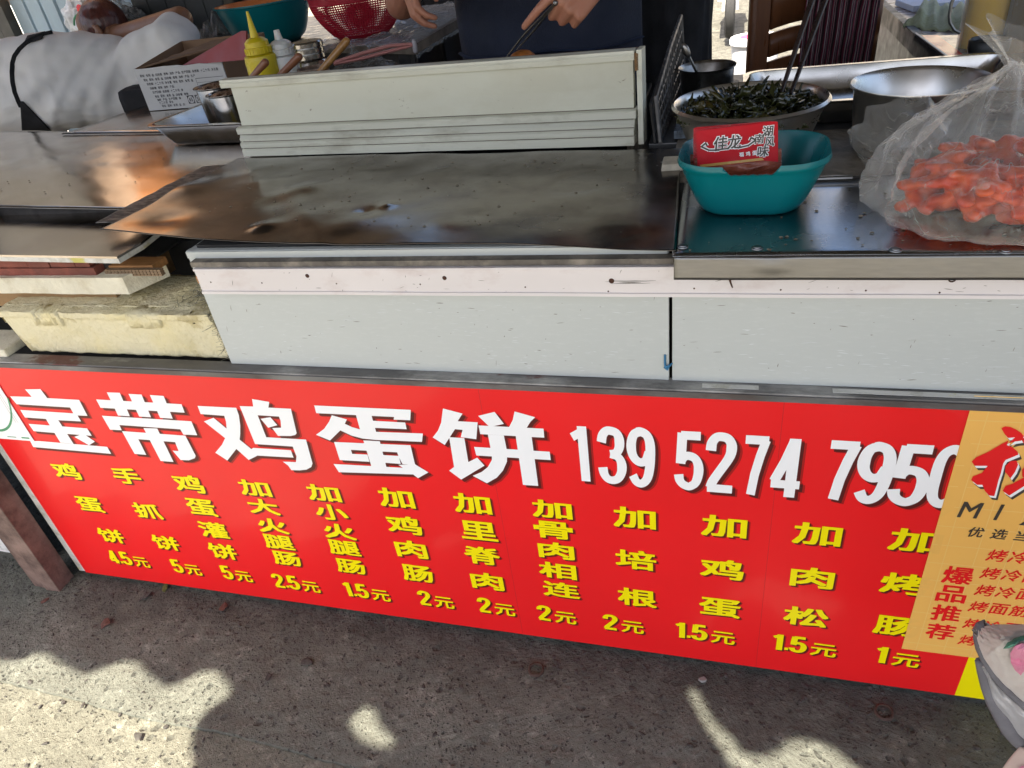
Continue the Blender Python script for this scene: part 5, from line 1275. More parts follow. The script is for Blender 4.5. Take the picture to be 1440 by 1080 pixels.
# ---- red packets standing in the basket
def packet(cx_, tilt, lean, label, w_=.116, h_=.098, full=True, yy=0, z0=ZC + .014):
    t = thing('snack_packet', label, 'packet', (cx_, yy, z0)); t.rotation_euler = (lean, tilt, 0)
    M_film2 = film_mat('packet_film', (.45, .12, .08), .65, .15)
    bm = bmesh.new()
    def f(s):
        def g(u, v):
            x = (u - .5) * w_ * min(1, .72 + v * .6); z = v * h_ * .62; e = min(1, 7 * u, 7 * (1 - u), 7 * v, 4 * (1 - v) + .15)
            return V((x, s * (.0008 + .007 * max(0, e) * (1 + .6 * noi(u * 4, v * 5, s + 2)) + .0018 * noi(u * 13, v * 11, s)), z))
        return g
    n = 40
    for s in (-1, 1): sheet(bm, f(s), n, 24)
    bmesh.ops.recalc_face_normals(bm, faces=bm.faces)
    smooth(obj('pouch', bm, mat('packed_spicy_strips', (.30, .075, .04), .25, var=.4, vs=28, stretch=(1, 1, 4), bump=.5, bs=60, coat=.15), t), 180)
    # printed header, slightly bowed
    hw = w_ * .46
    bm = bmesh.new(); pts = [(-hw, 0, h_ * .55), (hw, 0, h_ * .585), (hw + .001, 0, h_ * 1.0), (-hw + .002, 0, h_ * .93)]
    pts = [(-hw, -.0095, h_ * .50), (hw - .018, -.0095, h_ * .50), (hw, -.0095, h_ * .46), (hw, -.003, h_ * .985), (hw - .004, -.0025, h_), (-hw + .004, -.0025, h_), (-hw, -.003, h_ * .985)]
    vs_ = [bm.verts.new(p) for p in pts]; bm.faces.new(vs_)
    hd = obj('header', bm, mat('header_red', (.50, .002, .010), .5, var=.04, spec=.25), t); solid(hd, .0006)
    bm = bmesh.new()
    pts = [(-hw - .006, -.002, h_ * .4), (hw + .006, -.002, h_ * .4), (hw + .006, -.0012, h_ + .003), (-hw - .006, -.0012, h_ + .003)]
    bm.faces.new([bm.verts.new(p) for p in pts]); obj('clear_margin', bm, film_mat('margin_film', (.5, .5, .5), .05, .1), t)
    if full:
        # header surface leans: y as function of z
        def hy(z): return -.0095 + (z - h_ * .5) / (h_ * .5) * .007 - .0016
        A_ = Acc()
        def gl(ch, x, z, s, bold, AA, dy=0, sl=0):
            vs, F = print_geo(ch, bold, x, z, s, s, 0, sl)
            AA.add([V((v.x, hy(v.z) + v.y - dy, v.z)) for v in vs], F)
        Wh = Acc(); Bk = Acc()
        for ch, x, z, s in (('佳', -.021, h_ * .80, .0185), ('龙', -.003, h_ * .80, .018), ('湖', .0405, h_ * .885, .0135), ('南', .0295, h_ * .80, .0125), ('风', .0425, h_ * .745, .0125), ('味', .034, h_ * .63, .0145)):
            gl(ch, x, z, s * 1.12, .07, Wh, 0, .12); gl(ch, x, z, s, .02, Bk, .0006, .12)
        for s_ in (-1, 1):
            pts = [V((-.011 + s_ * .012, 0, h_ * .715)), V((-.011 + s_ * .026, 0, h_ * .73)), V((-.011 + s_ * .036, 0, h_ * .79)), V((-.011 + s_ * .030, 0, h_ * .83)), V((-.011 + s_ * .028, 0, h_ * .79))]
            for k, (w_k, AA, dy) in enumerate(((.0022, Wh, 0), (.0011, Bk, .0006))):
                for p, q in zip(pts, pts[1:]):
                    d = (q - p).normalized(); nn = V((-d.z, 0, d.x)) * w_k
                    AA.add([V((a.x, hy(a.z) - dy, a.z)) for a in (p - nn, q - nn, q + nn, p + nn)], [(0, 1, 2, 3)])
        smallw = Acc()
        for i in range(3): gl('福鸡蛋'[i], .006 + i * .0085, h_ * .62, .006, .02, smallw)
        obj('character_outline', mk(Wh.v, Wh.f), M_wht, hd); o = obj('lettering', mk(Bk.v, Bk.f), M_blk, hd); o['kind'] = 'stuff'
        obj('small_print', mk(smallw.v, smallw.f), M_wht, hd)
        Au = Acc(); Au.add([V((-hw + .005, hy(h_ * .51), h_ * .51)), V((hw - .018, hy(h_ * .51), h_ * .51)), V((hw - .021, hy(h_ * .545), h_ * .545)), V((-hw + .003, hy(h_ * .545), h_ * .545))], [(0, 1, 2, 3)])
        obj('gold_band', mk(Au.v, Au.f), mat('gold_print', (.5, .27, .04), .35), hd)
        D_ = Acc()
        for s_, xx in ((-1, -.050), (-1, -.046), (1, .052), (1, .054)):
            pass
    return t
pk = at(1040, 215, y=.15)
packet(pk.x + .001, -.075, -.10, 'red topped snack packet standing in the teal basket, headed with black and white writing', yy=.135, z0=ZC + .014)
packet(pk.x - .008, -.03, -.13, 'second red snack packet half hidden behind the front one in the teal basket', full=False, yy=.158, z0=ZC + .010)
# ---- wire rack at the right end of the splash board
rk = thing('wire_rack', 'greasy dark wire grill rack leaning behind the right end of the splash board', 'rack', (0, 0, 0))
a = at(926, 207, z=ZC); b = at(952, 92, y=.86)
M_wire = mat('greasy_wire', (.10, .095, .09), .5, .7, var=.4, vs=40)
P0 = V((-.118, .47, ZC)); P1 = V((-.098, .90, ZC)); P2 = V((-.108, .90, ZC + .15)); P3 = V((-.128, .49, ZC + .075))
frame = [P0, P1, P2, P0.lerp(P1, .5) + V((-.008, 0, .125)), P3]
bm = bmesh.new(); add_tube(bm, frame + [P0], .0045, 6); smooth(obj('frame', bm, M_wire, rk))
for i in range(1, 15):
    u = i / 15; p = P0.lerp(P1, u); top = P3.lerp(P2, u) + V((0, 0, .018 * math.sin(u * math.pi)))
    bm = bmesh.new(); add_tube(bm, [p, top], .0019, 5); obj('wire', bm, M_wire, rk)
for i in range(1, 5):
    bm = bmesh.new(); add_tube(bm, [P0.lerp(P3, i / 5), P1.lerp(P2, i / 5)], .0019, 5); obj('wire', bm, M_wire, rk)
bm = bmesh.new(); add_prism(bm, [P0 + V((-.012, 0, 0)), P1 + V((-.012, 0, 0)), P2 + V((-.012, 0, -.02)), P3 + V((-.012, 0, -.01))], (.004, 0, 0)); obj('grease_plate', bm, M_grime, rk)
bm = bmesh.new(); add_prism(bm, [V((-.094, .48, ZC + .002)), V((-.066, .48, ZC + .002)), V((-.058, .88, ZC + .002)), V((-.084, .88, ZC + .002))], (0, 0, .014))
o = obj('steel_bar', bm, mat('blue_grey_bar', (.22, .27, .33), .35, .6, var=.3, vs=40, dirt=(.05, .05, .05), dirt_amt=.9, ds=30, dthr=.52)); tag(o, 'spotted blue grey steel bar beside the wire rack', 'bar')
o = boxp('black_burner', -.06, .02, .55, .80, ZC, ZC + .03, M_iron, None, bev=.003); tag(o, 'black burner edge between the steel bar and the small pot', 'burner')
# dark opening behind the counter
o = boxp('rear_worktop', -.14, .95, .47, 1.0, .872, ZC - .002, mat('dark_back_top', (.06, .06, .06), .35, .3, var=.3, vs=10), None, bev=.002); tag(o, 'dark rear worktop carrying the pots at right', 'worktop')

# ---- clear plastic bag with red food
bag = thing('plastic_bag', 'big clear plastic bag of orange red snacks gathered at the top on the right', 'bag', (0, 0, 0))
bc_ = V((.345, .092, ZC))
kn = at(1432, 92, y=.16)                                   # gathered neck
def bagf(th, v):
    """th angle round, v 0 bottom .. 1 neck"""
    ct, st = math.cos(th), math.sin(th)
    rx_ = .160; ry_ = .128
    body = V((bc_.x + rx_ * ct * (1 + .10 * noi(ct * 2, st * 2, v * 2)), bc_.y + ry_ * st * (1 + .08 * noi(ct * 2, st * 2, v * 2 + 5)), ZC))
    prof = [(0, .80, .001), (.04, .93, .004), (.12, 1.0, .022), (.3, 1.0, .062), (.5, .90, .105), (.7, .68, .145), (.88, .33, .19), (1, .07, .225)]
    for (a0, r0, z0), (a1, r1, z1) in zip(prof, prof[1:]):
        if v <= a1 + 1e-9:
            t = (v - a0) / (a1 - a0); r = r0 + (r1 - r0) * t; z = z0 + (z1 - z0) * t; break
    c = bc_.lerp(V((kn.x, kn.y, ZC)), max(0, (v - .3) / .7) ** 1.1)
    zs = (kn.z - ZC) / .225
    fold = math.sin(th * 13 + 2 * noi(ct, st, 2) * 3) * .5 + math.sin(th * 23 + 1.3 + v * 3) * .3 + 1.1 * noi(ct * 3.5, st * 3.5, v * 1.6)
    amp = .014 * (v ** .7) * (1.1 - v * .55) + .004
    rr = 1 + 0
    cr = .0045 * noi(ct * 8, st * 8, v * 9) + .003 * noi(ct * 17, st * 17, v * 15)
    x = c.x + (body.x - bc_.x) * r + ct * (fold * amp + cr); y = c.y + (body.y - bc_.y) * r + st * (fold * amp + cr)
    return V((x, y, ZC + .001 + z * zs + cr * .8 * (v > .03) + .004 * (v > .1) * noi(ct * 5, st * 5, v * 7)))
vs = []; F = []; NU, NV = 260, 90
for j in range(NV + 1):
    for i in range(NU): vs.append(bagf(2 * math.pi * i / NU, (j / NV) ** 1.15))
for j in range(NV):
    for i in range(NU): F.append((j * NU + i, j * NU + (i + 1) % NU, (j + 1) * NU + (i + 1) % NU, (j + 1) * NU + i))
o = smooth(obj('bag_body', mk(vs, F), M_bag, bag), 180)
# flared ruff above the knot
vs = []; F = []; NU, NV = 160, 16
for j in range(NV + 1):
    v = j / NV
    for i in range(NU):
        th = 2 * math.pi * i / NU; r = .010 + .045 * v ** 1.2; f = math.sin(th * 7) * .4 + noi(math.cos(th) * 3, math.sin(th) * 3, 1)
        vs.append(V((kn.x + math.cos(th) * r * (1 + .35 * f) + .008 * v, kn.y + math.sin(th) * r * (1 + .35 * f), kn.z + .042 * v * (1 + .25 * f) - .002)))
for j in range(NV):
    for i in range(NU): F.append((j * NU + i, j * NU + (i + 1) % NU, (j + 1) * NU + (i + 1) % NU, (j + 1) * NU + i))
smooth(obj('bag_ruff', mk(vs, F), M_bag, bag), 180)
# handle flap to the left: two thin lobes
fl = [at(a, b, y=.2) for a, b in ((1240, 262), (1196, 205), (1192, 183), (1212, 168), (1216, 150), (1262, 136), (1310, 140), (1340, 170))]
bm = bmesh.new()
cen = at(1300, 230, y=.12)
def flp(u, v):
    k = u * (len(fl) - 1); i = min(int(k), len(fl) - 2); p = fl[i].lerp(fl[i + 1], k - i)
    q = p.lerp(cen, v); return q + V((0, .012 * math.sin(u * 9 + v * 3) * (1 - v) + .012 * noi(u * 6, v * 5, 1), .006 * noi(u * 8, v * 4, 4)))
sheet(bm, flp, 70, 30); smooth(obj('bag_flap', bm, M_bag, bag), 180)
# snacks inside: each strip of red food
M_food = mat('red_orange_food', (.66, .085, .006), .3, var=.3, vs=30, bump=.3, bs=60, dirt=(.50, .018, .003), dirt_amt=.7, ds=34, spec=.4)
r3 = random.Random(11); fbm = bmesh.new()
for i in range(170):
    a = r3.random() * 6.28; rr = .098 * math.sqrt(r3.random()); lv = r3.choice((0, 0, 1, 1, 2, 2, 3))
    p = V((bc_.x - .004 + rr * 1.0 * math.cos(a) * 1.0, bc_.y + rr * .75 * math.sin(a), ZC + .016 + lv * .015 + r3.uniform(0, .006)))
    d = r3.random() * 6.28; L = r3.uniform(.014, .026)
    e = V((math.cos(d) * L, math.sin(d) * L * .7, r3.uniform(-.008, .008)))
    add_capsule(fbm, p - e, .0115, p + e, .009, 10, .6)
fo = obj('red_snacks', fbm, M_food, bag); remesh(fo, .003, 2, lambda c: .003 * noi(c.x, c.y, c.z, 60) + .0012 * noi(c.x, c.y, c.z, 160)); fo['kind'] = 'stuff'
# small crinkled clear scrap on the slab
# ================================================================== LEFT AND MIDDLE REAR OBJECTS
from mathutils.bvhtree import BVHTree
# ---- cardboard box with printed white side
yb_ = 1.10
TLc = at(193, 97, y=yb_); TRc = at(304, 90, y=yb_); BLc = at(210, 155, y=yb_); BRc = at(322, 150, y=yb_ - .0)
zb0 = ZC + .001
x0 = BLc.x; x1 = at(322, 120, y=yb_).x; zt0 = TLc.z; zt1 = TRc.z + .004
M_card = mat('brown_card', (.20, .12, .07), .85, var=.12, vs=8, bump=.2, bs=80)
M_cardw = mat('white_card', (.46, .46, .45), .7, var=.05, vs=6)
cbx = thing('cardboard_box', 'open cardboard box with a white printed side left of the sauce cups', 'box', (0, 0, 0))
bm = bmesh.new(); pts = [(x0, yb_, zb0), (x1, yb_, zb0), (x1, yb_, zt1)]
for k in range(12): u = k / 12; pts.append((x1 + (x0 - x1) * u, yb_, zt1 + (zt0 - zt1) * u + .002 * rnd.uniform(-1, 1)))
pts.append((x0, yb_, zt0)); add_prism(bm, pts, (0, .004, 0)); side = obj('side', bm, M_cardw, cbx)
for nm, a, b in (('end', (x0, yb_ + .005), (x0, yb_ + .26)), ('end', (x1, yb_ + .005), (x1, yb_ + .26)), ('back', (x0, yb_ + .262), (x1, yb_ + .262))):
    bm = bmesh.new(); off = (0, .003, 0) if nm == 'back' else (.003, 0, 0)
    zr = zt0 + .035
    add_prism(bm, [(a[0], a[1], zb0), (b[0], b[1], zb0), (b[0], b[1], zr), (a[0], a[1], zt0)], off) if nm != 'back' else add_prism(bm, [(a[0], a[1], zb0), (b[0], b[1], zb0), (b[0], b[1], zr), (a[0], a[1], zr)], off)
    obj(nm, bm, M_card, cbx)
bm = bmesh.new(); add_box(bm, ((x0 + x1) / 2, yb_ + .13, zb0 + .004), (x1 - x0 - .01, .25, .003)); obj('bottom', bm, M_card, cbx)
# back flap raised, torn upper edge
f0 = at(207, 92, y=1.30); f1 = at(300, 62, y=1.36); f2 = at(258, 62, y=1.36)
bm = bmesh.new(); n = 24; lo = []; hi = []
for k in range(n + 1):
    u = k / n; a = V((x0 - .0, 1.13, zt0)).lerp(V((x1, 1.36, zt0 + .03)), u); b = at(205 + 95 * u, 92 - 36 * u, y=1.2 + .16 * u) + V((0, 0, .004 * noi(u * 9, 0, 0)))
    lo.append(bm.verts.new(a)); hi.append(bm.verts.new(b))
for k in range(n): bm.faces.new((lo[k], lo[k + 1], hi[k + 1], hi[k]))
o = obj('flap', bm, M_card, cbx); solid(o, .004)
# print on the white side
Hb = zt0 - zb0; Wb = x1 - x0
Tx = Acc(); yp_ = yb_ - .0006
words = '配料 食用 盐 白砂糖 植物 油炸 产品 生产日期 保质期 十二个月 净含量 地址'.split()
rows = [(.83, .06, .93), (.73, .08, .66), (.63, .10, .62), (.53, .12, .42), (.43, .13, .47), (.33, .14, .52), (.245, .15, .42), (.17, .16, .33), (.09, .18, .45)]
wi = 0
for fz, fx0, fx1 in rows:
    x = x0 + Wb * fx0; ch_ = Hb * .062
    while x < x0 + Wb * fx1:
        for ch in words[wi % len(words)]:
            Tx.add(*print_geo(ch, .02, x, zb0 + Hb * fz, ch_ * .92, ch_, yp_)); x += ch_ * 1.08
            if x > x0 + Wb * fx1: break
        x += ch_ * .7; wi += 1
M_ink = mat('grey_ink', (.07, .07, .075), .6)
o = obj('printed_text', mk(Tx.v, Tx.f), M_ink, side); o['kind'] = 'stuff'
Tx = Acc()
for cx_, s in ((.53, '65'), (.62, '50')):
    X = x0 + Wb * cx_; Z = zb0 + Hb * .19; r = Hb * .085
    bar(Tx, X - r * 1.15, X + r * 1.15, Z - r * 1.15, Z + r * 1.15, yp_)
    A_ = Acc(); pts = [V((X + r * math.cos(k * .3927), yp_ - .0003, Z + r * math.sin(k * .3927))) for k in range(16)]
    A_.add(*poly_geo(pts)); obj('ring_print', mk(A_.v, A_.f), M_cardw, side)
    A_ = Acc(); A_.add(*print_geo(s, .03, X, Z, r * 1.25, r * 1.1, yp_ - .0006)); obj('number_print', mk(A_.v, A_.f), M_ink, side)
o = obj('black_square_print', mk(Tx.v, Tx.f), M_ink, side)
Tx = Acc(); X0 = x0 + Wb * .66
for a, b, c_, d in ((X0, x0 + Wb * .97, .655, .665), (X0, X0 + .001, .05, .665), (X0, x0 + Wb * .97, .56, .567)): bar(Tx, a, b, zb0 + Hb * c_, zb0 + Hb * d, yp_)
obj('table_print', mk(Tx.v, Tx.f), M_ink, side)
# ---- red folder / tray
M_redf = mat('red_lacquer', (.24, .02, .016), .5, var=.1, vs=6)
bm = bmesh.new(); q = [at(255, 96, y=1.2), at(345, 96, y=1.02), at(345, 40, y=1.06), at(338, 42, y=1.3)]
add_prism(bm, [at(256, 92, y=1.16), at(346, 84, y=1.0), at(346, 44, y=1.02), at(338, 44, y=1.04)], (0, .008, 0))
o = obj('red_board', bm, M_redf, None); tag(o, 'glossy red slanted board between the cardboard box and the yellow bottle', 'board')
# ---- tray with two sauce cups
p = at(345, 170, z=ZC + .03); 
ty = .72
pl = at(222, 170, y=ty - .02); pr = at(345, 172, y=.66)
M_tr = M_ss
tcx = pl.x + .20
tray('sauce_tray', (tcx + .005, ty + .04, ZC + .002), .195, .125, .052, M_tr, 'stainless tray holding two sauce cups at the left end of the splash board', math.radians(-6), taper=.84, r=.035)
M_brown = mat('brown_sauce_paste', (.055, .018, .008), .3, var=.6, vs=60, bump=1., bs=60, spec=.6)
for nm, pxl, pxr, py, y_, lab in (('sauce_cup', 279, 352, 121, .79, 'larger rear stainless cup of dark brown sauce in the steel tray'), ('sauce_cup', 296, 352, 131, .72, 'front stainless cup of dark brown sauce against the splash board')):
    a = at(pxl, py, y=y_); r = .058 if y_ > .75 else .05; c = V((a.x + r, y_, ZC + .006)); Hc = a.z - c.z
    t = thing(nm, lab, 'cup', c)
    bm = bmesh.new(); add_lathe(bm, [(0, 0), (r * .8, 0), (r * .84, .006), (r * .95, Hc - .004), (r + .004, Hc), (r + .004, Hc - .002)], 44); o = obj('shell', bm, M_ss, t); smooth(o, 50); solid(o, .001, 1)
    bm = bmesh.new(); add_lathe(bm, [(r * .93, Hc * .95), (r * .6, Hc * 1.01), (r * .3, Hc * 1.0), (0, Hc * 1.04)], 40)
    for v in bm.verts: v.co.z += .004 * noi(v.co.x, v.co.y, 0, 60)
    smooth(obj('sauce', bm, M_brown, t), 90)

# ---- squeeze bottles
M_ye = mat('yellow_squeeze', (.56, .44, .01), .35, var=.05, vs=4, sss=.15, spec=.5)
M_yes = mat('yellow_sauce_inside', (.45, .30, .01), .4, var=.1)
M_mil = mat('milky_plastic', (.62, .62, .60), .35, var=.06, vs=5, sss=.2)
def squeeze(pxl, pxr, pytip, y_, m, label, tipcut=False):
    a = at(pxl, 60, y=y_); b = at(pxr, 60, y=y_); c = (a + b) / 2; r = (b - a).length / 2
    t = thing('squeeze_bottle', label, 'bottle', (c.x, y_, ZC)); zt = at((pxl + pxr) / 2 - 5, pytip, y=y_).z - ZC
    s = zt
    body = .66 * s
    bm = bmesh.new(); add_lathe(bm, [(0, 0), (r * .92, 0), (r, .008), (r, body * .9), (r * .95, body * .98), (r * .78, body), (0, body)], 36); smooth(obj('body', bm, m, t), 50)
    bm = bmesh.new(); add_lathe(bm, [(r * .8, body + .001), (r * .8, body + s * .055), (r * .72, body + s * .06), (r * .70, body + s * .10), (r * .5, body + s * .125), (r * .3, body + s * .135), (0, body + s * .135)], 36)
    for v in bm.verts:
        if body < v.co.z < body + s * .06 and abs(v.co.x) + abs(v.co.y) > .01:
            pass
    cp = smooth(obj('cap', bm, m, t), 40)
    top = s if not tipcut else body + s * .22
    bm = bmesh.new(); add_lathe(bm, [(r * .26, body + s * .132), (r * .2, body + s * .19), (r * .07 if not tipcut else r * .18, top), (0, top)], 24); smooth(obj('nozzle', bm, m, cp), 50)
    for k in range(22):
        a_ = k / 22 * 6.283; bm = bmesh.new(); add_box(bm, (r * .8 * math.cos(a_), r * .8 * math.sin(a_), body + s * .03), (.0022, .002, s * .045), rz=a_); obj('grip_rib', bm, m, cp)
    return t
squeeze(340, 381, 15, .76, M_ye, 'yellow squeeze bottle with a pointed nozzle behind the splash board')
squeeze(374, 413, 22, .80, M_mil, 'milky white squeeze bottle right of the yellow one', True)
# ---- steel shaker
a = at(416, 75, y=.80); b = at(455, 75, y=.80); c = (a + b) / 2; r = (b - a).length / 2; zt = at(435, 57, y=.80).z - ZC
t = thing('shaker', 'steel seasoning shaker with a tan perforated top right of the white bottle', 'shaker', (c.x, .80, ZC))
bm = bmesh.new(); add_lathe(bm, [(0, 0), (r * .98, 0), (r * .98, zt - .045), (r * .90, zt - .042)], 36); smooth(obj('body', bm, M_ss, t), 50)
bm = bmesh.new(); add_lathe(bm, [(r * .93, zt - .042), (r, zt - .038), (r, zt - .03), (r * .93, zt - .028), (r, zt - .025), (r, zt - .017), (r * .93, zt - .015), (r, zt - .012), (r, zt - .004), (r * .92, zt)], 36); ld2 = smooth(obj('lid', bm, M_ss, t), 30)
bm = bmesh.new(); add_lathe(bm, [(r * .92, zt), (0, zt + .001)], 30); obj('top_disc', bm, mat('tan_cap', (.32, .24, .12), .5), ld2)
for k in range(9):
    a_ = k * .7; rr = r * (.2 if k < 3 else .55); bm = bmesh.new(); add_lathe(bm, [(.0022, 0), (0, .0004)], 8, (rr * math.cos(a_ * 1.6), rr * math.sin(a_ * 1.6), zt + .0016)); obj('hole', bm, M_black, ld2)
# salt jar right at its foot
a = at(440, 96, y=.70); bm = bmesh.new(); add_lathe(bm, [(0, 0), (.035, 0), (.037, a.z - ZC + .002), (.034, a.z - ZC - .003), (0, a.z - ZC - .006)], 30)
o = smooth(obj('spice_jar', bm, mat('spice_speckled', (.32, .24, .18), .6, var=.4, vs=90, dirt=(.1, .05, .03), dirt_amt=.8, ds=60), None, (a.x, .70, ZC)), 50); tag(o, 'low open jar of speckled spice in front of the steel shaker', 'jar')
# ---- wooden handles
M_han = mat('varnished_wood', (.34, .17, .05), .4, var=.2, vs=12, stretch=(6, 6, 1), coat=.4)
M_hand = mat('red_brown_wood', (.22, .085, .04), .4, var=.2, vs=12, coat=.3)
def handle(a, b, y0, y1, r0, r1, m, label):
    A_ = at(*a, y=y0); B_ = at(*b, y=y1); A_ = A_ + (A_ - B_) * .9
    bm = bmesh.new(); add_capsule(bm, A_, r0, B_, r1, 12); o = smooth(obj('wooden_spoon', bm, m), 60); tag(o, label, 'spoon')
handle((362, 100), (373, 88), .66, .66, .006, .009, M_hand, 'short reddish wooden spoon end in front of the yellow bottle')
handle((404, 96), (420, 80), .66, .66, .007, .009, M_hand, 'orange brown wooden spoon end in front of the steel shaker')
handle((458, 92), (487, 58), .68, .70, .007, .0085, M_han, 'long light wooden spoon end right of the steel shaker')
# ---- pink tongs
pt = thing('pink_tongs', 'pale pink plastic tongs lying over the edge behind the splash board', 'tongs', (0, 0, 0))
M_pink = mat('pink_plastic', (.50, .22, .20), .45, var=.06)
for off in (0, 7):
    pts = [at(470, 90 - off * .3, y=.78), at(510, 82 - off, y=.80), at(548, 72 - off * 1.1, y=.82), at(580, 64 - off * .3, y=.84)]
    bm = bmesh.new(); add_tube(bm, pts, [.008, .009, .009, .007], 8, .5); smooth(obj('arm', bm, M_pink, pt), 60)
p = at(583, 65, y=.84); bm = bmesh.new(); add_capsule(bm, p + V((0, 0, -.010)), .006, p + V((.001, 0, .010)), .006, 10); smooth(obj('end_clip', bm, mat('clear_grey_clip', (.35, .33, .35), .3), pt))
bm = bmesh.new(); p = at(500, 80, y=.92); 
o = obj('plastic_scrap', crinkle((p.x, .95, p.z - .035), .16, .10, .05, 31, 30), M_film); smooth(o, 180); tag(o, 'bit of clear plastic behind the pink tongs', 'plastic')
bm = bmesh.new(); add_box(bm, (p.x + .02, .98, ZC + .03), (.42, .22, .06), bev=.004); o = obj('wooden_chopping_board', bm, mat('dark_board', (.09, .05, .035), .6, var=.3, vs=10)); tag(o, 'dark chopping board under the pink tongs behind the splash board', 'board')

# ================================================================== PEOPLE
M_skin = mat('skin', (.33, .15, .095), .5, var=.08, vs=12, sss=.08, bump=.12, bs=220, dirt=(.30, .11, .07), dirt_amt=.4, ds=16)
M_skind = mat('tanned_skin', (.22, .10, .05), .45, var=.08, vs=10, sss=.06, bump=.1, bs=220)
M_hair = mat('black_hair', (.015, .012, .01), .4, var=.4, vs=80, stretch=(1, 1, .2), bump=.6, bs=160)
M_navy = mat('navy_cloth', (.012, .022, .055), .85, var=.25, vs=6, bump=.4, bs=300)
M_navy2 = mat('navy_apron', (.010, .014, .030), .75, var=.3, vs=5, bump=.4, bs=260)
M_blkc = mat('black_cloth', (.010, .010, .012), .9, var=.3, vs=8, bump=.3, bs=200)
M_wshirt = mat('white_shirt', (.68, .665, .645), .85, var=.04, vs=6, bump=.25, bs=400, sss=.03)

def hand(bm, W, X, N, curl, spread=.08, s=1., flip=1, pinch=False, palm=.088):
    """palm, four bent unequal fingers and a thumb; X fingers' direction, N palm normal"""
    X = X.normalized(); N = (N - X * N.dot(X)).normalized(); S = X.cross(N).normalized() * flip
    kn_ = []
    for i, (off, pl_) in enumerate(((-.030, .96), (-.010, 1.0), (.010, .97), (.029, .90))):
        k = W + X * palm * pl_ * s + S * off * s + N * (-.004 + .002 * abs(i - 1.5)) * s; kn_.append(k)
        add_capsule(bm, W + X * .012 * s + S * off * .55 * s, .0155 * s, k, .0105 * s, 12)
    add_capsule(bm, W - X * .02 * s, .021 * s, W + X * .03 * s, .020 * s, 12, .75)
    lens = [(.041, .025, .020), (.046, .029, .021), (.043, .027, .020), (.033, .020, .018)]
    for i, (k, L3) in enumerate(zip(kn_, lens)):
        c3 = curl[i]; ang = 0.; p = k; r = .0096 * s * (1 if i < 3 else .86); base = (X + S * spread * (i - 1.3)).normalized()
        for j, L in enumerate(L3):
            ang += c3[j]; d = (base * math.cos(ang) + N * math.sin(ang)).normalized(); q = p + d * L * s
            add_capsule(bm, p, r, q, r * .88, 12); p = q; r *= .88
    # thumb from the side of the palm near its base
    tb0 = W + X * .022 * s - S * .022 * s + N * .004 * s
    ta, tc = (1., .35) if not pinch else (.9, .75)
    d = (X * .75 - S * ta * .7 + N * .45).normalized(); p1 = tb0 + d * .040 * s; add_capsule(bm, tb0, .0145 * s, p1, .0115 * s, 12)
    d = (X * .9 - S * .10 + N * tc * .7).normalized(); p2 = p1 + d * .032 * s; add_capsule(bm, p1, .0115 * s, p2, .010 * s, 12)
    d = (X * .85 + S * .25 + N * tc).normalized(); p3 = p2 + d * .022 * s; add_capsule(bm, p2, .010 * s, p3, .0082 * s, 12)
def head(bm, c, fwd, s=1.):
    up_ = V((0, 0, 1)); fwd = fwd.normalized(); rt_ = fwd.cross(up_).normalized(); up_ = rt_.cross(fwd)
    R_ = Matrix((rt_, fwd, up_)).transposed().to_4x4()
    def e(o, r, sc):
        q = bmesh.ops.create_icosphere(bm, subdivisions=3, radius=r * s); bmesh.ops.transform(bm, matrix=Matrix.Translation(c + R_.to_3x3() @ (V(o) * s)) @ R_ @ Matrix.Diagonal((*sc, 1)), verts=q['verts'])
    e((0, 0, .03), .095, (.82, 1.0, .98)); e((0, .035, -.045), .06, (.88, .9, 1.1)); e((0, .075, -.085), .026, (1.1, .8, .8))
    e((0, .098, -.012), .013, (.8, 1.1, 1.6)); e((0, .108, -.028), .013, (1.1, .9, .8)); e((0, .090, -.058), .015, (1.5, .6, .6))
    for sx in (-1, 1):
        e((.081 * sx, -.005, -.005), .024, (.4, .8, 1.25)); e((.032 * sx, .080, .022), .016, (1.3, .6, .6)); e((.034 * sx, .082, .006), .0125, (1, .8, .9))

# ---- the vendor facing the customer: only the middle of the body and both hands are in view
yv = 1.06
vx = (at(655, 60, y=yv).x + at(905, 60, y=yv).x) / 2
hw_ = (at(905, 60, y=yv).x - at(655, 60, y=yv).x) / 2
bm = bmesh.new()
def ell(bm, c, sc3): add_ball(bm, c, 1.0, sc3, 4)
hipc = V((vx, yv + .02, .93))
ell(bm, hipc, (.185, .125, .14)); ell(bm, hipc + V((0, .0, .16)), (.165, .12, .17)); ell(bm, hipc + V((0, .0, .36)), (.185, .125, .19)); ell(bm, hipc + V((0, .01, .46)), (.19, .085, .07))
for sx in (-1, 1):
    add_capsule(bm, hipc + V((.09 * sx, 0, -.04)), .092, V((vx + .10 * sx, yv + .0, .50)), .062); add_capsule(bm, V((vx + .10 * sx, yv, .50)), .06, V((vx + .105 * sx, yv + .05, .10)), .04)
    add_capsule(bm, V((vx + .105 * sx, yv + .05, .06)), .042, V((vx + .12 * sx, yv - .11, .035)), .03)
sh_ = [hipc + V((sx * .185, .01, .47)) for sx in (-1, 1)]
W2 = at(588, -62, y=.78); W1 = at(846, -42, y=.52)
el = [V((vx - .34, yv - .12, 1.13)), V((vx + .30, yv - .30, 1.17))]
for s_, e_, w_ in ((sh_[0], el[0], W2), (sh_[1], el[1], W1)):
    add_capsule(bm, s_, .052, e_, .041); add_capsule(bm, e_, .040, w_, .026)
add_capsule(bm, hipc + V((0, .01, .48)), .056, hipc + V((0, .0, .60)), .052)
hc = hipc + V((0, -.02, .70)); head(bm, hc, V((.05, -1, -.35)))
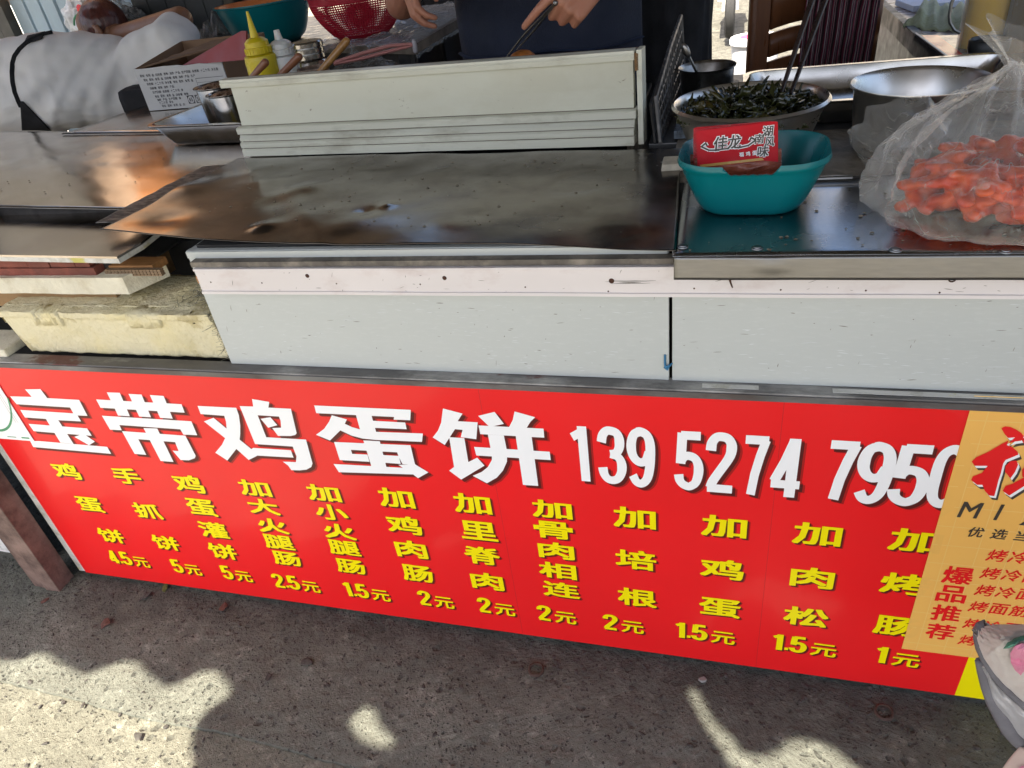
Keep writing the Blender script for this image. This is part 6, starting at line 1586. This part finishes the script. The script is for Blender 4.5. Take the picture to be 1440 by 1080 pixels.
# hand with the tweezers: fingers point down-left in the picture
t1 = at(764, 34, y=.47)
X1 = (at(772, 36, y=.47) - W1); N1 = -CF.cross(X1).normalized()
N1 = (at(790, 60, y=.50) - at(800, 10, y=.47)).normalized() * .6 + V((-.5, .3, -.2))
hand(bm, W1, CD * .68 - CR * .72 + CF * .1, CF - CR * .25, [(.35, .35, .2), (1.15, 1.1, .6), (1.25, 1.2, .7), (1.3, 1.25, .8)], .03, .98, 1, True)
# the empty relaxed hand, hanging down and curling
X2 = (at(566, 32, y=.74) - W2); N2 = (at(640, 30, y=.74) - at(560, 22, y=.78))
hand(bm, W2, CD - CR * .22, CR * .9 + CF * .35, [(.45, .75, .5), (.5, .7, .5), (.55, .7, .5), (.6, .7, .5)], .02, .98, -1, True)
ven = obj('person', bm, M_skin); remesh(ven, .0034, 6)
tag(ven, 'person in a navy apron behind the splash board holding thin metal tweezers', 'person')
# clothes follow the body
bm = bmesh.new(); g = 1.1
ell(bm, hipc + V((0, 0, .02)), (hw_ * .94, .15, .20)); ell(bm, hipc + V((0, -.01, .17)), (hw_ * .86, .155, .19)); ell(bm, hipc + V((0, .0, .36)), (.215, .15, .2)); ell(bm, hipc + V((0, .01, .45)), (.21, .10, .08))
for i, sx in enumerate((-1, 1)): add_capsule(bm, sh_[i], .068, sh_[i].lerp(el[i], .75), .058)
o = obj('shirt', bm, M_navy, ven); remesh(o, .008, 4, lambda c: .006 * noi(c.x, c.y, c.z * .5, 14) + .003 * noi(c.x, c.y, c.z, 30))
bm = bmesh.new()
for sx in (-1, 1):
    add_capsule(bm, hipc + V((.085 * sx, 0, -.06)), .118, V((vx + .10 * sx, yv + .0, .50)), .085); add_capsule(bm, V((vx + .10 * sx, yv, .50)), .085, V((vx + .105 * sx, yv + .05, .14)), .065)
o = obj('trousers', bm, M_blkc, ven); remesh(o, .01, 3, lambda c: .006 * noi(c.x, c.y, c.z, 12))
bm = bmesh.new()
def apr(u, v):
    a = (u - .5) * 2.5; z = 1.40 - .95 * v; k = .60 if z > 1.22 else 1.
    x = vx + math.sin(a * k) * (hw_ + .012) * (1 if z < 1.15 else .9); y = yv + .02 - math.cos(a * k) * (.165 + .02 * (z < 1.15)) + .008 * noi(u * 5, v * 4, 1) + .012 * math.sin(u * 22 + v * 3) * v
    return V((x, y, z + .01 * noi(u * 3, 0, 4)))
sheet(bm, apr, 70, 60); o = obj('apron', bm, M_navy2, ven); smooth(o, 180); solid(o, .003)
bm = bmesh.new(); pts = [apr(u / 20, .43) + V((0, -.007, 0)) for u in range(21)]; add_tube(bm, pts, .011, 6, .25); obj('apron_band', bm, M_navy, ven)
bm = bmesh.new(); add_ball(bm, hc + V((0, .018, .045)), .1, (.9, 1.02, .95), 3); o = obj('hair', bm, M_hair, ven); remesh(o, .006, 2, lambda c: .003 * noi(c.x, c.y, c.z, 60))
# tweezers
tw = thing('tweezers', 'long thin metal tweezers held over the hotplate by the right hand in view', 'tweezers', (0, 0, 0))
j = at(781, 4, y=.47)
for e_, mid in ((at(711, 82, y=.56), at(738, 48, y=.51)), (at(727, 70, y=.56), at(752, 42, y=.50))):
    bm = bmesh.new(); add_tube(bm, [j, mid, e_], [.0032, .0026, .0014], 6, .6); smooth(obj('arm', bm, M_steelb, tw), 60)
bm = bmesh.new(); add_ball(bm, j, .005, (1, 1, 1), 2); obj('joint', bm, M_steelb, tw)

# ---- second person: black trousers and loose black top right of the vendor
y2 = 1.42; x2b = at(1011, 50, y=y2).x; h2 = .185; x2 = x2b - h2 - .012
bm = bmesh.new(); hc2 = V((x2, y2, .92))
ell(bm, hc2, (h2 * .85, .11, .14)); ell(bm, hc2 + V((0, 0, .17)), (h2 * .85, .10, .17)); ell(bm, hc2 + V((0, 0, .36)), (.15, .11, .18)); ell(bm, hc2 + V((0, 0, .46)), (.17, .08, .06))
for sx in (-1, 1):
    add_capsule(bm, hc2 + V((.06 * sx, 0, -.04)), .08, V((x2 + .07 * sx, y2 - .02, .48)), .055); add_capsule(bm, V((x2 + .07 * sx, y2 - .02, .48)), .052, V((x2 + .075 * sx, y2 + .02, .1)), .036); add_capsule(bm, V((x2 + .075 * sx, y2 + .04, .055)), .038, V((x2 + .08 * sx, y2 - .12, .03)), .028)
    s_ = hc2 + V((sx * .17, 0, .45)); e_ = V((x2 + sx * .19, y2 + .12, 1.14)); w_ = V((x2 + sx * .08, y2 + .26, 1.2))
    add_capsule(bm, s_, .046, e_, .036); add_capsule(bm, e_, .036, w_, .024); hand(bm, w_, V((-sx, .5, .1)), V((0, -1, 0)), [(.3, .4, .3)] * 4, .06, .95, sx)
add_capsule(bm, hc2 + V((0, 0, .47)), .05, hc2 + V((0, 0, .58)), .048); head(bm, hc2 + V((0, .01, .68)), V((-.3, 1, -.1)))
p2_ = obj('person', bm, M_skin); remesh(p2_, .0045, 4); tag(p2_, 'person in loose black clothes turned away, standing between the vendor and the chair', 'person')
bm = bmesh.new(); add_capsule(bm, hc2 + V((0, 0, -.62)), h2 * .9, hc2 + V((0, 0, .15)), h2 * .98, 30, .95); ell(bm, hc2 + V((0, 0, .36)), (.18, .14, .2))
for sx in (-1, 1): s_ = hc2 + V((sx * .17, 0, .45)); e_ = V((x2 + sx * .19, y2 + .12, 1.14)); add_capsule(bm, s_, .062, e_, .056)
o = obj('black_coat', bm, M_blkc, p2_); remesh(o, .009, 4, lambda c: .010 * noi(math.atan2(c.y - y2, c.x - x2) * 2.5, c.z, 0, 2.2) + .006 * noi(c.x, c.y, c.z * .25, 22))
bm = bmesh.new(); add_ball(bm, hc2 + V((0, -.008, .705)), .102, (.88, 1.0, 1.02), 3); o = obj('hair', bm, M_hair, p2_); remesh(o, .006, 2)

# ---- person bent over the side of the worktop at the left
hip = at(-10, 175, y=1.32); hip.z = .93
mid_ = at(92, 112, y=1.40); cst = at(188, 112, y=1.50); sho = at(243, 66, y=1.50); elb = at(254, 27, y=1.62); wri = at(140, 56, y=1.78)
sho2 = at(120, 88, y=1.78); nck = at(165, 84, y=1.72); hdc = at(152, 42, y=1.80)
bm = bmesh.new()
add_capsule(bm, hip, .15, mid_, .145, 24); add_capsule(bm, mid_, .145, cst, .115, 24); add_capsule(bm, cst, .11, sho, .062, 20)
add_capsule(bm, mid_ + V((0, .14, 0)), .11, sho2, .07)
add_capsule(bm, sho, .052, elb, .044); add_capsule(bm, elb, .043, wri, .030)
add_capsule(bm, sho2, .05, sho2 + V((-.12, .20, -.02)), .042); add_capsule(bm, sho2 + V((-.12, .20, -.02)), .04, sho2 + V((.04, .30, .0)), .03)
add_capsule(bm, nck, .055, hdc, .05)
for sx in (-1, 1):
    a = hip + V((-.05, .10 * sx, -.02)); add_capsule(bm, a, .10, V((a.x - .02, a.y + .02, .5)), .065); add_capsule(bm, V((a.x - .02, a.y + .02, .5)), .06, V((a.x - .04, a.y + .02, .1)), .04); add_capsule(bm, V((a.x - .04, a.y, .055)), .04, V((a.x + .12, a.y, .03)), .03)
# head lies on the folded arm, seen from the side of the ear
R_ = Matrix.Rotation(math.radians(-62), 3, 'Y') @ Matrix.Rotation(math.radians(200), 3, 'Z')
bmh = bmesh.new(); head(bmh, V((0, 0, 0)), V((0, 1, 0)), .98)
bmesh.ops.transform(bmh, matrix=Matrix.Translation(hdc) @ R_.to_4x4(), verts=bmh.verts); meh = bpy.data.meshes.new('h'); bmh.to_mesh(meh); bmh.free(); bm.from_mesh(meh)
hand(bm, wri, at(104, 46, y=1.76) - wri, V((0, -.2, -1)), [(.3, .5, .4), (.4, .6, .4), (.5, .7, .5), (.6, .7, .5)], .06, .98, 1)
p3 = obj('person', bm, M_skind); remesh(p3, .0042, 5); tag(p3, 'person in a white shirt slumped over the worktop, head on a bent bare arm', 'person')
bm = bmesh.new()
add_capsule(bm, hip + V((-.05, 0, .0)), .175, mid_, .172, 28); add_capsule(bm, mid_, .172, cst, .142, 28); add_capsule(bm, cst, .135, sho, .085, 24); add_capsule(bm, mid_ + V((0, .14, 0)), .14, sho2, .095)
add_capsule(bm, cst + V((-.02, .08, .0)), .125, nck, .07)
add_capsule(bm, sho, .082, sho.lerp(elb, .42), .074)
def folds(c):
    d = V((c.x, c.y, c.z)); a = (d - mid_).dot((sho - mid_).normalized()); b = (d - mid_).z
    return .014 * noi(a * 3 + 2, b * 9 - a * 5, c.y * 2, 1.6) + .006 * noi(a * 9, b * 9, c.y, 2.5) + .005 * math.exp(-((a - .22 - b * .8) / .022) ** 2) - .005 * math.exp(-((a - .17 - b * .9) / .02) ** 2) + .004 * math.exp(-((a - .08 - b * 1.1) / .02) ** 2)
shirt = obj('shirt', bm, M_wshirt, p3); remesh(shirt, .007, 5, folds)
bm = bmesh.new()
for sx in (-1, 1):
    a = hip + V((-.05, .10 * sx, -.06)); add_capsule(bm, a, .15, V((a.x - .02, a.y + .02, .5)), .095); add_capsule(bm, V((a.x - .02, a.y + .02, .5)), .09, V((a.x - .04, a.y + .02, .12)), .07)
o = obj('trousers', bm, M_blkc, p3); remesh(o, .01, 3)
# black apron strap and apron edge laid on the shirt
bmt = bmesh.new(); bmt.from_mesh(shirt.data); bv = BVHTree.FromBMesh(bmt)
def onshirt(px, py):
    h = bv.ray_cast(CAMP, ray(px, py).normalized()); return h[0] + h[1] * .004 if h[0] else None
def strip(name, path, wd, m):
    pts = [q for q in (onshirt(a, b) for a, b in path) if q is not None]
    bm = bmesh.new(); prev = None
    for i, p in enumerate(pts):
        d = (pts[min(i + 1, len(pts) - 1)] - pts[max(i - 1, 0)]); s_ = d.cross(CAMP - p).normalized() * wd * .5; hh = bv.find_nearest(p)
        A_ = bm.verts.new(p + s_); B_ = bm.verts.new(p - s_)
        if prev: bm.faces.new((prev[0], prev[1], B_, A_))
        prev = (A_, B_)
    o = obj(name, bm, m, p3); solid(o, .003, 0)
path = [(74, 47), (62, 50), (50, 55), (38, 62), (29, 70), (22, 80), (19, 90), (18, 102), (19, 116), (22, 130), (27, 143), (31, 152)]
dense = []
for a, b in zip(path, path[1:]):
    for k in range(4): dense.append((a[0] + (b[0] - a[0]) * k / 4, a[1] + (b[1] - a[1]) * k / 4))
strip('apron_strap', dense, .014, M_blkc)
def patch(name, quad, m, nu=14, nv=14, lift=.006):
    bm = bmesh.new(); ok = True; g = []
    for i in range(nu + 1):
        row = []
        for j in range(nv + 1):
            u, v = i / nu, j / nv; a = [quad[0][k] * (1 - u) * (1 - v) + quad[1][k] * u * (1 - v) + quad[2][k] * u * v + quad[3][k] * (1 - u) * v for k in (0, 1)]
            p = onshirt(*a); row.append(bm.verts.new(p) if p is not None else None)
        g.append(row)
    for i in range(nu):
        for j in range(nv):
            q = (g[i][j], g[i + 1][j], g[i + 1][j + 1], g[i][j + 1])
            if all(q) and max((a.co - b.co).length for a in q for b in q) < .12: bm.faces.new(q)
    for v in [v for v in bm.verts if not v.link_faces]: bm.verts.remove(v)
    o = obj(name, bm, m, p3); solid(o, .003, 0); smooth(o, 60)
patch('apron_bib', [(29, 142), (33, 142), (72, 182), (31, 182)], M_blkc)
patch('apron_edge', [(40, 52), (64, 46), (60, 56), (34, 64)], M_blkc, 6, 6)
bm = bmesh.new(); qh = R_ @ V((0, -.03, .03))
add_ball(bm, hdc + V((.004, -.012, .022)), .098, (.88, .95, 1.0), 4); o = obj('hair', bm, mat('auburn_hair', (.075, .018, .012), .35, var=.4, vs=60, bump=.5, bs=120, stretch=(1, 1, .25), spec=.7), p3); remesh(o, .005, 2, lambda c: .002 * noi(c.x, c.y, c.z, 60))
bm = bmesh.new(); ec = at(140, 47, y=1.69)
add_ball(bm, (0, 0, 0), .021, (.8, .45, 1.15), 3); add_ball(bm, (.004, -.006, 0), .010, (.8, .6, 1.1), 2)
smooth(obj('ear', bm, M_skind, p3, ec), 180)
# black block filling the dark gap between shirt and worktop
o = boxp('black_block', at(163, 140, y=1.2).x, at(214, 140, y=1.2).x, 1.20, 1.30, .80, at(190, 124, y=1.2).z, M_blkc, None, bev=.03); tag(o, 'black rounded block filling the dark gap between the white shirt and the cardboard box', 'bag')

# ---- shopping bags beside the head
hb = thing('shopping_bag', 'white plastic shopping bag with red and green print above the bent back', 'bag', (0, 0, 0))
cbg = at(118, 30, y=1.98)
def puff(c, rx_, ry_, rz_, seed, cr=.12):
    bm = bmesh.new(); add_ball(bm, (0, 0, 0), 1, (1, 1, 1), 5)
    for v in bm.verts:
        d = v.co.copy(); k = 1 + cr * noi(d.x, d.y, d.z + seed, 2.5) + cr * .6 * abs(noi(d.x, d.y + seed, d.z, 6))
        v.co = V((c.x + d.x * rx_ * k, c.y + d.y * ry_ * k, c.z + d.z * rz_ * k))
    return bm
smooth(obj('bag_body', puff(cbg, .075, .06, .09, 3, .25), film_mat('white_bag_film', (.75, .77, .78), .75, .3), hb), 180)
bm = bmesh.new()
for k in range(9):
    a0 = math.pi * (.15 + k * .08); add_capsule(bm, at(120, 42, y=1.90) + V((.05 * math.cos(a0), 0, .06 * math.sin(a0))), .004, at(120, 42, y=1.90) + V((.05 * math.cos(a0 + .25), 0, .06 * math.sin(a0 + .25))), .004, 6)
obj('green_print', bm, M_grn, hb)
bm = bmesh.new(); add_ball(bm, at(113, 14, y=1.90), .022, (.8, .2, 1), 2); add_capsule(bm, at(118, 48, y=1.9), .006, at(124, 34, y=1.9), .008, 8); obj('red_print', bm, M_red, hb)
bm = bmesh.new(); add_ball(bm, (0, 0, 0), .045, (1, 1, .95), 3); o = smooth(obj('pomelo', bm, mat('yellow_green_fruit', (.33, .30, .05), .5, var=.15, bump=.3, bs=120), None, at(172, 42, y=1.93)), 90); tag(o, 'yellow green fruit in a clear bag right of the auburn hair', 'fruit')
smooth(o := obj('clear_fruit_bag', puff(at(163, 36, y=1.92), .10, .09, .085, 8, .3), M_film), 180); tag(o, 'thin clear bag round the yellow green fruit', 'bag')
p = at(192, 28, y=2.0); o = smooth(obj('grey_bundle', puff(p, .05, .05, .05, 5, .4), mat('grey_white_cloth', (.25, .26, .27), .8, var=.4, vs=20, dirt=(.03, .03, .03), dirt_amt=.9, ds=20)), 180); tag(o, 'crumpled black and grey bundle at the foot of the ribbed wall', 'bundle')

# ================================================================== QUILTED COVER IN THE RIGHT FOREGROUND
M_quilt = mat('quilted_cream_cloth', (.50, .445, .39), .85, var=.06, vs=8, bump=.5, bs=40, sheen=.3)
M_silv = mat('silver_lining', (.50, .49, .49), .4, .35, var=.1, vs=10, bump=.4, bs=30)
M_pipe = mat('grey_piping', (.145, .14, .15), .8, var=.12, vs=40, bump=.3, bs=160)
cov = thing('quilted_cover', 'cream quilted cover with grey piping and pink flowers in the bottom right foreground', 'cover', (0, 0, 0))
yC = -.33
ed = [(1440, 880), (1400, 880), (1384, 883), (1374, 888), (1372, 898), (1375, 912), (1380, 924), (1383, 935), (1392, 946), (1402, 958), (1415, 970), (1430, 984), (1445, 996)]
def cp(px, py, d=0): return at(px, py, y=yC + d)
# upper lobe: a bulging quilted face
bm = bmesh.new()
left_e = ed[3:]
def dens(path, k=6):
    out = []
    for a, b in zip(path, path[1:]):
        for i in range(k): out.append((a[0] + (b[0] - a[0]) * i / k, a[1] + (b[1] - a[1]) * i / k))
    out.append(path[-1]); return out
L1 = dens([(1374, 886), (1372, 898), (1375, 912), (1382, 928), (1392, 944), (1404, 959), (1420, 974), (1440, 992), (1470, 1014), (1520, 1050)], 6)
R1 = dens([(1384, 880), (1400, 878), (1420, 878), (1440, 878), (1470, 876), (1500, 875), (1540, 880), (1580, 900), (1620, 950), (1640, 1010)], 6)
def upf(u, v):
    i = v * (len(L1) - 1); k = min(int(i), len(L1) - 2); f = i - k
    a = V((*L1[k], 0)).lerp(V((*L1[k + 1], 0)), f); b = V((*R1[k], 0)).lerp(V((*R1[k + 1], 0)), f); p = a.lerp(b, u)
    bulge = -.055 * math.sin(math.pi * min(1, u * 1.02)) ** .7 * min(1, v * 3)
    q = -.0035 * abs(math.sin(u * 9)) - .0040 * abs(noi(u * 7, v * 9, 0)) - .0016 * (abs(math.sin((u + v) * 22)) + abs(math.sin((u - v) * 22))) * min(1, 8 * u, 8 * (1 - u), 8 * v)
    return cp(p.x, p.y, bulge + q)
sheet(bm, upf, 60, 90); o = smooth(obj('upper_flap', bm, M_quilt, cov), 180); solid(o, .006, 1)
L2 = dens([(1383, 934), (1386, 958), (1391, 980), (1400, 1002), (1412, 1025), (1425, 1043), (1436, 1052), (1446, 1062)], 6)
R2 = dens([(1392, 944), (1410, 962), (1430, 982), (1455, 1004), (1485, 1020), (1520, 1040), (1560, 1060), (1600, 1080)], 6)
def lof(u, v):
    i = v * (len(L2) - 1); k = min(int(i), len(L2) - 2); f = i - k
    a = V((*L2[k], 0)).lerp(V((*L2[k + 1], 0)), f); b = V((*R2[k], 0)).lerp(V((*R2[k + 1], 0)), f); p = a.lerp(b, u)
    return cp(p.x, p.y, .012 - .02 * math.sin(math.pi * u) - .0035 * noi(u * 5, v * 7, 3) - .004 * math.sin(u * 7 + v * 4))
bm = bmesh.new(); sheet(bm, lof, 40, 60); o = smooth(obj('lower_flap', bm, M_silv, cov), 180); solid(o, .004, 1)
bm = bmesh.new(); add_tube(bm, [cp(a, b, -.004) for a, b in dens([(1388, 882), (1380, 885), (1376, 891)] + [(a_ + 4, b_) for a_, b_ in [(1372, 898), (1375, 912), (1382, 928), (1392, 944), (1404, 959), (1420, 974), (1440, 992), (1470, 1014), (1520, 1050)]], 3)], .0100, 8, .5); smooth(obj('piping', bm, M_pipe, cov), 90)
bm = bmesh.new(); add_tube(bm, [cp(a + 2, b, .004) for a, b in dens([(1381, 928), (1384, 945), (1389, 966), (1396, 988), (1407, 1010), (1418, 1030), (1430, 1044), (1443, 1055)], 3)], .0085, 8, .5); smooth(obj('piping', bm, M_pipe, cov), 90)
# pale pink body below
bm = bmesh.new()
def lowb(u, v):
    a = (1402 + 32 * (1 - v) ** 2 - 6 * v, 1050 + 70 * v); b = (1560, 1040 + 90 * v); p = (a[0] + (b[0] - a[0]) * u, a[1] + (b[1] - a[1]) * u + 8 * math.sin(u * 8) * (1 - v))
    return cp(p[0], p[1], .0 - .03 * math.sin(u * 2.2) - .004 * noi(u * 5, v * 4, 5))
sheet(bm, lowb, 40, 20); o = smooth(obj('lower_body', bm, mat('pale_pink_quilt', (.52, .40, .34), .85, var=.06, bump=.4, bs=40), cov), 180); solid(o, .006, 1)
# flowers: appliqued cloth shapes lying on the quilt
bmt2 = bmesh.new(); sheet(bmt2, upf, 60, 90); bv2 = BVHTree.FromBMesh(bmt2)
bmt3 = bmesh.new(); sheet(bmt3, lowb, 40, 20); bv3 = BVHTree.FromBMesh(bmt3)
def applique(name, pts, m, bvv=bv2):
    c = (sum(p[0] for p in pts) / len(pts), sum(p[1] for p in pts) / len(pts)); bm = bmesh.new(); rings = []
    for k in (.02, .35, .7, 1.):
        ring = []
        for p in pts:
            h = bvv.ray_cast(CAMP, ray(c[0] + (p[0] - c[0]) * k, c[1] + (p[1] - c[1]) * k).normalized())
            ring.append(bm.verts.new((h[0] if h[0] else cp(*p)) - CF * .0085))
        rings.append(ring)
    n = len(pts)
    for A_, B_ in zip(rings, rings[1:]):
        for k in range(n): bm.faces.new((A_[k], A_[(k + 1) % n], B_[(k + 1) % n], B_[k]))
    bm.faces.new(rings[0]); obj(name, bm, m, cov)
M_pinkf = mat('pink_flower_print', (.60, .15, .27), .85, var=.2, vs=60, dirt=(.62, .3, .36), dirt_amt=.6, ds=50)
M_grf = mat('green_leaf_print', (.08, .22, .15), .85, var=.2, vs=60)
applique('flower_print', [(1412, 914), (1418, 904), (1428, 900), (1440, 902), (1452, 912), (1454, 926), (1444, 934), (1432, 938), (1427, 945), (1419, 938), (1413, 927)], M_pinkf)
applique('leaf_print', [(1402, 908), (1408, 899), (1418, 893), (1430, 889), (1440, 890), (1436, 895), (1424, 898), (1418, 903), (1410, 907)], M_grf)
applique('flower_print', [(1424, 1076), (1430, 1072), (1440, 1074), (1448, 1082), (1440, 1090), (1426, 1090)], M_pinkf, bv3)
# the bulk of the covered handlebar behind the flap
bm = bmesh.new(); a = cp(1500, 960, .0); add_capsule(bm, cp(1475, 940, -.01), .035, cp(1620, 930, -.05), .05, 16); obj('padding', bm, M_quilt, cov)
bm = bmesh.new(); b = cp(1560, 960, -.02); add_tube(bm, [b, V((b.x, b.y, .02))], .014, 10); add_box(bm, (b.x, b.y, .01), (.25, .25, .02)); obj('stand', bm, M_grime, cov)
# ---- crumbs and dried spots on the steel
cv = []; cf = []; r5 = random.Random(21)
for i in range(260):
    k = r5.random()
    if k < .55:
        u_, v_ = r5.uniform(.1, .95), r5.uniform(.1, .9); x, y, z = sf(u_, v_); z += .0006
    elif k < .8: x = r5.uniform(-.04, .5); y = r5.uniform(-.02, .22); z = ZC + .0012
    else: x = r5.uniform(-1.75, -1.2); y = r5.uniform(.3, .75); z = ZC
    s = r5.choice((.0006, .0009, .0013, .002)); b0 = len(cv)
    for q in IV: cv.append((x + (q.x + r5.uniform(-.3, .3)) * s * 1.4, y + (q.y + r5.uniform(-.3, .3)) * s, z + q.z * s * .5))
    cf += [tuple(j + b0 for j in f) for f in IF]
o = obj('crumbs', mk(cv, cf), mat('tan_crumb', (.24, .2, .14), .8, var=.5, vs=300)); tag(o, 'tiny crumbs and dried bits strewn over the steel tops', None, kind='stuff')
